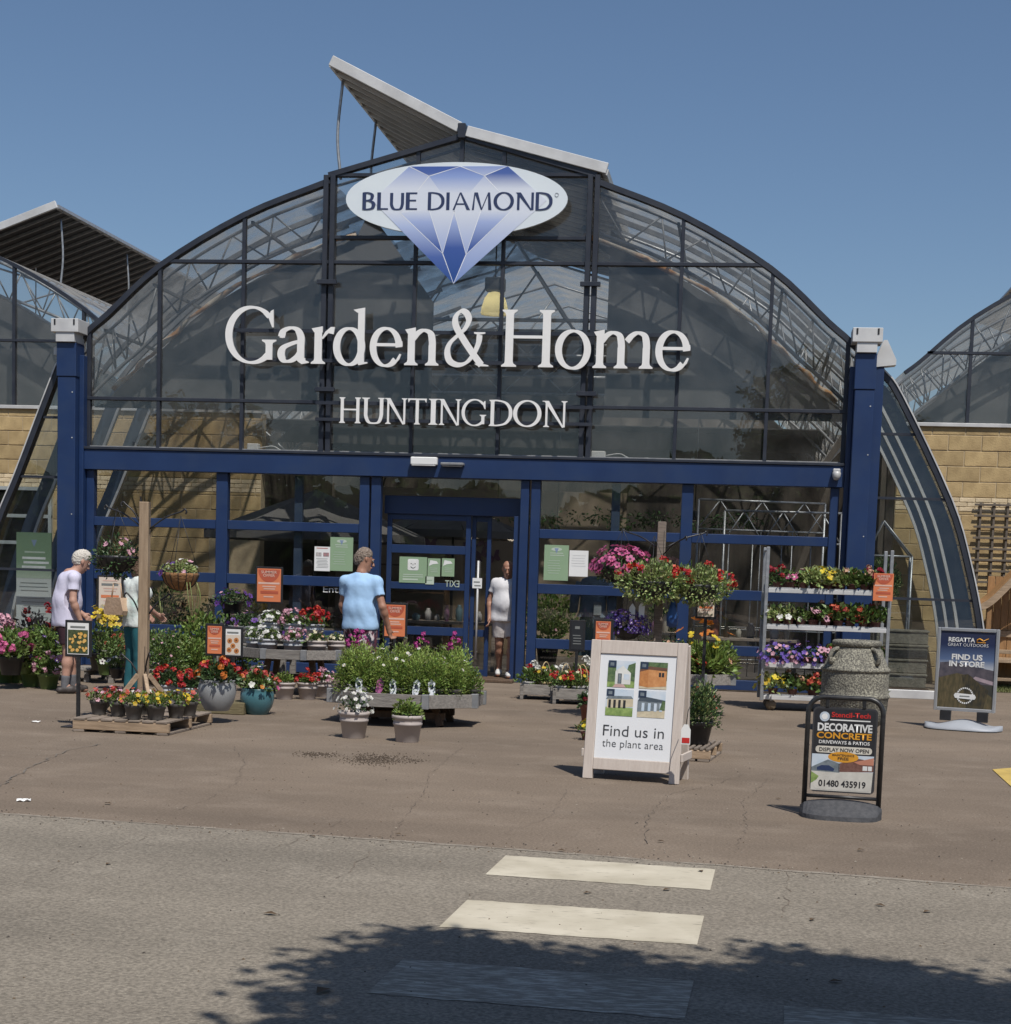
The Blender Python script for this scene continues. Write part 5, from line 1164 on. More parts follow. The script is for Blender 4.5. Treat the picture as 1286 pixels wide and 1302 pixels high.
def blooms(mb, rng, n, rx, rz, z0, r_, m, eye=None, kind='star', low=-.1, petals=5, zoff=0.0):
    for i in range(n):
        while True:
            d = Vector((rng.gauss(0, 1), rng.gauss(0, 1), rng.gauss(0, 1))).normalized()
            if d.z > low: break
        p = Vector((d.x * rx, d.y * rx, z0 + d.z * rz + zoff)) * 1.0; p += d * rng.uniform(-.02, .025)
        t = (d + Vector((rng.gauss(0, .3), rng.gauss(0, .3), .35))).normalized(); u = t.orthogonal().normalized(); v = t.cross(u); rr_ = r_ * rng.uniform(.75, 1.15); a0 = rng.uniform(0, 6)
        if kind == 'star':
            vs = []; fs = []
            for k in range(petals):
                a = a0 + 2 * math.pi * k / petals; h_ = math.pi / petals * .95
                e = lambda ang, q, lift: p + (u * math.cos(ang) + v * math.sin(ang)) * rr_ * q + t * rr_ * lift
                o = len(vs); vs += [p, e(a - h_, .72, .12), e(a - h_ * .45, 1.0, .2), e(a + h_ * .45, 1.0, .2), e(a + h_, .72, .12)]; fs.append((o, o + 1, o + 2, o + 3, o + 4))
            mb.add(vs, fs, m)
            if eye: mb.add([p + (u * math.cos(k * 1.047) + v * math.sin(k * 1.047)) * rr_ * .3 + t * rr_ * .16 for k in range(6)], [(0, 1, 2, 3, 4, 5)], eye)
        else:   # head of many small petals
            nb = 12
            for k in range(nb):
                q = Vector((rng.gauss(0, 1), rng.gauss(0, 1), rng.gauss(0, 1))).normalized()
                if q.dot(t) < -.3: q = -q
                c = p + q * rr_ * rng.uniform(.6, .95) ; a = q.orthogonal().normalized(); b = q.cross(a); s = rr_ * .48
                mb.add([c + a * s, c + b * s + q * s * .3, c - a * s, c - b * s + q * s * .3], [(0, 1, 2, 3)], m)
KIND = {}
def kind(name, parts, seeds=2): KIND[name] = (parts, seeds)
# parts: list of ('L', args) leaves / ('B', args) blooms; sizes in metres above the pot rim
kind('geranium_pink', [('L', 260, .17, .15, .03, .055, .05, 'mid'), ('B', 15, .19, .19, .07, .05, 'pink', None, 'head')])
kind('geranium_palepink', [('L', 260, .16, .15, .03, .055, .05, 'mid'), ('B', 15, .18, .20, .07, .05, 'palepink', None, 'head')])
kind('geranium_red', [('L', 220, .14, .12, .04, .05, .045, 'dark'), ('B', 13, .16, .15, .06, .042, 'red', None, 'head')])
kind('leafy_purple', [('L', 520, .20, .36, .02, .06, .045, 'mid'), ('L', 260, .20, .37, .02, .055, .04, 'lime'), ('B', 8, .2, .36, .02, .032, 'purple', 'pale', 'star')])
kind('dahlia_dark', [('L', 260, .17, .34, .02, .07, .045, 'purple'), ('B', 6, .15, .42, .10, .042, 'crimson', None, 'head')])
kind('mums_yellow', [('L', 420, .18, .42, .02, .05, .035, 'mid'), ('B', 26, .16, .24, .42, .040, 'yellow', 'gold', 'star')])
kind('mixed_orange', [('L', 420, .20, .34, .02, .05, .035, 'mid'), ('B', 14, .2, .36, .03, .032, 'coral', None, 'head')])
kind('pansy_white', [('L', 150, .12, .10, .02, .04, .03, 'mid'), ('B', 6, .13, .12, .03, .042, 'white', 'dark', 'star')])
kind('shrub_green', [('L', 900, .26, .50, .02, .05, .03, 'mid'), ('L', 220, .25, .48, .02, .045, .03, 'dark'), ('B', 14, .26, .5, .03, .018, 'palepink', None, 'star')])
kind('shrub_lime', [('L', 520, .16, .30, .02, .04, .03, 'lime'), ('L', 160, .15, .28, .02, .04, .03, 'mid')])
kind('petunia_purple', [('L', 360, .25, .16, .0, .05, .03, 'dark'), ('B', 26, .26, .17, .02, .038, 'purple', 'dark', 'star', -.4), ('B', 6, .26, .17, .02, .035, 'palepink', None, 'star', -.4)])
kind('mix_red_yellow', [('L', 340, .22, .15, .04, .055, .045, 'dark'), ('B', 15, .24, .18, .05, .045, 'red', None, 'head', 0), ('B', 6, .25, .17, .06, .042, 'orange', None, 'head', 0)])
kind('mix_bright', [('L', 300, .21, .17, .05, .05, .04, 'mid'), ('B', 9, .22, .19, .05, .036, 'coral', None, 'head', -.2), ('B', 6, .23, .18, .06, .035, 'pink', None, 'star', -.2), ('B', 9, .2, .22, .06, .034, 'white', None, 'star', .1), ('B', 4, .22, .2, .05, .034, 'orange', 'gold', 'star', -.1)])
kind('bedding_white', [('L', 190, .14, .12, .02, .045, .035, 'mid'), ('B', 26, .16, .14, .05, .032, 'white', None, 'star')])
kind('bedding_cream', [('L', 170, .13, .10, .02, .045, .035, 'mid'), ('B', 20, .14, .12, .04, .026, 'cream', None, 'star'), ('B', 6, .14, .12, .04, .026, 'peach', None, 'star')])
kind('bedding_red', [('L', 160, .14, .10, .02, .045, .035, 'mid'), ('B', 17, .16, .14, .05, .040, 'red', None, 'head')])
kind('bedding_pink', [('L', 170, .14, .11, .02, .045, .035, 'mid'), ('B', 16, .15, .14, .05, .036, 'palepink', None, 'head'), ('B', 5, .14, .13, .05, .028, 'white', None, 'star')])
kind('bedding_green', [('L', 260, .13, .13, .02, .04, .03, 'lime'), ('L', 80, .12, .11, .02, .04, .03, 'mid')])
kind('cosmos', [('L', 950, .125, .38, .0, .034, .013, 'fern', 'dome', .12), ('L', 380, .12, .37, .0, .045, .010, 'lime', 'dome', .2), ('L', 200, .12, .3, .0, .04, .014, 'mid', 'dome', .3), ('B', 4, .12, .44, .02, .022, 'white', 'gold', 'star', .5)], 3)
kind('cosmos_magenta', [('L', 1100, .14, .40, .0, .034, .013, 'fern', 'dome', .12), ('L', 420, .135, .39, .0, .045, .010, 'lime', 'dome', .2), ('B', 10, .10, .46, .05, .026, 'magenta', None, 'head', .7)])
kind('daisy_white', [('L', 200, .13, .14, .04, .035, .016, 'dark'), ('B', 46, .16, .20, .06, .024, 'white', 'pale', 'star', -.2)])
kind('viola_yellow', [('L', 110, .10, .07, .02, .035, .022, 'mid'), ('B', 14, .105, .085, .03, .022, 'yellow', None, 'star')], 3)
kind('viola_red', [('L', 110, .10, .07, .02, .035, .022, 'mid'), ('B', 13, .105, .09, .04, .024, 'coral', None, 'star'), ('B', 4, .1, .085, .03, .022, 'palepink', None, 'star')], 2)
kind('basket_mix', [('L', 330, .20, .12, .02, .04, .03, 'cream'), ('B', 8, .21, .13, .02, .036, 'purple', 'dark', 'star', -.2), ('B', 16, .22, .13, .02, .018, 'white', None, 'star', -.3), ('B', 6, .2, .16, .03, .03, 'palepink', None, 'star', 0)])
kind('basket_pink', [('L', 520, .29, .20, .0, .045, .03, 'dark', 'ball'), ('B', 105, .31, .21, .03, .046, 'pink', 'dark', 'star', -.35)])
kind('basket_red', [('L', 1100, .43, .26, .0, .06, .03, 'cream', 'ball'), ('L', 400, .40, .25, .0, .055, .03, 'mid', 'ball'), ('B', 15, .43, .25, .02, .052, 'red', None, 'head', -.5)])
kind('basket_foliage', [('L', 620, .26, .26, -.02, .055, .03, 'dark', 'ball'), ('B', 9, .2, .22, .02, .04, 'palepink', None, 'star', .1)])
kind('lobelia', [('L', 300, .22, .15, .0, .03, .012, 'dark', 'ball'), ('B', 220, .26, .18, .02, .022, 'purple', 'pale', 'star', -.5), ('B', 130, .26, .18, .02, .02, 'violet', None, 'star', -.3)])
kind('alpine_rusty', [('L', 520, .25, .20, .02, .03, .018, 'dark'), ('L', 120, .24, .2, .02, .03, .018, 'cream'), ('B', 26, .26, .22, .02, .018, 'peach', None, 'star', 0)])
kind('gerbera', [('L', 420, .17, .17, .0, .075, .028, 'lime', 'dome', .3), ('B', 5, .18, .36, .05, .04, 'orange', 'gold', 'star', .6), ('B', 4, .2, .16, .03, .036, 'peach', 'gold', 'star', .1), ('B', 5, .12, .3, .05, .026, 'yellow', None, 'star', .4)])
kind('basket_arrange', [('L', 200, .15, .15, .02, .05, .035, 'mid'), ('B', 4, .14, .15, .08, .04, 'red', None, 'head', .0), ('B', 4, .14, .17, .08, .035, 'yellow', None, 'star', .1), ('B', 3, .15, .15, .08, .03, 'cream', None, 'star', .0)])
kind('hydrangea_white', [('L', 170, .14, .15, .02, .06, .05, 'mid'), ('B', 3, .11, .17, .08, .05, 'white', None, 'head', .2)])
kind('rose_white', [('L', 170, .10, .12, .02, .06, .045, 'dark'), ('B', 3, .06, .12, .06, .05, 'white', None, 'head', .5), ('B', 2, .09, .08, .06, .04, 'crimson', None, 'head', .2)])
kind('bush_evergreen', [('L', 1500, .20, .34, .05, .04, .018, 'dark', 'dome', .6), ('L', 420, .2, .34, .05, .04, .02, 'cream', 'dome', .5), ('B', 5, .2, .32, .05, .014, 'coral', None, 'head', 0)])
kind('pot_trolley_pink', [('L', 70, .09, .09, .01, .04, .03, 'mid'), ('B', 7, .09, .11, .02, .03, 'pink', 'pale', 'star')])
kind('pot_trolley_red', [('L', 70, .09, .09, .01, .04, .03, 'dark'), ('B', 7, .09, .11, .02, .03, 'crimson', None, 'head')])
kind('pot_trolley_yellow', [('L', 150, .12, .12, .01, .05, .035, 'cream'), ('B', 7, .12, .13, .01, .036, 'yellow', None, 'star', -.5)])
kind('pot_trolley_green', [('L', 120, .10, .10, .01, .05, .04, 'mid'), ('B', 3, .08, .13, .02, .03, 'peach', None, 'head', .3)])
kind('pot_trolley_white', [('L', 110, .10, .09, .01, .045, .03, 'cream'), ('B', 6, .1, .1, .01, .026, 'white', None, 'star')])
kind('pot_trolley_lilac', [('L', 80, .09, .09, .01, .04, .03, 'mid'), ('B', 6, .1, .1, .01, .036, 'palepink', 'dark', 'star', -.3)])
kind('pot_trolley_orange', [('L', 120, .10, .11, .01, .05, .04, 'mid'), ('B', 9, .1, .12, .02, .03, 'coral', None, 'head')])
kind('pot_trolley_violet', [('L', 90, .11, .09, .01, .03, .02, 'dark'), ('B', 46, .14, .12, .0, .02, 'violet', None, 'star', -.5), ('B', 18, .14, .12, .0, .02, 'palepink', None, 'star', -.5)])
PMESH = {}
def plant_meshes(k, v):
    if (k, v) in PMESH: return PMESH[(k, v)]
    rng = random.Random(hash(k) % 1000 if False else sum(ord(c) for c in k) * 7 + v * 131); L_ = MB(); B_ = MB()
    for p in KIND[k][0]:
        if p[0] == 'L':
            n, rx, rz, z0, l, w, m = p[1:8]; sh = p[8] if len(p) > 8 else 'dome'; up = p[9] if len(p) > 9 else .3
            leaves(L_, rng, n, rx, rz, z0, l, w, LEAF[m], sh, up)
            L_.tube([(0, 0, -.02), (0, 0, rz * .6)], .006, LEAF['dark'], 5)
        else:
            n, rx, rz, z0, r_, m, ey, kd = p[1:9]; lo = p[9] if len(p) > 9 else -.1
            blooms(B_, rng, n, rx, rz, z0, r_, PET[m], EYE.get(ey), kd, lo)
            for j in range(min(n, 8)): pass
    PMESH[(k, v)] = (L_.mesh('foliage'), B_.mesh('blossoms') if B_.v else None); return PMESH[(k, v)]
POTM = {'black': BLACKP, 'grey': mat('grey_pot', (.42, .43, .45), (.37, .38, .40), 5, .5), 'taupe': mat('taupe_pot', (.44, .385, .355), (.39, .34, .315), 5, .5), 'green': mat('green_pot', (.11, .17, .045), (.13, .19, .06), 4, .45), 'teal': mat('teal_glaze', (.065, .17, .20), (.045, .13, .16), 4, .25, dirt=(.10, .22, .26), dscale=5, damt=.6), 'terracotta': mat('terracotta', (.22, .075, .045), (.18, .06, .035), 6, .7), 'grit': mat('dusty_black_pot', (.075, .07, .066), (.13, .12, .11), 12, .7), 'brown': mat('brown_pot', (.16, .06, .045), (.12, .045, .035), 6, .6), 'wicker': mat('coir_basket', (.30, .155, .065), (.20, .10, .04), 20, .9, bump=.6, bscale=40), 'slate': mat('slate_urn', (.25, .26, .265), (.30, .31, .315), 5, .4), 'willow': mat('willow', (.55, .43, .24), (.42, .31, .16), 20, .7), 'whitewash': mat('whitewash', (.66, .64, .60), (.58, .56, .52), 9, .7)}
POTME = {}
def pot_mesh(style, r_, h, col):
    k = (style, r_, h, col)
    if k in POTME: return POTME[k]
    m = POTM[col]; mb = MB()
    if style == 'std': P = [(r_ * .70, 0), (r_ * .72, .004), (r_ * .93, h * .76), (r_ * 1.0, h * .77), (r_ * 1.03, h * .98), (r_ * 1.03, h), (r_ * .95, h), (r_ * .92, h * .86)]
    elif style == 'band': P = [(r_ * .72, 0), (r_ * .74, .004), (r_ * .90, h * .62), (r_ * .955, h * .63), (r_ * .965, h * .70), (r_ * .93, h * .72), (r_ * .96, h * .86), (r_ * 1.04, h * .88), (r_ * 1.05, h * .99), (r_ * 1.0, h), (r_ * .95, h), (r_ * .92, h * .86)]
    elif style == 'urn': P = [(r_ * .62, 0), (r_ * .66, .01), (r_ * .90, h * .3), (r_ * 1.02, h * .6), (r_ * 1.0, h * .82), (r_ * .93, h * .94), (r_ * .95, h * .97), (r_ * .95, h), (r_ * .87, h), (r_ * .86, h * .9)]
    elif style == 'bowl': P = [(r_ * .1, 0), (r_ * .5, h * .12), (r_ * .82, h * .45), (r_ * .97, h * .85), (r_ * 1.0, h), (r_ * .95, h * 1.0), (r_ * .92, h * .86)]
    mb.lathe(P, m, 18); mb.disc(P[0][0], .001, m, 18); mb.disc(r_ * .935, h * .88, SOIL, 18)
    if style == 'bowl':
        for j in range(14):
            a = 2 * math.pi * j / 14; mb.tube([(P[q][0] * 1.02 * math.cos(a), P[q][0] * 1.02 * math.sin(a), P[q][1]) for q in range(5)], .004, BLACKM, 4)
    POTME[k] = mb.mesh('pot'); return POTME[k]
pn_ = [0]
def plant(label, knd, pot, loc, s=1.0, group=None, name='potted_plant', lean=0.0):
    style, r_, h, col = pot; pn_[0] += 1; rng = random.Random(pn_[0]); v = rng.randrange(KIND[knd][1])
    t = thing(name, label, 'plant', loc, rng.uniform(-3, 3), group); obj('pot', pot_mesh(*pot), t)
    f, b = plant_meshes(knd, v)
    o = stuff(obj('foliage', f, t, (0, 0, h * .88))); o.scale = (s,) * 3
    if b: o = stuff(obj('blossoms', b, t, (0, 0, h * .88))); o.scale = (s,) * 3
    return t
# ================================================================== tables, benches and stands
def pxm(p): return CAM_F / ((p - CAM_POS).dot(CF))
def slat_bench(label, c, w, d, h, rz=0.0, m=WOODG, n=5):
    t = thing('low_bench', label, 'bench', (c[0], c[1], 0), rz, 'low display benches')
    for i in range(n):
        y0 = -d / 2 + d * i / n; MB().box(-w / 2, w / 2, y0 + .008, y0 + d / n - .008, h - .025, h, m, .003).build('slat', t)
    for s in (-1, 1): MB().box(s * (w / 2 - .06) - .03, s * (w / 2 - .06) + .03, -d / 2 + .02, d / 2 - .02, h - .085, h - .026, m, .003).build('bearer', t)
    for sx in (-1, 1):
        for sy in (-1, 1): MB().box(sx * (w / 2 - .06) - .035, sx * (w / 2 - .06) + .035, sy * (d / 2 - .06) - .035, sy * (d / 2 - .06) + .035, 0, h - .086, m, .003).build('leg', t)
    return t
def display_table(label, c, rx, ry, z0, z1, rz=0.0, legz=True, sides=8):
    t = thing('display_table', label, 'table', (c[0], c[1], 0), rz)
    P = [(rx * math.cos(2 * math.pi * (i + .5) / sides) / math.cos(math.pi / sides), ry * math.sin(2 * math.pi * (i + .5) / sides) / math.cos(math.pi / sides)) for i in range(sides)]
    for i in range(sides):
        a, b = P[i], P[(i + 1) % sides]; MB().bar((a[0], a[1], (z0 + z1) / 2), (b[0], b[1], (z0 + z1) / 2), .024, z1 - z0, WOODG, ch=.003).build('side_board', t)
        MB().box(a[0] - .035, a[0] + .035, a[1] - .035, a[1] + .035, z0 - .003, z1 + .006, STEELD, .004).build('corner_plate', t)
    mb = MB(); mb.add([(x, y, z0 + .03) for x, y in P] + [(x, y, z0 + .005) for x, y in P], [tuple(range(sides)), tuple(range(2 * sides - 1, sides - 1, -1))], WOODD); mb.build('tray_floor', t)
    for s in (-1, 1):
        for q in (-1, 1): MB().bar((s * rx * .55, q * ry * .5, 0), (s * rx * .45, q * ry * .4, z0), .07, .07, WOODD, up=(0, 1, 0), ch=.004).build('leg', t)
    for s in (-1, 1): MB().box(-rx * .6, rx * .6, s * ry * .45 - .03, s * ry * .45 + .03, z0 * .35, z0 * .35 + .07, WOODD, .004).build('stretcher', t)
    return t
slat_bench('low grey slatted bench under the pink geraniums at the left edge', (-4.75, -3.1), 1.5, .7, .17)
slat_bench('low grey slatted bench under the yellow chrysanthemums', (-3.25, -3.15), 1.1, .6, .17)
slat_bench('grey slatted bench behind the grey urn and teal pot', (-2.05, -2.75), 1.0, .6, .55)
display_table('octagonal wooden tray table full of feathery cosmos before the door', (.82, -6.95), .74, .62, .20, .335)
display_table('octagonal wooden tray table of bedding pots left of the door', (-1.25, -3.75), .60, .50, .44, .555)
display_table('octagonal wooden tray table of gerberas right of the A-board', (3.55, -4.35), .55, .50, .37, .49)
# upper tier on the left table
ut = thing('plant_riser', 'grey wooden riser at the back of the left tray table', 'shelf', (-1.35, -3.50, .47)); 
for k in range(3): MB().box(-.36, .36, -.15 + .1 * k, -.06 + .1 * k, .16, .18, WOODG, .003).build('slat', ut)
for s in (-1, 1): MB().box(s * .32 - .02, s * .32 + .02, -.14, .14, .0, .158, WOODG, .003).build('leg', ut)
# pallet with the hanging post
def pallet(label, c, w, d, rz, h=.13):
    t = thing('pallet', label, 'pallet', (c[0], c[1], 0), rz)
    n = 7
    for i in range(n):
        x0 = -w / 2 + w * i / n; MB().box(x0 + .010, x0 + w / n - .012, -d / 2, d / 2, h - .022, h - random.uniform(0, .004), WOODNX if False else WOODW, .003).build('top_board', t)
    for s in (-1, 0, 1): MB().box(-w / 2, w / 2, s * (d / 2 - .03) - .025, s * (d / 2 - .03) + .025, .024, h - .023, WOODNX, .004).build('bearer', t)
    for s in (-1, 0, 1): MB().box(s * (w / 2 - .06) - .05, s * (w / 2 - .06) + .05, -d / 2, d / 2, 0.001, .023, WOODW, .003).build('bottom_board', t)
    return t
PL = at(92, 930); PRr = at(214, 936); PBk = at(266, 914); e1 = (PRr - PL); e2 = (PBk - PRr); rz = math.atan2(e1.y, e1.x)
n_ = Vector((-e1.y, e1.x, 0)).normalized(); pc = (PL + PRr) / 2 + n_ * .60
pallet('wooden pallet carrying the hanging-basket post and small violas', (pc.x, pc.y), e1.length, 1.2, rz)
def hang_post(label, c, z0, top, hooks, brace=True, rz=0.0, m=WOODN):
    t = thing('hanging_post', label, 'post', (c[0], c[1], z0), rz)
    MB().box(-.045, .045, -.04, .04, 0, top, m, .006).build('post', t)
    if brace:
        for a in range(4):
            q = a * math.pi / 2 + .6; d = Vector((math.cos(q), math.sin(q), 0)); MB().bar(d * .05 + Vector((0, 0, .36)), d * .32 + Vector((0, 0, .016)), .035, .045, WOODNX, ch=.003).build('brace', t)
    for ang, z, ln_ in hooks:
        d = Vector((math.cos(ang), math.sin(ang), 0)); q = d * .044
        P = [q + Vector((0, 0, z - .17)), q + d * ln_ * .5 + Vector((0, 0, z - .06)), q + d * ln_ + Vector((0, 0, z)), q + d * (ln_ + .03) + Vector((0, 0, z + .025)), q + d * (ln_ + .05) + Vector((0, 0, z)), q + d * (ln_ + .04) + Vector((0, 0, z - .02))]
        mb = MB(); mb.tube(crom(P, 4), .008, BLACKM, 6); mb.bar(q + Vector((0, 0, z - .22)), q + Vector((0, 0, z + .08)), .012, .012, BLACKM, up=d); mb.build('hook', t)
    return t
pb = at(182, 906, .13)
hang_post('pale timber post with black hooks and splayed feet on the pallet', (pb.x, pb.y), .13, 1.98, [(math.pi, 1.95, .14), (0.1, 1.90, .30), (2.9, 1.92, .36), (0.15, 1.10, .16), (math.pi, .52, .14), (-.9, .55, .1), (math.pi, 1.1, .1)])
def hung(label, knd, pot, c, z, chain_top, s=1.0, drip=False):
    """hanging basket: rim height z, hung by three chains"""
    style, r_, h, col = pot; v = 0; t = thing('hanging_basket', label, 'hanging basket', (c[0], c[1], z - h)); obj('basket', pot_mesh(*pot), t)
    f, b = plant_meshes(knd, 0); o = stuff(obj('foliage', f, t, (0, 0, h * .9))); o.scale = (s,) * 3
    if b: o = stuff(obj('blossoms', b, t, (0, 0, h * .9))); o.scale = (s,) * 3
    for k in range(3):
        a = k * 2.094 + .5; MB().tube([(r_ * math.cos(a), r_ * math.sin(a), h), (0, 0, chain_top - z + h)], .003, BLACKM, 4).build('chain', t)
    if drip:
        mb = MB(); rng = random.Random(9)
        for k in range(9):
            a = rng.uniform(0, 6.28); mb.tube(crom([(r_ * .9 * math.cos(a), r_ * .9 * math.sin(a), h * .5), (r_ * 1.1 * math.cos(a), r_ * 1.1 * math.sin(a), -.05), (r_ * math.cos(a + .2), r_ * math.sin(a + .2), -.22)], 4), .004, LEAF['cream'], 4)
        stuff(mb.build('trailing_stems', t))
    return t
hung('coir hanging basket of white and purple flowers right of the timber post', 'basket_mix', ('bowl', .175, .17, 'wicker'), (pb.x + .34, pb.y + .03), 1.46, 1.99, .85, True)
hung('dark leafy hanging basket with pale pink flowers left of the timber post', 'basket_foliage', ('bowl', .19, .16, 'black'), (pb.x - .31, pb.y + .10), 1.60, 2.05, .80)
# right-hand hanging post
hp = at(832, 917)
hang_post('weathered double timber post carrying pink and red hanging baskets', (hp.x, hp.y), 0, 2.16, [(2.7, 2.05, .40), (.35, 2.05, .42), (-.9, 1.98, .36), (math.pi, 1.45, .3)], False, 0, WOODW)
hung('hanging basket overflowing with dark-eyed pink petunias', 'basket_pink', ('bowl', .22, .18, 'black'), (hp.x - .42, hp.y - .05), 1.66, 2.07, 1.0)
hung('hanging basket of scarlet geraniums in front of the timber post', 'basket_red', ('bowl', .22, .18, 'black'), (hp.x - .06, hp.y - .30), 1.52, 2.0, .95)
hung('hanging basket of scarlet geraniums right of the timber post', 'basket_red', ('bowl', .22, .18, 'black'), (hp.x + .42, hp.y - .12), 1.50, 2.06, .90)
hung('hanging pot of purple lobelia just above the wooden A-board', 'lobelia', ('bowl', .17, .14, 'black'), (hp.x - .33, hp.y - .12), 1.02, 1.47, .95)
bg = thing('blue_drip_pot', 'narrow blue hanging tag-pot below the red baskets', 'pot', (hp.x + .16, hp.y - .2, 1.03)); MB().lathe([(.02, 0), (.06, .02), (.065, .12), (.03, .26), (.012, .30)], mat('blue_plastic', (.02, .07, .22), None, 4, .4), 14).build('body', bg); MB().tube([(0, 0, .3), (0, 0, .5)], .004, BLACKM, 4).build('cord', bg)
for i, (dx, z) in enumerate(((-.27, 1.11), (-.17, 1.13))):
    lt = thing('plant_label', ('left' if i == 0 else 'right') + ' white pointed plant label hanging above the lobelia', 'label', (hp.x + dx, hp.y - .24, z), 0, 'labels above the lobelia'); MB().prism([(-.03, 0), (.03, 0), (.032, .12), (.0, .17), (-.032, .12)], 0, .003, PAPER).build('tag', lt); MB().tube([(0, .002, .165), (0, .03, .25)], .003, BLACKM, 4).build('loop', lt)

# ================================================================== the plants themselves
G20 = ('std', .13, .19, 'green'); GR = ('band', .125, .20, 'grey'); TP = ('band', .14, .245, 'taupe'); TPS = ('band', .125, .20, 'taupe'); BK = ('std', .10, .14, 'grit'); BKL = ('std', .15, .22, 'black')
def pl(label, knd, pot, px, py, z=0.0, s=1.0, group=None): return plant(label, knd, pot, tuple(at(px, py, z)), s, group)
gl = 'flowers at the left edge'
pl('bright pink geranium in a green pot at the left edge', 'geranium_pink', G20, 40, 873, 0, .95, gl); pl('pale pink geranium in a green pot beside the white-haired man', 'geranium_palepink', G20, 62, 876, 0, .95, gl)
pl('pink geranium cut by the left edge of the picture', 'geranium_pink', G20, 6, 868, 0, 1.0, gl); pl('tall pink phlox behind the geranium at the left edge', 'geranium_pink', BKL, 14, 858, .17, 1.2, gl); pl('white geranium between the two pink pots', 'geranium_palepink', ('std', .11, .16, 'green'), 22, 868, 0, .85, gl)
GB = ('std', .12, .14, 'green')
pl('tall leafy plant with purple flowers behind the bright pink geranium', 'leafy_purple', GB, 30, 856, .17, 1.1, gl); pl('tall leafy plant with purple flowers behind the pale pink geranium', 'leafy_purple', GB, 56, 853, .17, 1.05, gl); pl('leafy purple-flowered plant cut by the left edge', 'leafy_purple', GB, 4, 853, .17, 1.0, gl)
pl('pale pink phlox on the bench at the far left', 'geranium_palepink', BKL, 8, 846, .17, 1.45, gl); pl('black-leaved dahlia with crimson flowers in front of the banner', 'dahlia_dark', BKL, 40, 846, .17, 1.25, gl); pl('second black-leaved dahlia nearer the white-haired man', 'dahlia_dark', BKL, 60, 845, .17, 1.1, gl)
pl('orange-flowered leafy plant on the bench behind the white-haired man', 'mixed_orange', BKL, 84, 846, .17, .9, gl)
gm = 'flowers around the pallet post'
pl('tall yellow chrysanthemums behind the marigold sign', 'mums_yellow', BKL, 128, 852, .17, .95, gm); pl('smaller yellow chrysanthemums beside the woman', 'mums_yellow', BKL, 143, 851, .17, .86, gm)
pl('coral flowered plant in front of the yellow chrysanthemums', 'mixed_orange', BKL, 146, 858, .17, .8, gm); pl('white pansy in a bright green pot on the bench', 'pansy_white', ('std', .10, .16, 'green'), 134, 858, .17, .9, gm); pl('second white pansy with a dark eye near the woman', 'pansy_white', ('std', .09, .12, 'black'), 149, 862, .17, .9, gm)
pl('green shrub in a black pot right of the woman', 'shrub_green', BKL, 212, 873, 0, .95, gm); pl('lime green shrub behind the grey urn', 'shrub_lime', BKL, 248, 872, 0, 1.35, gm); pl('green shrub beside the orange sign left of the door', 'shrub_green', BKL, 232, 864, 0, .98, gm); pl('leafy shrub half hidden behind the timber post', 'shrub_green', BKL, 193, 866, 0, .9, gm)
plant('purple petunias in a grey tub raised on the slatted bench', 'petunia_purple', ('std', .25, .22, 'slate'), (-2.15, -2.75, .55), 1.0, gm); plant('trailing purple petunias high behind the coir basket', 'petunia_purple', ('std', .15, .16, 'black'), (-2.42, -2.6, .92), .95, gm); plant('tall shrub behind the purple petunia tub', 'shrub_green', ('std', .15, .2, 'black'), (-2.55, -2.1, .0), 1.5, gm); plant('tall lime shrub left of the coir basket', 'shrub_lime', ('std', .13, .2, 'black'), (-2.9, -2.3, .0), 2.2, gm)
ts = thing('plant_stand', 'thin black metal stand holding the high purple petunias', 'stand', (-2.42, -2.6, 0)); MB().disc(.14, .915, BLACKM, 16).build('top_plate', ts)
for a_ in range(3): MB().tube([(.11 * math.cos(a_ * 2.1), .11 * math.sin(a_ * 2.1), .915), (.17 * math.cos(a_ * 2.1), .17 * math.sin(a_ * 2.1), 0)], .009, BLACKM, 5).build('leg', ts)
plant('violet petunias in a black tub beside the grey tub', 'petunia_purple', ('std', .17, .18, 'black'), (-1.78, -2.62, .55), .75, gm)
pl('red geraniums in a square grey pot behind the pallet', 'geranium_red', GR, 214, 893, 0, 1.0, gm); pl('second red geranium pot between the shrub and the grey urn', 'geranium_red', GR, 240, 897, 0, .95, gm)
wb = thing('wooden_block', 'thick mossy wooden block under the grey urn', 'block', tuple(at(287, 906))); 
for k in range(3): MB().box(-.26, .26, -.21 + .14 * k, -.075 + .14 * k, 0, .125, mat('mossy_sleeper', (.17, .14, .075), (.12, .10, .05), 5, .85, stretch=(1, 8, 8), bump=.4, rand=.12), .008).build('sleeper', wb)
q = at(276, 903, .125); plant('red and orange flowers in a large grey urn', 'mix_red_yellow', ('urn', .185, .30, 'slate'), tuple(q), 1.0, gm)
pl('mixed bright flowers in a glazed teal pot', 'mix_bright', ('urn', .175, .27, 'teal'), 327, 908, 0, 1.0, gm)
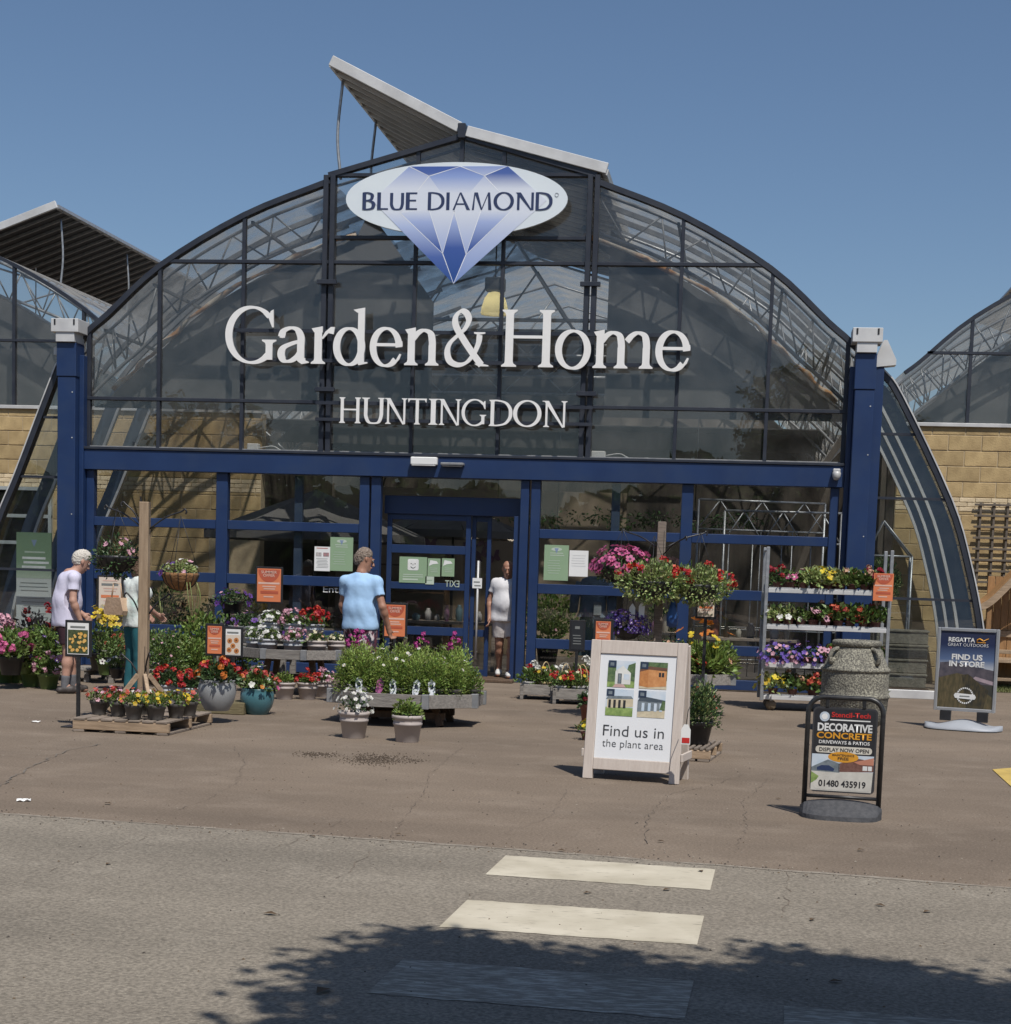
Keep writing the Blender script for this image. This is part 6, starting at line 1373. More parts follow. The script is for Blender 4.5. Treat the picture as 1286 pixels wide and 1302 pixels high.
# left tray table: two tiers
def onz(x, y, z): return (x, y, z)
gt = 'bedding pots on the left tray table'
for lab, k, pt, p, s in (('white bedding flowers in a grey pot at the front left of the table', 'bedding_white', GR, (-1.52, -4.0, .47), .95), ('pink and white bedding in a grey pot at the front centre', 'bedding_pink', GR, (-1.20, -4.02, .47), .95), ('cream bedding flowers in a taupe pot at the front right', 'bedding_cream', TPS, (-.92, -3.95, .47), .85), ('cream bedding flowers in a taupe pot at the table right corner', 'bedding_cream', TPS, (-.72, -3.76, .47), .8), ('white bedding flowers at the back left of the upper tier', 'bedding_white', GR, (-1.62, -3.5, .65), 1.0), ('pink bedding flowers in the middle of the upper tier', 'bedding_pink', GR, (-1.34, -3.5, .65), 1.0), ('scarlet bedding flowers at the right of the upper tier', 'bedding_red', GR, (-1.07, -3.5, .65), 1.1), ('white bedding flowers at the table left corner', 'bedding_white', GR, (-1.74, -3.78, .47), .85)): plant(lab, k, pt, p, s, gt)
for lab, k, px, py in (('low green plant in a taupe pot under the left table', 'bedding_green', 362, 889), ('red flowers in a taupe pot under the left table', 'bedding_red', 391, 889), ('pink and white flowers in a taupe pot by the cosmos table', 'bedding_pink', 412, 886)): pl(lab, k, TPS, px, py, 0, .85, 'pots on the ground by the left table')
# cosmos table
gc = 'cosmos on the octagonal table'
ordn = ['first', 'second', 'third', 'fourth', 'fifth', 'sixth', 'seventh']
LB = mat('label_white', (.74, .76, .80), None, 5, .4); LBP = mat('label_purple', (.26, .05, .16), (.4, .12, .26), 30, .4); LBK = mat('label_dark', (.03, .035, .05), None, 5, .4)
def stick_label(t, dx, dy, z, m, style):
    mb = MB(); mb.prism([(-.032, z - .08), (-.02, z - .12), (.02, z - .12), (.032, z - .08), (.036, z + .02), (.0, z + .055), (-.036, z + .02)], 0, .003, m); lo = mb.build('plant_tag', t, (dx, dy, 0)); lo.rotation_euler = (-.25, .12 * style, -t.rotation_euler.z)
    c_, s_ = math.cos(-t.rotation_euler.z), math.sin(-t.rotation_euler.z); lo.location = (dx * c_ - dy * s_, dx * s_ + dy * c_, 0)
    if m is LB: MB().prism([(-.014, z - .045), (.014, z - .045), (.018, z - .01), (0, z + .008), (-.018, z - .01)], -.002, -.001, LBK).build('tag_print', lo)
for i in range(7):
    x = .25 + .185 * i; y = -7.42 + .05 * abs(i - 3) * 1.1
    t = plant(ordn[i] + ' cosmos from the left along the front of the octagonal table', 'cosmos' if i != 6 else 'cosmos', ('std', .088, .15, 'grit'), (x, y, .235), [.92, 1.08, .86, 1.12, .95, 1.05, .9][i], gc)
    if i in (1, 2, 4, 5, 3): stick_label(t, 0, -.135, .20, LBP if i == 2 else LB, (-1) ** i)
for i in range(5): plant(ordn[i] + ' cosmos from the left in the middle row of the octagonal table', 'cosmos' if i not in (0, 4) else 'cosmos_magenta', ('std', .088, .15, 'grit'), (.28 + .26 * i, -7.08 - .02 * (i % 2), .235), [1.1, .95, 1.15, 1.0, 1.12, .98][i], gc)
for i in range(6): plant(ordn[i] + ' cosmos from the left at the back of the octagonal table', 'cosmos' if i % 3 else 'cosmos_magenta', ('std', .088, .15, 'grit'), (.28 + .21 * i, -6.72, .235), 1.06, gc)
plant('broad-leaved plant at the right corner of the octagonal table', 'shrub_lime', ('std', .085, .14, 'grit'), (1.50, -7.0, .235), .7, gc)
pl('white daisies in a taupe pot in front of the octagonal table', 'daisy_white', TP, 450, 938, 0, 1.0); pl('low green plant in a taupe pot in front of the octagonal table', 'bedding_green', TP, 518, 943, 0, 1.05)
# violas on the pallet
gv = 'violas on the pallet'
c_, s_ = math.cos(rz), math.sin(rz)
def onp(u, v, z=.13): return (pc.x + u * c_ - v * s_, pc.y + u * s_ + v * c_, z)
for i, (u, v, k, lab) in enumerate(((-.36, -.22, 'viola_red', 'coral viola pot nearest the marigold sign on the pallet'), (-.14, -.30, 'viola_red', 'coral viola pot left of the post foot on the pallet'), (-.02, -.02, 'viola_red', 'coral viola pot directly behind the post foot on the pallet'), (.09, -.50, 'viola_yellow', 'yellow viola pot at the front middle of the pallet'), (.29, -.46, 'viola_yellow', 'yellow viola pot at the front right corner of the pallet'), (.38, -.20, 'viola_yellow', 'yellow viola pot on the right edge of the pallet'), (.40, .08, 'viola_red', 'coral viola pot at the back right of the pallet'), (.20, -.27, 'viola_yellow', 'yellow viola pot just right of the post foot on the pallet'), (-.33, .05, 'viola_red', 'coral viola pot at the back left of the pallet'))):
    plant(lab, k, ('std', .085, .13, 'grit'), onp(u, v), 1.05 + .12 * (i % 2), gv)
# crates of baskets by the door
for i, (px, lab) in enumerate(((682, 'left grey wooden crate of flower baskets by the door'), (724, 'right grey wooden crate of flower baskets by the door'))):
    c = at(px, 890 + 6 * i, 0); t = thing('flower_crate', lab, 'crate', (c.x, c.y + .25, 0), .03, 'crates of flower baskets')
    for s in (-1, 1): MB().box(-.215, .215, s * .24 - .012, s * .24 + .012, .06, .19, WOODG, .003).build('side_board', t)
    for s in (-1, 1): MB().box(s * .205 - .01, s * .205 + .01, -.227, .227, .061, .189, WOODG, .003).build('end_board', t)
    MB().box(-.195, .195, -.227, .227, .065, .08, WOODD).build('crate_floor', t)
    for sx in (-1, 1):
        for sy in (-1, 1): MB().box(sx * .19 - .02, sx * .19 + .02, sy * .262 - .009, sy * .262 + .009, 0, .188, WOODG, .002).build('corner_leg', t)
    for j, (dx, dy, k, col, hnd) in enumerate(((-.11, -.12, 'hydrangea_white' if i == 0 else 'basket_arrange', 'whitewash', False), (.09, -.10, 'basket_arrange', 'willow' if i == 0 else 'whitewash', True), (-.09, .12, 'basket_arrange' if i == 0 else 'hydrangea_white', 'willow', True), (.11, .13, 'hydrangea_white' if i == 0 else 'bedding_red', 'whitewash', i == 1))):
        lab2 = ('%s %s planter in the %s crate by the door' % (['front-left', 'front-right', 'back-left', 'back-right'][j], 'willow' if col == 'willow' else 'whitewashed', 'left' if i == 0 else 'right'))
        p = plant(lab2, k, ('std', .085, .14, col), (c.x + dx, c.y + .25 + dy, .08), .95, 'planters in the crates', 'basket_planter')
        if hnd: MB().tube([(.085 * math.cos(R(a)), 0, .13 + .26 * math.sin(R(a))) for a in range(0, 181, 12)], .006, POTM['willow'], 6).build('handle', p)
pl('white rose in a tall terracotta pot left of the A-board', 'rose_white', ('std', .105, .27, 'terracotta'), 750, 928, 0, 1.0); pl('yellow violas on the ground left of the A-board', 'viola_yellow', ('std', .075, .08, 'brown'), 748, 941, 0, 1.1)
pl('leafy white-flowered plant behind the flower crates', 'hydrangea_white', BKL, 738, 884, 0, 1.1)
# bush and box right of the A-board
bx = at(884, 966); pallet('short weathered pallet under the evergreen bush by the A-board', (bx.x, bx.y + .25), .36, .8, -.12, .12)
plant('dense evergreen bush in a black pot right of the A-board', 'bush_evergreen', ('std', .14, .20, 'black'), (bx.x, bx.y + .22, .12), .92)
tg = thing('price_tag', 'white hanging price tag beside the evergreen bush', 'label', tuple(at(872, 938, .38))); MB().prism([(-.035, -.05), (.035, -.05), (.035, .06), (.015, .10), (-.015, .10), (-.035, .06)], 0, .003, PAPER).build('tag', tg); bars(tg, -.03, .03, [-.04], .04, -.002, REDP); MB().tube([(0, .002, .095), (.01, .01, .2), (.04, .06, .28)], .003, BLACKM, 4).build('cord', tg)
gr_ = 'plants on the right tray table'
for lab, k, p, pt, s in (('rusty alpine mound in a pot at the left of the right table', 'alpine_rusty', (3.20, -4.35, .40), BKL, .95), ('orange gerberas with long leaves at the right of the table', 'gerbera', (3.85, -4.5, .40), BK, 1.4), ('orange gerberas at the back of the right table', 'gerbera', (3.66, -4.1, .40), BK, 1.45), ('rusty alpine mound at the middle of the right table', 'alpine_rusty', (3.42, -4.2, .40), BKL, 1.15), ('coral bedding plant at the front of the right table', 'bedding_red', (3.55, -4.62, .40), BK, 1.15), ('lime leaved plant at the right edge of the right table', 'shrub_lime', (3.98, -4.2, .40), BK, 1.1)): plant(lab, k, pt, p, s, gr_)

# ================================================================== flower trolley
T0, T1 = at(966, 903), at(1122, 909); tc_ = (T0 + T1) / 2; trz = math.atan2(T1.y - T0.y, T1.x - T0.x); tw = (T1 - T0).length
TR_ = thing('flower_trolley', 'galvanised four-shelf flower trolley on castors beside the right blue post', 'trolley', (tc_.x, tc_.y + .28, 0), trz)
hw = tw / 2; SH = [(.17, 'bottom'), (.56, 'third'), (1.02, 'second'), (1.46, 'top')]
for sx in (-1, 1):
    for sy in (-1, 1):
        MB().box(sx * hw - .02, sx * hw + .02, sy * .27 - .018, sy * .27 + .018, .12, 1.97, STEEL, .004).build('upright', TR_)
        w = bpy.data.objects.new('castor', None); COL.objects.link(w); w.parent = TR_; w.location = (sx * (hw - .12), sy * .22, 0)
        MB().lathe([(0, -.02), (.06, -.02), (.065, 0), (.06, .02), (0, .02)], mat('castor_wheel', (.22, .17, .11), None, 8, .6), 16).build('wheel', w).rotation_euler = (math.pi / 2, 0, 0)
        [c for c in w.children][0].location = (0, 0, .066); MB().box(-.02, .02, -.035, .035, .115, .135, STEEL, .003).build('fork', w)
for z, nm in SH:
    mb = MB(); mb.box(-hw + .022, hw - .022, -.27, .27, z - .03, z, STEEL, .004); mb.box(-hw + .022, hw - .022, -.29, -.272, z - .035, z + .015, ALU, .003); mb.build('shelf', TR_)
MB().tube([(-hw, 0, 1.93), (-hw, .27, 1.93)], .012, STEEL, 6).build('end_bar', TR_)
c_, s_ = math.cos(trz), math.sin(trz)
def ontr(u, v, z): return (tc_.x + u * c_ - v * s_, tc_.y + .28 + u * s_ + v * c_, z)
SP_ = ('std', .062, .085, 'brown')
lay = {'top': ['pot_trolley_red', 'pot_trolley_pink', 'pot_trolley_pink', 'pot_trolley_yellow', 'pot_trolley_yellow', 'pot_trolley_white', 'pot_trolley_green', 'pot_trolley_green', 'pot_trolley_red'], 'second': ['pot_trolley_white', 'pot_trolley_white', 'pot_trolley_lilac', 'pot_trolley_lilac', 'pot_trolley_green', 'pot_trolley_orange', 'pot_trolley_orange', 'pot_trolley_orange', 'pot_trolley_green'], 'third': ['pot_trolley_violet', 'pot_trolley_violet', 'pot_trolley_violet', 'pot_trolley_lilac', 'pot_trolley_orange', 'pot_trolley_green', 'pot_trolley_green'], 'bottom': ['pot_trolley_yellow', 'pot_trolley_green', 'pot_trolley_orange', 'pot_trolley_green', 'pot_trolley_orange', 'pot_trolley_white']}
cn = dict(red='crimson', pink='pink', yellow='pale yellow', white='white', green='leafy green', lilac='lilac', orange='orange-red', violet='violet')
ON = ['first', 'second', 'third', 'fourth', 'fifth', 'sixth', 'seventh', 'eighth', 'ninth']
TRAY = mat('grey_tray', (.40, .41, .42), (.33, .34, .35), 5, .5)
for z, nm in SH:
    L_ = lay[nm]; n = len(L_)
    for i, k in enumerate(L_):
        u = -hw + .14 + (2 * hw - .28) * i / (n - 1)
        plant('%s pot from the left on the %s trolley shelf, %s' % (ON[i], nm, cn[k.split('_')[-1]]), k, SP_, ontr(u, -.17, z + .012), 1.5 if nm != 'third' else 1.45, 'pots on the trolley')
    for i in range(4):
        u = -hw + .20 + (2 * hw - .40) * i / 3
        tr = thing('seed_tray', '%s plastic tray from the left on the %s trolley shelf' % (ON[i], nm), 'tray', ontr(u, -.17, z + .0005), trz, 'trays on the trolley'); MB().box(-.17, .17, -.11, .11, 0, .010, TRAY, .002).build('tray_base', tr)
        mb = MB(); mb.box(-.172, .172, -.118, -.111, 0, .03, TRAY, .002); mb.build('tray_lip', tr)
    if nm in ('top', 'second'):
        for i in range(6): plant('%s pot from the left in the back row of the %s trolley shelf' % (ON[i], nm), ['pot_trolley_green', 'pot_trolley_pink', 'pot_trolley_white', 'pot_trolley_green', 'pot_trolley_red', 'pot_trolley_green'][i], SP_, ontr(-hw + .2 + (2 * hw - .4) * i / 5, .12, z + .0005), 1.35, 'back row on the trolley')

# ================================================================== right-hand side: trellis, arbour, planters behind glass
TL_ = thing('trellis', 'dark wooden trellis fixed to the buff stone wall at the right', 'trellis', (7.76, 3.93, 1.62)); TRW = mat('trellis_wood', (.10, .082, .065), (.14, .115, .09), 7, .85, stretch=(3, 3, 3))
for i in range(6): MB().box(.10 + .21 * i - .018, .10 + .21 * i + .018, -.022, -.002, 0, 1.30, TRW, .003).build('upright_lath', TL_)
for i in range(8): MB().box(0, 1.25, -.040, -.023, .02 + .175 * i, .055 + .175 * i, TRW, .003).build('cross_lath', TL_)
AR = thing('arbour', 'golden timber garden arbour with an arched roof at the right edge', 'arbour', (9.0, 3.2, 0))
for i in range(9): MB().box(-1.02 + .115 * i, -1.02 + .115 * i + .108, .30, .32, .12, 1.75, SHED, .003).build('back_board', AR)
for x in (-1.06, .10): MB().box(x - .04, x + .04, -.35, .34, .0, .11, SHED, .004).build('base_beam', AR); MB().box(x - .035, x + .035, -.33, -.26, .11, 1.25, SHED, .004).build('post', AR)
ap = [(-1.22, 1.30), (-1.05, 1.42), (-.75, 1.75), (-.5, 2.0), (-.2, 2.2), (.1, 2.3), (.5, 2.3)]
mb = MB(); ribbon(mb, [(x, z) for x, z in [(p.x, p.y) for p in crom(ap, 4)]], -.10, -.38, -.32, WOODNX); mb.build('arch_board', AR)
mb = MB(); ribbon(mb, [(x, z) for x, z in [(p.x, p.y + .02) for p in crom(ap, 4)]], -.02, -.31, .36, SHED); mb.build('roof_skin', AR)
for z in (.42, .56): MB().box(-1.0, .1, -.30, .28 if z < .5 else -.2, z, z + .06, WOODNX, .004).build('seat_plank', AR)
MB().box(-1.15, .2, -.36, -.33, .14, .19, WOODNX, .004).build('front_rail', AR); MB().box(-1.0, .05, .27, .29, .80, .90, WOODNX, .004).build('back_rail', AR)
cd_ = thing('notice', 'small white card pinned inside the timber arbour', 'notice', (8.50, 3.47, 1.02)); MB().box(-.09, .09, 0, .004, 0, .24, mat('blue_white_card', (.42, .46, .5), None, 4, .5)).build('sheet', cd_); bars(cd_, -.07, .07, [.05, .1, .15], .015, -.002, GREYT)
# stacked stone planters behind the right side glass
for k in range(4):
    s = thing('stone_trough', ['lowest', 'second', 'third', 'topmost'][k] + ' of the stacked stone troughs behind the right side glass', 'planter', (6.42, .62, .12 + .205 * k), 0, 'stacked stone troughs')
    MB().box(-.36, .36, -.2, .2, .0, .165, mat('trough_stone', (.24, .215, .165), (.15, .135, .105), 22, .95, bump=.6, bscale=40, rand=.08), .012).build('trough', s); MB().box(-.375, .375, -.215, .215, .166, .203, MATS['trough_stone'], .010).build('lip', s)
pd = thing('plinth', 'low dark plinth under the stacked stone troughs', 'plinth', (6.42, .62, .0)); MB().box(-.4, .4, -.22, .22, .031, .118, WOODD, .004).build('plinth_board', pd); MB().box(-.3, .3, -.15, .15, .0305, .032, WOODD).build('foot', pd)
ga = thing('metal_arch', 'pale metal rose arch standing behind the right side glass', 'garden arch', (6.25, 1.35, .03))
for x in (-.32, .32):
    for y in (-.15, .15): MB().tube([(x, y, 0), (x, y, 1.95)], .016, STEEL, 6).build('upright', ga)
    for z in [.25 * k + .2 for k in range(7)]: MB().tube([(x, -.15, z), (x, .15, z + .12)], .009, STEEL, 5).build('rung', ga)
for y in (-.15, .15): MB().tube([(-.32, y, 1.95), (-.1, y, 2.45), (.32, y, 1.95)] if True else [], .016, STEEL, 6).build('roof_bar', ga); MB().tube([(-.32, y, 1.95), (.32, y, 1.95)], .014, STEEL, 6).build('tie_bar', ga)
stuff(obj('climbing_foliage', plant_meshes('bush_evergreen', 0)[0], ga, (-.05, .0, 1.35))).scale = (1.3, .7, 1.4)

# ================================================================== inside the shop
def lattice_panel(label, loc, w, h, rzz=0.0):
    t = thing('metal_obelisk', label, 'garden arch', loc, rzz)
    for x in (-w / 2, w / 2): MB().tube([(x, 0, 0), (x, 0, h)], .018, STEEL, 6).build('upright', t)
    MB().tube([(-w / 2, 0, h), (w / 2, 0, h)], .018, STEEL, 6).build('top_bar', t); MB().tube([(-w / 2, 0, h - .45), (w / 2, 0, h - .45)], .015, STEEL, 6).build('mid_bar', t)
    n = 6
    for i in range(n): x0 = -w / 2 + w * i / n; x1 = x0 + w / n; MB().tube([(x0, 0, h if i % 2 else h - .45), (x1, 0, h - .45 if i % 2 else h)], .011, STEEL, 5).build('lattice_bar', t)
    for x in (-w / 4, 0, w / 4): MB().tube([(x, 0, .1), (x, 0, h - .45)], .010, STEEL, 5).build('mesh_bar', t)
    for z in (.3, .8, 1.3): MB().tube([(-w / 2, 0, z), (w / 2, 0, z)], .010, STEEL, 5).build('mesh_bar', t)
    return t
lattice_panel('grey metal gazebo frame with zigzag top inside the right window', (4.7, 1.4, .03), 1.7, 2.55); lattice_panel('second grey metal gazebo frame further inside on the right', (4.4, 2.6, .03), 2.0, 2.75, .25)
def parasol(label, c, r_, zr, zt, col):
    t = thing('parasol', label, 'parasol', (c[0], c[1], .03)); n = 8; z = .03
    MB().tube([(0, 0, 0), (0, 0, zt)], .025, BLACKM, 8).build('pole', t); MB().lathe([(0, 0), (.28, 0), (.28, .05), (.05, .09)], BLACKP, 20).build('base', t)
    P = [(r_ * math.cos(2 * math.pi * i / n + .3), r_ * math.sin(2 * math.pi * i / n + .3), zr) for i in range(n)]; mb = MB()
    for i in range(n):
        a, b = Vector(P[i]), Vector(P[(i + 1) % n]); m_ = (a + b) / 2 - Vector((0, 0, .0)); top = Vector((0, 0, zt)); mb.add([a, m_ * .97, top], [(0, 1, 2)], col); mb.add([m_ * .97, b, top], [(0, 1, 2)], col)
        mb.add([a, b, b - Vector((0, 0, .12)), a - Vector((0, 0, .12))], [(0, 1, 2, 3)], col)
    mb.build('canopy', t)
    for i in range(n): MB().tube([P[i], (0, 0, zt - .05)], .010, BLACKM, 5).build('rib', t); MB().tube([(P[i][0] * .5, P[i][1] * .5, (zr + zt) / 2 - .03), (0, 0, zr - .1)], .008, BLACKM, 5).build('strut', t)
PAR = mat('grey_canopy', (.15, .145, .14), (.12, .115, .11), 3, .85, trans=.1)
parasol('open grey parasol inside the window left of the man in blue', (-2.6, 2.3), 1.75, 2.05, 2.75, PAR); parasol('second grey parasol further inside near the door', (-.75, 4.4), 1.3, 2.2, 2.7, PAR)
# pendant lamp behind the gable glass
LM = thing('pendant_lamp', 'cream dome pendant lamp hanging behind the diamond sign', 'lamp', tuple(aty(629, 400, .62))); LM.scale = (.84,) * 3; mb = MB(); mb.lathe([(.235, .0), (.238, .02), (.225, .12), (.18, .27), (.12, .36), (.05, .38)], mat('cream_shade', (.74, .68, .42), (.68, .62, .38), 3, .45, trans=.5), 28); mb.lathe([(.20, .012), (.235, .0)], MATS['cream_shade'], 28); mb.build('shade', LM); MB().box(-.17, .17, -.10, .10, .39, .62, mat('lamp_gear', (.035, .038, .045), None, 5, .5), .02).build('gear_box', LM); MB().tube([(0, 0, .62), (0, 0, 2.1)], .012, BLACKM, 6).build('rod', LM)
bl_ = bpy.data.lights.new('bulb', 'POINT'); bl_.energy = 2.0; bl_.color = (1, .93, .72); bl_.shadow_soft_size = .05; bo_ = bpy.data.objects.new('bulb', bl_); COL.objects.link(bo_); bo_.parent = LM; bo_.location = (0, 0, .15)
LM2 = thing('pendant_lamp', 'dome pendant lamp inside the left neighbouring greenhouse', 'lamp', (-9.2, 6.6, 5.45)); mb = MB(); mb.lathe([(.28, .0), (.285, .02), (.26, .12), (.2, .25), (.1, .32)], MATS['cream_shade'], 24); mb.build('shade', LM2); MB().box(-.2, .2, -.12, .12, .33, .52, MATS['lamp_gear'], .02).build('gear_box', LM2); MB().tube([(0, 0, .52), (0, 0, 1.5)], .012, BLACKM, 6).build('rod', LM2)
def spl(s):
    l = bpy.data.lights.new('spot_lamp', 'SPOT'); l.energy = 90; l.spot_size = R(120); l.color = (1, .86, .66); l.shadow_soft_size = .04; o = bpy.data.objects.new('spot_lamp', l); COL.objects.link(o); o.parent = s; o.location = (0, 0, -.01)
GLOW = emit('spot_glow', (1.0, .86, .6), 7.0)
for i, (x, y, z, lab) in enumerate(((-.12, 5.2, 2.62, 'small lit spotlight seen through the sliding door'), (3.35, 3.2, 2.48, 'small lit spotlight above the right window'), (.95, 5.0, 2.25, 'small lit spotlight above the doorway man'))):
    s = thing('spotlight', lab, 'lamp', (x, y, z)); MB().lathe([(.035, 0), (.05, .05), (.045, .14), (.02, .16)], BLACKP, 14).build('can', s); MB().disc(.034, .004, GLOW, 14).build('lens', s); spl(s); MB().tube([(0, 0, .16), (0, 0, 4.37 - z)], .008, BLACKM, 5).build('rod', s)
# garlands and butterflies
gd = MB(); rng = random.Random(21)
for i in range(60):
    x = -1.4 + 5.8 * rng.random(); leaves(gd, rng, 16, .16, .14, 0, .09, .035, LEAF['dark'], 'ball', -.5); 
    for k in range(len(gd.v) - 64, len(gd.v)): v = gd.v[k]; gd.v[k] = (v[0] + x, v[1] + 4.6 + rng.uniform(-.02, .02), v[2] + 2.52 + .05 * math.sin(x * 5))
gob = stuff(gd.build('leaf_garland')); tag(gob, 'dark leafy garland strung across the shop above the doorway', 'garland')
BF = mat('paper_butterfly', (.10, .05, .07), (.16, .08, .10), 6, .7); bm_ = MB(); bm_.prism([(0, 0), (.05, .07), (.09, .06), (.06, .0), (.07, -.06), (.03, -.06), (0, -.02), (-.03, -.06), (-.07, -.06), (-.06, 0), (-.09, .06), (-.05, .07)], -.003, 0, BF); bme = bm_.mesh('butterfly')
for i, (px, py) in enumerate(((597, 698), (612, 704), (603, 715), (616, 690), (628, 708), (560, 676), (531, 668), (548, 690))):
    p = aty(px, py, 7.48); o = obj('paper_butterfly', bme, None, p, rot=(0, random.uniform(-.4, .4), 0)); o.scale = (1.6,) * 3; tag(o, 'dark paper butterfly on the tan wall inside the door', 'butterfly', 'paper butterflies on the tan wall')
# mannequin in blue
MN = thing('mannequin', 'headless mannequin in a blue denim dress inside the right window', 'mannequin', (1.98, .95, .03)); DEN = mat('denim_blue', (.17, .22, .27), (.13, .175, .22), 8, .85, bump=.3, bscale=30); DEN2 = mat('denim_dark', (.055, .095, .12), (.07, .115, .14), 8, .85)
mb = MB()
def elring(prof, m, n=20):
    vs = []; fs = []
    for rx, ry, z, cx in prof: vs += [(cx + rx * math.cos(2 * math.pi * j / n), ry * math.sin(2 * math.pi * j / n), z) for j in range(n)]
    for i in range(len(prof) - 1):
        for j in range(n): fs.append((i * n + j, i * n + (j + 1) % n, (i + 1) * n + (j + 1) % n, (i + 1) * n + j))
    return vs, fs
v, f = elring([(.24, .19, .35, 0), (.21, .16, .8, 0), (.17, .12, 1.0, 0)], DEN2); mb.add(v, f, DEN2, True); mb.build('skirt', MN)
mb = MB(); v, f = elring([(.235, .15, .92, 0), (.20, .13, 1.02, 0), (.19, .125, 1.2, 0), (.215, .13, 1.38, 0), (.17, .10, 1.48, 0), (.07, .06, 1.52, 0)], DEN); mb.add(v, f, DEN, True)
for s in (-1, 1): mb.tube([(s * .19, 0, 1.42), (s * .27, -.03, 1.2), (s * .28, -.06, .98)], [.07, .07, .06], DEN, 10)
mb.build('shirt', MN); mb = MB(); mb.tube([(0, 0, 0), (0, 0, .5)], .02, STEEL, 8); mb.lathe([(0, 0), (.18, 0), (.18, .015), (.03, .03)], STEEL, 20); mb.build('stand', MN); MB().box(.02, .14, -.16, -.145, .95, 1.15, mat('bag_grey', (.26, .29, .3), None, 5, .8), .01).build('pocket_bag', MN)
# tables and shelves of stock
CL = [mat('stock_%d' % i, c, None, 8, .6) for i, c in enumerate(((.30, .10, .07), (.08, .14, .16), (.35, .32, .26), (.16, .18, .08), (.30, .2, .12), (.05, .05, .06), (.42, .4, .38), (.2, .08, .16)))]
def shop_table(label, c, w, d, h, n, seed):
    t = thing('shop_table', label, 'table', (c[0], c[1], .03)); MB().box(-w / 2, w / 2, -d / 2, d / 2, h - .04, h, WOODW, .005).build('table_top', t)
    for sx in (-1, 1):
        for sy in (-1, 1): MB().box(sx * (w / 2 - .06) - .03, sx * (w / 2 - .06) + .03, sy * (d / 2 - .06) - .03, sy * (d / 2 - .06) + .03, 0, h - .041, WOODW, .004).build('leg', t)
    rng = random.Random(seed)
    for i in range(n):
        x = -w / 2 + .1 + (w - .2) * (i + .5) / n; hh = rng.uniform(.08, .3); rr_ = rng.uniform(.04, .07); k = rng.choice(CL)
        o = MB().lathe([(rr_ * .8, 0), (rr_, hh * .3), (rr_, hh * .7), (rr_ * .5, hh * .9), (rr_ * .55, hh), (0, hh)], k, 12).build('vase'); o.location = (c[0] + x, c[1] + rng.uniform(-d / 4, d / 4), .03 + h)
        tag(o, 'small ornament standing on the ' + label.split(' with ')[0], 'ornament', 'ornaments on the ' + label.split(' with ')[0])
shop_table('long wooden stock table seen through the sliding door with ornaments', (-.3, 2.0), 1.5, .6, .75, 8, 1); shop_table('wooden stock table inside the far right window with ornaments', (4.3, .75), 1.4, .5, .70, 7, 2); shop_table('wooden stock table inside the right window with ornaments', (2.75, 1.5), .9, .5, .72, 5, 3); shop_table('wooden stock table inside the left window with ornaments', (-2.2, 1.2), 1.6, .5, .6, 7, 4)
for i, (x, y, k, s, lab) in enumerate(((-1.75, 1.9, 'shrub_green', 1.3, 'indoor leafy plant near the sage notice'), (.95, 4.2, 'shrub_green', 1.9, 'dark indoor palm behind the doorway man'), (-4.7, 1.2, 'shrub_green', 1.6, 'tall indoor shrub behind the left window'), (-4.2, 2.2, 'shrub_lime', 1.8, 'lime indoor shrub behind the left window'), (2.9, 3.0, 'bush_evergreen', 1.8, 'indoor evergreen deeper inside the right window'), (-3.3, 1.0, 'shrub_green', 1.2, 'indoor shrub under the parasol'))):
    plant(lab, k, ('std', .2, .4, 'black'), (x, y, .031), s, 'indoor plants')
# shelving unit
SU = thing('shelving_unit', 'dark shelving unit with stock against the tan inner wall', 'shelves', (-2.4, 7.0, .03))
for z in (.1, .6, 1.1, 1.6): MB().box(-1.1, 1.1, -.2, .2, z, z + .03, WOODD, .003).build('shelf', SU)
for x in (-1.1, 1.1): MB().box(x - .02, x + .02, -.2, .2, 0, 2.0, WOODD, .003).build('side', SU)

# ================================================================== litter, spilled compost, leaves
CMP = mat('spilled_compost', (.075, .054, .037), (.05, .036, .025), 30, .95); rng = random.Random(31); mb = MB()
for (px, py, rx, ry, n) in ((480, 966, .26, .12, 900), (405, 960, .18, .06, 300), (528, 968, .13, .04, 70), (110, 918, .3, .06, 110)):
    c = at(px, py)
    for i in range(n):
        x, y = c.x + rng.gauss(0, rx * .5), c.y + rng.gauss(0, ry * 1.6); s = rng.uniform(.003, .011); a = rng.uniform(0, 3.14)
        dx, dy = math.cos(a) * s, math.sin(a) * s; mb.add([(x - dx, y - dy, .003), (x + dy * .6, y - dx * .6, .003), (x + dx, y + dy, .003 + s * .3), (x - dy * .6, y + dx * .6, .003), (x, y, .003 + s * .8)], [(0, 1, 4), (1, 2, 4), (2, 3, 4), (3, 0, 4)], CMP if rng.random() > .12 else WOODW)
cs = stuff(mb.build('spilled_compost')); tag(cs, 'brown crumbs of spilled compost on the forecourt before the tables', 'compost')
mb = MB(); rng = random.Random(55); GRM = [mat('pale_chip', (.30, .26, .21), None, 30, .9), mat('dark_chip', (.06, .05, .042), None, 30, .9), mat('brown_chip', (.13, .09, .055), None, 30, .9)]
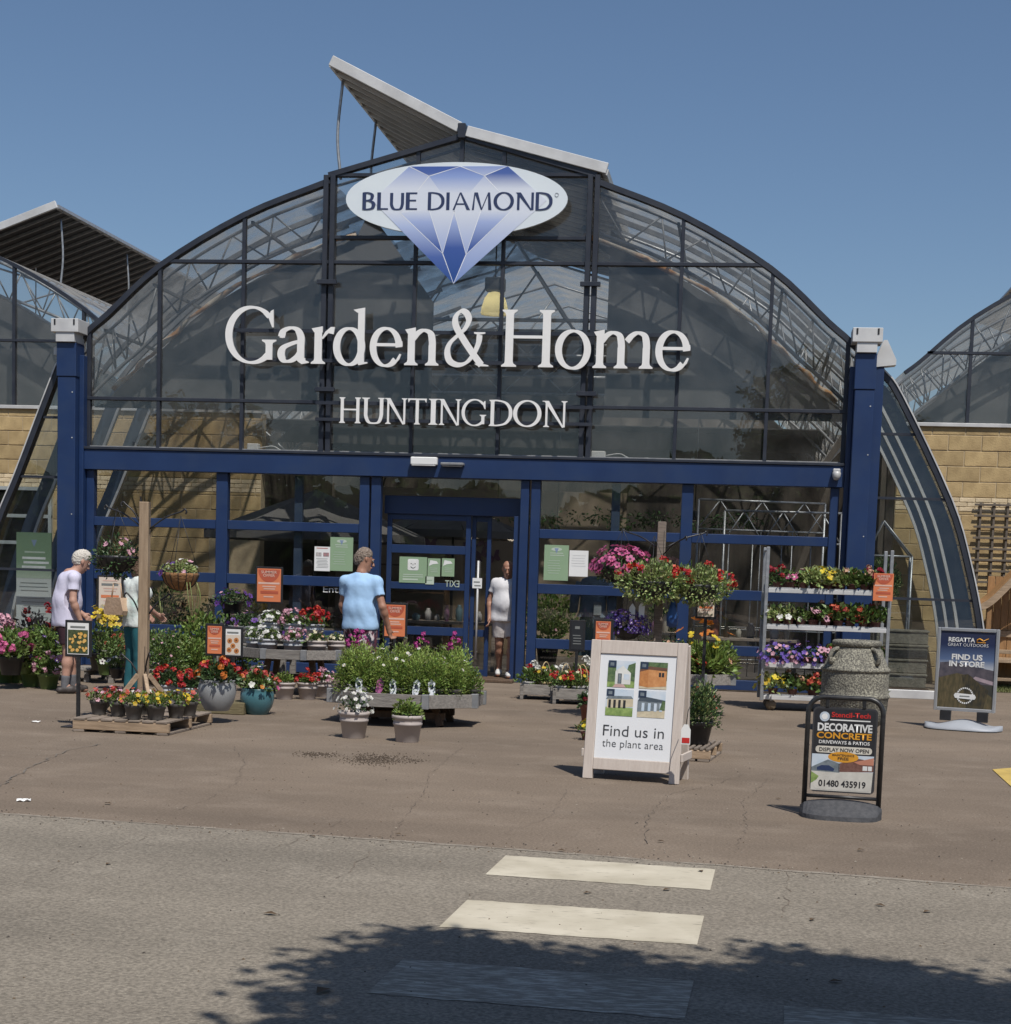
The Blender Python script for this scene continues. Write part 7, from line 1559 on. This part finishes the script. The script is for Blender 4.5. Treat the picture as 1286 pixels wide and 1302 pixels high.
for i in range(2600):
    if i % 3: x = rng.uniform(-6, 9); y = rng.uniform(-18.4, -2.5)
    else: x = rng.uniform(-3, 8); y = seam(x) + rng.gauss(0, .12)
    z_ = .0045 if y > seam(x) + .03 else .0065; s = rng.uniform(.003, .009); a = rng.uniform(0, 3.14); dx, dy = math.cos(a) * s, math.sin(a) * s
    mb.add([(x - dx, y - dy, z_ - .002), (x + dy * .7, y - dx * .7, z_ - .002), (x + dx, y + dy, z_ - .002), (x - dy * .7, y + dx * .7, z_ - .002), (x, y, z_ + s * .5)], [(0, 1, 4), (1, 2, 4), (2, 3, 4), (3, 0, 4)], rng.choice(GRM))
gg = stuff(mb.build('loose_grit')); tag(gg, 'fine loose grit and crumbs scattered over the asphalt', 'grit')
LFM = mat('dry_leaf', (.10, .062, .03), (.06, .038, .02), 12, .85)
lm = MB(); lm.add([(-.03, 0, .001), (0, .018, .009), (.035, .003, .003), (.005, -.017, .011), (.002, 0, .004)], [(0, 1, 4), (1, 2, 4), (2, 3, 4), (3, 0, 4)], LFM); lme = lm.mesh('leaf')
for i, (px, py, s) in enumerate(((137, 1022, 1.0), (138, 1099, .8), (345, 1163, 1.1), (397, 1064, .9), (412, 1261, 1.5), (507, 1061, .7), (840, 1070, .8), (891, 1108, .9), (748, 1136, .8), (848, 1132, .9), (1095, 1081, .9), (1120, 1152, .9), (1033, 1170, .8), (1062, 1249, 1.0), (715, 1082, .8), (1179, 1160, .9), (990, 1016, .7), (660, 1008, .6))):
    p = at(px, py, .006); o = obj('fallen_leaf', lme, None, (p.x, p.y, .0075), random.uniform(0, 6)); o.scale = (s,) * 3; tag(o, 'small dry brown leaf lying on the asphalt', 'leaf', 'dry leaves on the asphalt')
for i, (px, py, lab) in enumerate(((47, 919, 'crumpled white paper scrap left of the pallet'), (32, 1019, 'torn white paper scrap near the left edge'))):
    p = at(px, py); rng = random.Random(i); mb = MB(); n = 5
    P = [[(-.05 + .022 * a, -.022 + .014 * b, max(.003, rng.uniform(.002, .022))) for b in range(4)] for a in range(n)]; vs = [q for r_ in P for q in r_]
    mb.add(vs, [(a * 4 + b, a * 4 + b + 1, a * 4 + b + 5, a * 4 + b + 4) for a in range(n - 1) for b in range(3)], PAPER); o = mb.build('paper_scrap', None, (p.x, p.y, 0), .3); tag(o, lab, 'litter')

# ================================================================== trees behind the viewer (they shade the road and show in the glass)
BARK = mat('bark', (.10, .075, .055), (.06, .045, .035), 9, .95, bump=.7, bscale=20, stretch=(4, 4, 1)); TLEAF = mat('tree_leaf', (.070, .105, .028), (.10, .14, .04), 3, .6, island=.4, trans=.45)
def tree(label, base, h, blobs, n, seed, leaf=.11):
    rng = random.Random(seed); t = thing('broadleaf_tree', label, 'tree', base, 0, 'trees behind the road'); tb = MB()
    top = Vector((0, 0, h * .55)); tb.tube(crom([(0, 0, 0), (.05, .03, h * .2), (.0, .05, h * .4), tuple(top)], 5), [.22 - .11 * i / 15 for i in range(16)], BARK, 10); tb.build('trunk', t); lb = MB()
    for c, r_ in blobs: lb.tube(crom([(0, 0, h * .33), tuple(Vector(c) * .5 + Vector((0, 0, h * .2))), c], 4), [.10, .09, .08, .07, .06, .05, .04, .03, .02], BARK, 6)
    lb.build('limbs', t); cb = MB(); vs = []; fs = []
    tot = sum(r_ ** 2 for c, r_ in blobs)
    for c, r_ in blobs:
        m_ = int(n * r_ ** 2 / tot); tw = [Vector((rng.gauss(0, 1), rng.gauss(0, 1), rng.gauss(0, 1))).normalized() * r_ * rng.random() ** .33 for _ in range(max(6, m_ // 26))]
        for i in range(m_):
            p = Vector(c) + rng.choice(tw) + Vector((rng.gauss(0, .11), rng.gauss(0, .11), rng.gauss(0, .09))) * min(1.3, r_ + .3)
            tt = Vector((rng.gauss(0, 1), rng.gauss(0, 1), rng.gauss(0, .6) - .2)).normalized(); sd = tt.orthogonal().normalized(); q = rng.uniform(0, 6.28); sd = (sd * math.cos(q) + tt.cross(sd) * math.sin(q)); l = leaf * rng.uniform(.7, 1.3)
            o = len(vs); vs += [p, p + tt * l * .5 + sd * l * .33, p + tt * l, p + tt * l * .5 - sd * l * .33]; fs.append((o, o + 1, o + 2, o + 3))
    cb.add(vs, fs, TLEAF); stuff(cb.build('crown', t)); return t
SHD = Vector((-SUN_DIR.x / SUN_DIR.z, -SUN_DIR.y / SUN_DIR.z, 0))
def over(gx, gy, z): return (gx - SHD.x * z, gy - SHD.y * z, z)   # point at height z whose shadow falls on (gx, gy)
tb = Vector((7.4, -24.6, 0))
bl = []
for gx, gy, z, r_ in ((3.0, -17.2, 4.6, .50), (3.15, -18.15, 4.8, .62), (3.65, -17.5, 5.2, .60), (4.6, -17.05, 5.0, .50), (4.25, -17.75, 5.1, .6), (5.35, -17.55, 4.8, .62), (3.75, -18.7, 5.5, .85), (4.7, -18.7, 5.8, 1.0), (6.2, -18.3, 5.2, .9), (6.0, -19.4, 6.2, 1.1), (4.2, -19.9, 6.6, 1.1), (7.2, -19.2, 5.8, 1.0), (5.4, -20.6, 6.8, 1.2)):
    p = Vector(over(gx, gy, z)) - tb; bl.append((tuple(p), r_))
tree('leafy tree beside the road whose shadow falls on the crossing', tuple(tb), 7.5, bl, 62000, 1, .12)
def rb(seed, R_, h): 
    g_ = random.Random(seed); return [((g_.uniform(-R_, R_), g_.uniform(-R_, R_), h * g_.uniform(.45, 1.0)), g_.uniform(.8, 1.4) * R_ / 2.2) for _ in range(11)]
tree('round-headed tree behind the viewer reflected in the left glass', (-17.5, -42, 0), 7.6, rb(5, 2.2, 7.4), 7000, 2, .2); tree('round-headed tree behind the viewer reflected in the right glass', (7.0, -43, 0), 10, rb(6, 2.6, 9.8), 7000, 3, .2)
rng = random.Random(77); mb = MB(); vs = []; fs = []
for i in range(26000):
    x = rng.uniform(-75, 85); hgt = 6.2 + 1.1 * math.sin(x * .21) + .8 * math.sin(x * .53 + 1) + .5 * math.sin(x * 1.3); z = hgt * rng.random() ** .8; y = -58 + rng.gauss(0, 1.3) * (1 - .4 * z / 9)
    p = Vector((x, y, max(.2, z))); a = Vector((rng.gauss(0, 1), rng.gauss(0, 1), rng.gauss(0, 1))).normalized(); b = a.orthogonal().normalized(); s = rng.uniform(.25, .6)
    o = len(vs); vs += [p - a * s, p + b * s * .6, p + a * s, p - b * s * .6]; fs.append((o, o + 1, o + 2, o + 3))
n_ = 160; top = [(-75 + i, -58.6, 5.0 + 1.0 * math.sin((i - 75) * .21) + .8 * math.sin((i - 75) * .53 + 1)) for i in range(n_ + 1)]
mb.add(top + [(x, -58.6, 0) for x, y, z in top], [(i, i + 1, n_ + 2 + i, n_ + 1 + i) for i in range(n_)], TLEAF)
mb.add(vs, fs, TLEAF); tl = stuff(mb.build('far_treeline')); tag(tl, 'belt of trees far behind the viewer reflected low in the glass', 'trees')
# ================================================================== people
def sdf_mesh(prims, vox, name, mats, pick=None):
    lo = np.array([1e9] * 3); hi = -lo
    for p in prims:
        if p[-1] == 'sub': continue
        if p[0] == 'cap': a, b, ra, rb = map(np.array, p[1:5]); r_ = max(p[3], p[4]); lo = np.minimum(lo, np.minimum(a, b) - r_); hi = np.maximum(hi, np.maximum(a, b) + r_)
        else: c, r_ = np.array(p[1]), np.array(p[2]); lo = np.minimum(lo, c - r_); hi = np.maximum(hi, c + r_)
    lo = lo - 3 * vox; hi = hi + 3 * vox; n = np.ceil((hi - lo) / vox).astype(int) + 1; D = np.full(n, 0.5, np.float32)
    ax = [lo[i] + vox * np.arange(n[i]) for i in range(3)]
    for p in prims:
        k = p[-2]; mg = k + 3 * vox
        if p[0] == 'cap': a, b, ra, rb = np.array(p[1], float), np.array(p[2], float), p[3], p[4]; r_ = max(ra, rb); l_, h_ = np.minimum(a, b) - r_ - mg, np.maximum(a, b) + r_ + mg
        else: c, rr_ = np.array(p[1], float), np.array(p[2], float); l_, h_ = c - rr_ - mg, c + rr_ + mg
        i0 = np.clip(((l_ - lo) / vox).astype(int), 0, n - 1); i1 = np.clip(((h_ - lo) / vox).astype(int) + 2, 1, n)
        X = ax[0][i0[0]:i1[0], None, None]; Y = ax[1][None, i0[1]:i1[1], None]; Z = ax[2][None, None, i0[2]:i1[2]]
        if p[0] == 'cap':
            d = b - a; L2 = max(1e-9, d @ d); t = np.clip(((X - a[0]) * d[0] + (Y - a[1]) * d[1] + (Z - a[2]) * d[2]) / L2, 0, 1)
            v = np.sqrt((X - a[0] - t * d[0]) ** 2 + (Y - a[1] - t * d[1]) ** 2 + (Z - a[2] - t * d[2]) ** 2) - (ra + (rb - ra) * t)
        else:
            q = np.sqrt(((X - c[0]) / rr_[0]) ** 2 + ((Y - c[1]) / rr_[1]) ** 2 + ((Z - c[2]) / rr_[2]) ** 2); v = (q - 1) * rr_.min()
        S = D[i0[0]:i1[0], i0[1]:i1[1], i0[2]:i1[2]]
        if p[-1] == 'sub': v = -v; h = np.maximum(k - np.abs(S - v), 0) / k; S[...] = np.maximum(S, v) + h * h * k / 4
        else: h = np.maximum(k - np.abs(S - v), 0) / k; S[...] = np.minimum(S, v) - h * h * k / 4
    s = D < 0
    c8 = [s[i:n[0] - 1 + i, j:n[1] - 1 + j, k:n[2] - 1 + k] for i in (0, 1) for j in (0, 1) for k in (0, 1)]
    cnt = sum(c.astype(np.int8) for c in c8); act = (cnt > 0) & (cnt < 8); idx = np.argwhere(act); vid = np.full(act.shape, -1, np.int32); vid[act] = np.arange(len(idx))
    acc = np.zeros((len(idx), 3)); num = np.zeros(len(idx)); cor = [(i, j, k) for i in (0, 1) for j in (0, 1) for k in (0, 1)]
    val = [D[idx[:, 0] + i, idx[:, 1] + j, idx[:, 2] + k] for i, j, k in cor]
    for a in range(8):
        for b in range(a + 1, 8):
            if sum(abs(x - y) for x, y in zip(cor[a], cor[b])) != 1: continue
            m = (val[a] < 0) != (val[b] < 0); t = np.where(m, val[a] / np.where(np.abs(val[a] - val[b]) < 1e-12, 1, val[a] - val[b]), 0)
            P = np.array(cor[a]) + t[:, None] * (np.array(cor[b]) - np.array(cor[a])); acc += P * m[:, None]; num += m
    V = lo + (idx + acc / num[:, None]) * vox; F = []
    for axd in range(3):
        o1, o2 = [(1, 2), (2, 0), (0, 1)][axd]
        sl0 = [slice(None)] * 3; sl1 = [slice(None)] * 3; sl0[axd] = slice(0, -1); sl1[axd] = slice(1, None)
        ch = s[tuple(sl0)] != s[tuple(sl1)]; E_ = np.argwhere(ch); E_ = E_[(E_[:, o1] > 0) & (E_[:, o2] > 0) & (E_[:, o1] < n[o1] - 1) & (E_[:, o2] < n[o2] - 1)]
        if not len(E_): continue
        e1 = np.zeros(3, int); e1[o1] = 1; e2 = np.zeros(3, int); e2[o2] = 1
        g_ = lambda q: vid[q[:, 0], q[:, 1], q[:, 2]]
        Q = np.stack([g_(E_ - e1 - e2), g_(E_ - e2), g_(E_), g_(E_ - e1)], 1); ins = s[E_[:, 0], E_[:, 1], E_[:, 2]]; Q[~ins] = Q[~ins][:, ::-1]; F.append(Q)
    F = np.concatenate(F); me = bpy.data.meshes.new(name); me.from_pydata(V.tolist(), [], F.tolist())
    for m in mats: me.materials.append(m)
    me.polygons.foreach_set('use_smooth', [True] * len(me.polygons))
    if pick is not None:
        cen = V[F].mean(1); me.polygons.foreach_set('material_index', pick(cen).astype(np.int32))
    me.update(); return me
def ripple(me, fn):
    n = len(me.vertices); co = np.empty(n * 3); no = np.empty(n * 3); me.vertices.foreach_get('co', co); me.vertices.foreach_get('normal', no)
    co = co.reshape(-1, 3); d = np.array([fn(Vector(c)) for c in co]); co = co + no.reshape(-1, 3) * d[:, None]; me.vertices.foreach_set('co', co.ravel()); me.update()
def C(a, b, ra, rb, k=.03, op='add'): return ('cap', a, b, ra, rb, k, op)
def EL(c, r_, k=.03, op='add'): return ('ell', c, r_, k, op)
def vadd(a, b, t=1.0): return tuple(x + y * t for x, y in zip(a, b))
def lerp3(a, b, t): return tuple(x + (y - x) * t for x, y in zip(a, b))
SKINM = {'fair': mat('skin_fair', (.46, .27, .20), (.40, .22, .16), 14, .55), 'tan': mat('skin_tan', (.36, .19, .125), (.31, .155, .10), 14, .55)}
def hand(wr, el, side, grip, fw):
    """palm and five fingers at the wrist, hanging along the forearm direction; fw = direction the palm's thumb side faces"""
    w = Vector(wr); d = (w - Vector(el)).normalized(); th = Vector(fw); th = (th - d * th.dot(d)).normalized(); nrm = d.cross(th) * (1 if side > 0 else -1)   # nrm: towards the back of the hand... palms face inward
    P = [C(tuple(w), tuple(w + d * .045), .026, .030, .015)]
    for u in (-.022, 0, .022): P.append(C(tuple(w + d * .03 + th * u * .6), tuple(w + d * .088 + th * u), .015, .014, .012))
    for i, (u, L) in enumerate(((.030, .068), (.010, .076), (-.010, .070), (-.029, .056))):
        b0 = w + d * .092 + th * u; c1 = .35 + grip * .9; inw = nrm
        b1 = b0 + (d * math.cos(c1 * .5) + inw * math.sin(c1 * .5)) * L * .52; b2 = b1 + (d * math.cos(c1 * 1.5) + inw * math.sin(c1 * 1.5)) * L * .48
        P += [C(tuple(b0), tuple(b1), .0098, .0088, .004), C(tuple(b1), tuple(b2), .0088, .0072, .004)]
    t0 = w + d * .03 + th * .024; t1 = t0 + (d * .7 + th * .75 + nrm * .2).normalized() * .038; t2 = t1 + (d * .95 + th * .15 + nrm * .3).normalized() * .03
    P += [C(tuple(t0), tuple(t1), .0135, .011, .008), C(tuple(t1), tuple(t2), .011, .0085, .004)]
    return P
def person(label, loc, rz, J, skin, shirt, bottoms, shoe, hair, hairstyle='short', sock=None, long=False, fat=1.0, belly=0.0, female=False, scale=1.0, shirt_hem=.86, leg_hem=.52, collar=True):
    t = thing('person', label, 'person', loc, rz); t.scale = (scale,) * 3
    sk = SKINM[skin]; N_ = J['neck']; H = J['head']; hd = Vector(J.get('look', (0, 1, 0))).normalized(); up = (Vector(H) - Vector(N_)).normalized(); rt = hd.cross(up).normalized(); hd = up.cross(rt).normalized()
    def hp_(x, y, z): return tuple(Vector(H) + rt * x + hd * y + up * z)
    B = []
    B += [C(J['pelvis'], J['waist'], .115 * fat, .112 * fat, .06), C(J['waist'], J['chest'], .115 * fat, .12 * fat, .06)]
    for s in ('L', 'R'):
        sg = -1 if s == 'L' else 1; sh, el, wr, hip, kn, an, toe = (J[s + q] for q in ('sh', 'el', 'wr', 'hip', 'kn', 'an', 'toe'))
        B += [C(J['chest'], vadd(sh, (0, 0, -.02)), .10 * fat, .046, .05), C(J['pelvis'], hip, .11 * fat, .095 * fat, .05), C(hip, kn, .088 * fat, .058, .03), C(kn, lerp3(kn, an, .32), .054, .058, .03), C(lerp3(kn, an, .3), an, .056, .036, .03)]
        heel = vadd(an, (0, -.05, -.05)); B += [C(an, toe, .038, .032, .02), C(heel, toe, .030, .030, .02)]
        B += [C(vadd(sh, (0, 0, -.015)), el, .047, .041, .03), C(el, lerp3(el, wr, .3), .041, .042, .02), C(lerp3(el, wr, .25), wr, .042, .026, .02)]
        B += hand(wr, el, sg, J.get(s + 'grip', .35), J.get(s + 'thumb', (0, 1, 0)))
    B += [C(vadd(J['chest'], (0, 0, .12)), N_, .07, .054, .04), C(N_, hp_(0, -.01, -.05), .053, .052, .02)]
    B += [EL(hp_(0, -.012, .035), (.076, .092, .085), .02), EL(hp_(0, .012, -.035), (.062, .074, .085), .03), C(hp_(0, .065, -.095), hp_(0, .045, -.09), .022, .03, .03)]
    B += [C(hp_(0, .085, .015), hp_(0, .108, -.028), .009, .014, .012), C(hp_(-.012, .098, -.03), hp_(.012, .098, -.03), .009, .009, .008), C(hp_(-.03, .082, .03), hp_(.03, .082, .03), .010, .010, .015), C(hp_(-.018, .088, -.062), hp_(.018, .088, -.062), .008, .008, .008)]
    for s in (-1, 1): B += [EL(hp_(s * .031, .092, .012), (.013, .012, .009), .008, 'sub'), EL(hp_(s * .078, -.008, -.008), (.012, .020, .032), .006)]
    obj('body', sdf_mesh(B, .0072, 'body', [sk]), t)
    for s in (-1, 1):
        e = MB(); e.lathe([(0, -.011), (.0075, -.008), (.011, 0), (.0075, .008), (0, .011)], mat('eye_white', (.6, .58, .55), (.08, .06, .05), 60, .2), 10); o = e.build('eye', t, hp_(s * .031, .078, .012))
    m_ = MB(); m_.tube([hp_(-.022, .092, -.064), hp_(-.008, .0975, -.061), hp_(.008, .0975, -.061), hp_(.022, .092, -.064)], .0035, mat('lips', (.30, .12, .10), None, 9, .5), 6); m_.build('mouth', t)
    hm = hair
    if hairstyle == 'short': Hh = [EL(hp_(0, -.022, .052), (.086, .100, .088), .02), EL(hp_(0, -.055, -.01), (.078, .062, .085), .03), EL(hp_(0, .085, -.03), (.11, .075, .095), .02, 'sub'), EL(hp_(0, -.02, -.13), (.12, .12, .07), .01, 'sub')]
    elif hairstyle == 'bald': Hh = [EL(hp_(0, -.05, -.02), (.083, .062, .055), .02), EL(hp_(0, -.01, .10), (.1, .1, .09), .01, 'sub'), EL(hp_(0, .06, -.02), (.12, .06, .1), .01, 'sub')]
    else: Hh = [EL(hp_(0, -.02, .05), (.092, .106, .092), .02), EL(hp_(0, -.06, -.06), (.088, .058, .12), .04), EL(hp_(0, .09, -.03), (.11, .07, .10), .02, 'sub')]
    if hairstyle == 'tuft': pass
    hme = sdf_mesh(Hh, .007, 'hair', [hm]); hme.update()
    ripple(hme, lambda q: noise.noise(q * 55) * .007 + noise.noise(q * 140) * .004)
    obj('hair', hme, t)
    # shirt
    hem = shirt_hem; py_ = J['pelvis'][1]; cy_ = J['chest'][1]; S = []
    for sx in (-1, 1):
        S += [C((sx * .072 * fat, cy_, J['chest'][2] + .03), (sx * .070 * fat, J['waist'][1] + .005, J['waist'][2]), .106 * fat, .112 * fat, .05), C((sx * .070 * fat, J['waist'][1] + .005, J['waist'][2]), (sx * .080 * fat, py_, hem + .02), .112 * fat, .122 * fat, .05)]
    S += [C((0, cy_, J['chest'][2] + .03), (0, J['waist'][1] + .005, J['waist'][2]), .128 * fat, .132 * fat, .05), C((0, J['waist'][1] + .005, J['waist'][2]), (0, py_, hem + .02), .132 * fat, .135 * fat, .05)]
    if belly: S.append(EL(vadd(J['waist'], (0, .06, .0)), (.15 * fat, .12 + belly, .19), .06))
    if female: S.append(C(vadd(J['chest'], (-.07, .08, -.02)), vadd(J['chest'], (.07, .08, -.02)), .075, .075, .05))
    for s in ('L', 'R'):
        sh, el = J[s + 'sh'], J[s + 'el']; S += [C(vadd(N_, (0, -.01, -.045)), vadd(sh, (0, 0, -.012)), .062, .060, .04), C(lerp3(J['chest'], sh, .5), vadd(sh, (0, 0, -.02)), .088, .062, .05), C(vadd(sh, (0, 0, -.01)), lerp3(sh, el, .72), .064, .064, .03)]
        S.append(C(lerp3(sh, el, .86), lerp3(sh, el, 1.1), .098, .098, .006, 'sub'))
    S.append(EL((0, py_, hem - .10), (.5, .5, .08), .006, 'sub')); S.append(EL(vadd(N_, (0, .012, .04)), (.072, .075, .06), .01, 'sub'))
    sme = sdf_mesh(S, .009, 'shirt', [shirt]); sd_ = Vector((t.location.x * 3, t.location.y, 0))
    def crease(c):
        q = c + sd_; w_ = noise.noise(Vector((q.x * 10 + q.z * 6, q.y * 10, q.z * 4.5 - q.x * 5))); return .009 * (w_ - .3 * abs(w_)) + .001 * noise.noise(q * 38)
    ripple(sme, crease)
    obj('shirt', sme, t)
    # trousers or shorts
    Tt = [C(vadd(J['pelvis'], (0, 0, -.04)), vadd(J['pelvis'], (0, 0, .03)), .112 * fat, .105 * fat, .05)]
    for s in ('L', 'R'):
        hip, kn, an = J[s + 'hip'], J[s + 'kn'], J[s + 'an']; Tt += [C(vadd(J['pelvis'], (0, 0, -.03)), hip, .098 * fat, .09 * fat, .05), C(vadd(hip, (0, 0, -.04)), kn, .104 * fat, .086, .03)]
        if long: Tt += [C(kn, lerp3(kn, an, .92), .084, .075, .03)]
        else: Tt.append(C(lerp3(hip, kn, .98), lerp3(kn, an, .6), .12, .12, .004, 'sub'))
    tme = sdf_mesh(Tt, .010, 'trousers', [bottoms])
    ripple(tme, lambda q: .006 * noise.noise(Vector((q.x * 16, q.y * 16, q.z * 7))))
    obj('trousers' if long else 'shorts', tme, t)
    for s in ('L', 'R'):
        an, toe, kn = J[s + 'an'], J[s + 'toe'], J[s + 'kn']; heel = vadd(an, (0, -.06, -.055)); heel = (heel[0], heel[1], max(.035, heel[2]))
        tv = (Vector(toe) - Vector(an)); tv.z = 0; tv.normalize(); heel = (an[0] - tv.x * .06, an[1] - tv.y * .06, an[2] - .045); tt_ = (toe[0], toe[1], toe[2] + .01)
        Sh = [C(heel, lerp3(heel, tt_, .6), .038, .046, .02), C(lerp3(heel, tt_, .5), tt_, .046, .037, .02), C(vadd(an, (0, 0, -.03)), lerp3(an, toe, .5), .044, .040, .02), EL((an[0], an[1], an[2] - .14), (.5, .5, .062), .004, 'sub')]
        obj('shoe', sdf_mesh(Sh, .008, 'shoe', [shoe]), t)
        if sock: obj('sock', sdf_mesh([C(vadd(an, (0, 0, -.01)), lerp3(an, kn, .26), .043, .050, .02)], .008, 'sock', [sock]), t)
    return t
def joints(**kw):
    J = dict(pelvis=(0, 0, .95), waist=(0, -.01, 1.08), chest=(0, 0, 1.28), neck=(0, .0, 1.46), head=(0, .03, 1.60), Lsh=(-.175, 0, 1.375), Rsh=(.175, 0, 1.375), Lel=(-.222, -.03, 1.11), Rel=(.222, -.03, 1.11), Lwr=(-.245, .05, .875), Rwr=(.245, .05, .875),
             Lhip=(-.09, 0, .90), Rhip=(.09, 0, .90), Lkn=(-.10, .02, .48), Rkn=(.10, .02, .48), Lan=(-.11, -.02, .085), Ran=(.11, -.02, .085), Ltoe=(-.125, .13, .035), Rtoe=(.125, .13, .035)); J.update(kw); return J
LIL = mat('pale_lilac_shirt', (.60, .58, .70), (.55, .53, .66), 5, .85, bump=.3, bscale=9, stretch=(1, 1, .5)); MAR = mat('maroon_shorts', (.045, .016, .024), (.03, .012, .018), 6, .85, bump=.4, bscale=12); SKY_ = mat('sky_blue_tee', (.36, .55, .78), (.32, .50, .73), 4, .85, bump=.3, bscale=8, stretch=(1, 1, .45)); WTEE = mat('white_tee', (.66, .65, .66), (.60, .59, .60), 5, .85, bump=.3, bscale=9, stretch=(1, 1, .5)); PSH = mat('pale_shorts', (.52, .48, .46), (.46, .42, .40), 6, .85, bump=.5, bscale=12); TEALT = mat('teal_trousers', (.012, .105, .125), (.009, .08, .10), 5, .85, bump=.7, bscale=8, stretch=(1, 1, .4)); MINT = mat('white_mint_top', (.66, .70, .66), (.40, .56, .50), 5, .85, bump=.6, bscale=9, lo=.5, hi=.75)
PATT = mat('patterned_shorts', (.015, .018, .035), (.62, .56, .56), 24, .85, lo=.52, hi=.58, stretch=(1, 1, .45), dirt=(.35, .03, .05), dscale=14, damt=.45)
GREYS = mat('grey_sock', (.14, .14, .15), None, 20, .95); DKSH = mat('dark_shoe', (.03, .024, .022), (.06, .05, .045), 14, .6); WSH = mat('white_shoe', (.62, .61, .58), (.52, .51, .49), 9, .6)
WH = mat('white_hair', (.66, .62, .55), (.50, .46, .40), 60, .8, bump=.8, bscale=90); GRH = mat('grey_brown_hair', (.16, .115, .085), (.28, .23, .19), 60, .8, bump=.8, bscale=90); BRH = mat('brown_hair', (.10, .055, .035), (.16, .10, .06), 60, .8, bump=.8, bscale=90); GH = mat('cropped_grey_hair', (.30, .28, .26), (.36, .30, .26), 60, .8, bump=.5, bscale=90)
# white-haired man at the left, stooping towards the flowers
p = at(82, 881)
person('white-haired man in a pale lilac shirt and dark shorts looking down at flowers', (p.x, p.y, 0), -.95, joints(chest=(0, .05, 1.26), neck=(0, .12, 1.41), head=(0, .195, 1.53), look=(0, .85, -.55), waist=(0, .0, 1.07), Rsh=(.185, .06, 1.35), Lsh=(-.185, .06, 1.35), Rel=(.235, .04, 1.08), Rwr=(.225, .13, .85), Lel=(-.225, .06, 1.08), Lwr=(-.17, .24, .92), Lan=(-.11, .12, .085), Ltoe=(-.12, .27, .035), Lkn=(-.10, .10, .48)), 'fair', LIL, MAR, DKSH, WH, 'short', GREYS, fat=1.04, scale=1.0, shirt_hem=.80, belly=.02)
# woman in teal trousers behind the post
p = at(172, 884)
W_ = person('woman in a white and mint top and teal trousers behind the timber post', (p.x, p.y, 0), -.75, joints(look=(.1, .9, -.35), head=(0, .07, 1.585), neck=(0, .04, 1.45), chest=(0, .02, 1.27), Lel=(-.24, .02, 1.10), Lwr=(-.16, .20, .98), Rel=(.24, .0, 1.10), Rwr=(.17, .19, 1.0)), 'fair', MINT, TEALT, WSH, BRH, 'long', None, True, female=True, scale=.95, shirt_hem=.86)
HB = thing('handbag', 'tan handbag on the arm of the woman in teal trousers', 'bag', (p.x - .20, p.y - .08, .93), -.5); BAGM = mat('tan_leather', (.48, .34, .23), (.42, .29, .19), 8, .6, bump=.3)
MB().prism([(-.15, 0), (.15, 0), (.17, .05), (.12, .20), (-.12, .20), (-.17, .05)], -.055, .055, BAGM).build('bag_body', HB); MB().tube([(-.09, 0, .2), (-.06, 0, .36), (.06, 0, .36), (.09, 0, .2)], .009, BAGM, 6).build('strap', HB)
# man in the light blue T-shirt walking to the door
p = at(456, 898)
person('man in a light blue T-shirt and patterned shorts walking to the door', (p.x, p.y, 0), -.15, joints(look=(.95, .75, -.12), head=(.02, .05, 1.60), Rel=(.265, -.03, 1.10), Rwr=(.305, .06, .87), Rgrip=.8, Lel=(-.235, .05, 1.10), Lwr=(-.22, .20, .93), Ran=(.11, -.12, .10), Rtoe=(.125, .03, .04), Rkn=(.10, .0, .48), Lan=(-.11, .16, .085), Ltoe=(-.12, .31, .035), Lkn=(-.10, .14, .48)), 'tan', SKY_, PATT, DKSH, GRH, 'short', None, fat=1.04, scale=1.03, shirt_hem=.87, leg_hem=.5)
# man coming out of the door
person('bald man in a white T-shirt and pale shorts stepping out of the doorway', (.80, .26, .046), math.pi + .08, joints(look=(.05, .9, -.4), head=(0, .085, 1.565), neck=(0, .05, 1.43), chest=(0, .02, 1.27), Rel=(.255, -.02, 1.11), Rwr=(.25, .06, .87), Lel=(-.24, -.03, 1.11), Lwr=(-.235, .07, .88), Lan=(-.06, .14, .085), Ltoe=(-.065, .28, .035), Lkn=(-.09, .11, .49), Ran=(.10, -.16, .11), Rtoe=(.11, -.02, .04), Rkn=(.10, -.02, .49)), 'tan', WTEE, PSH, WSH, GH, 'bald', None, fat=1.24, belly=.06, scale=1.0, shirt_hem=.84)
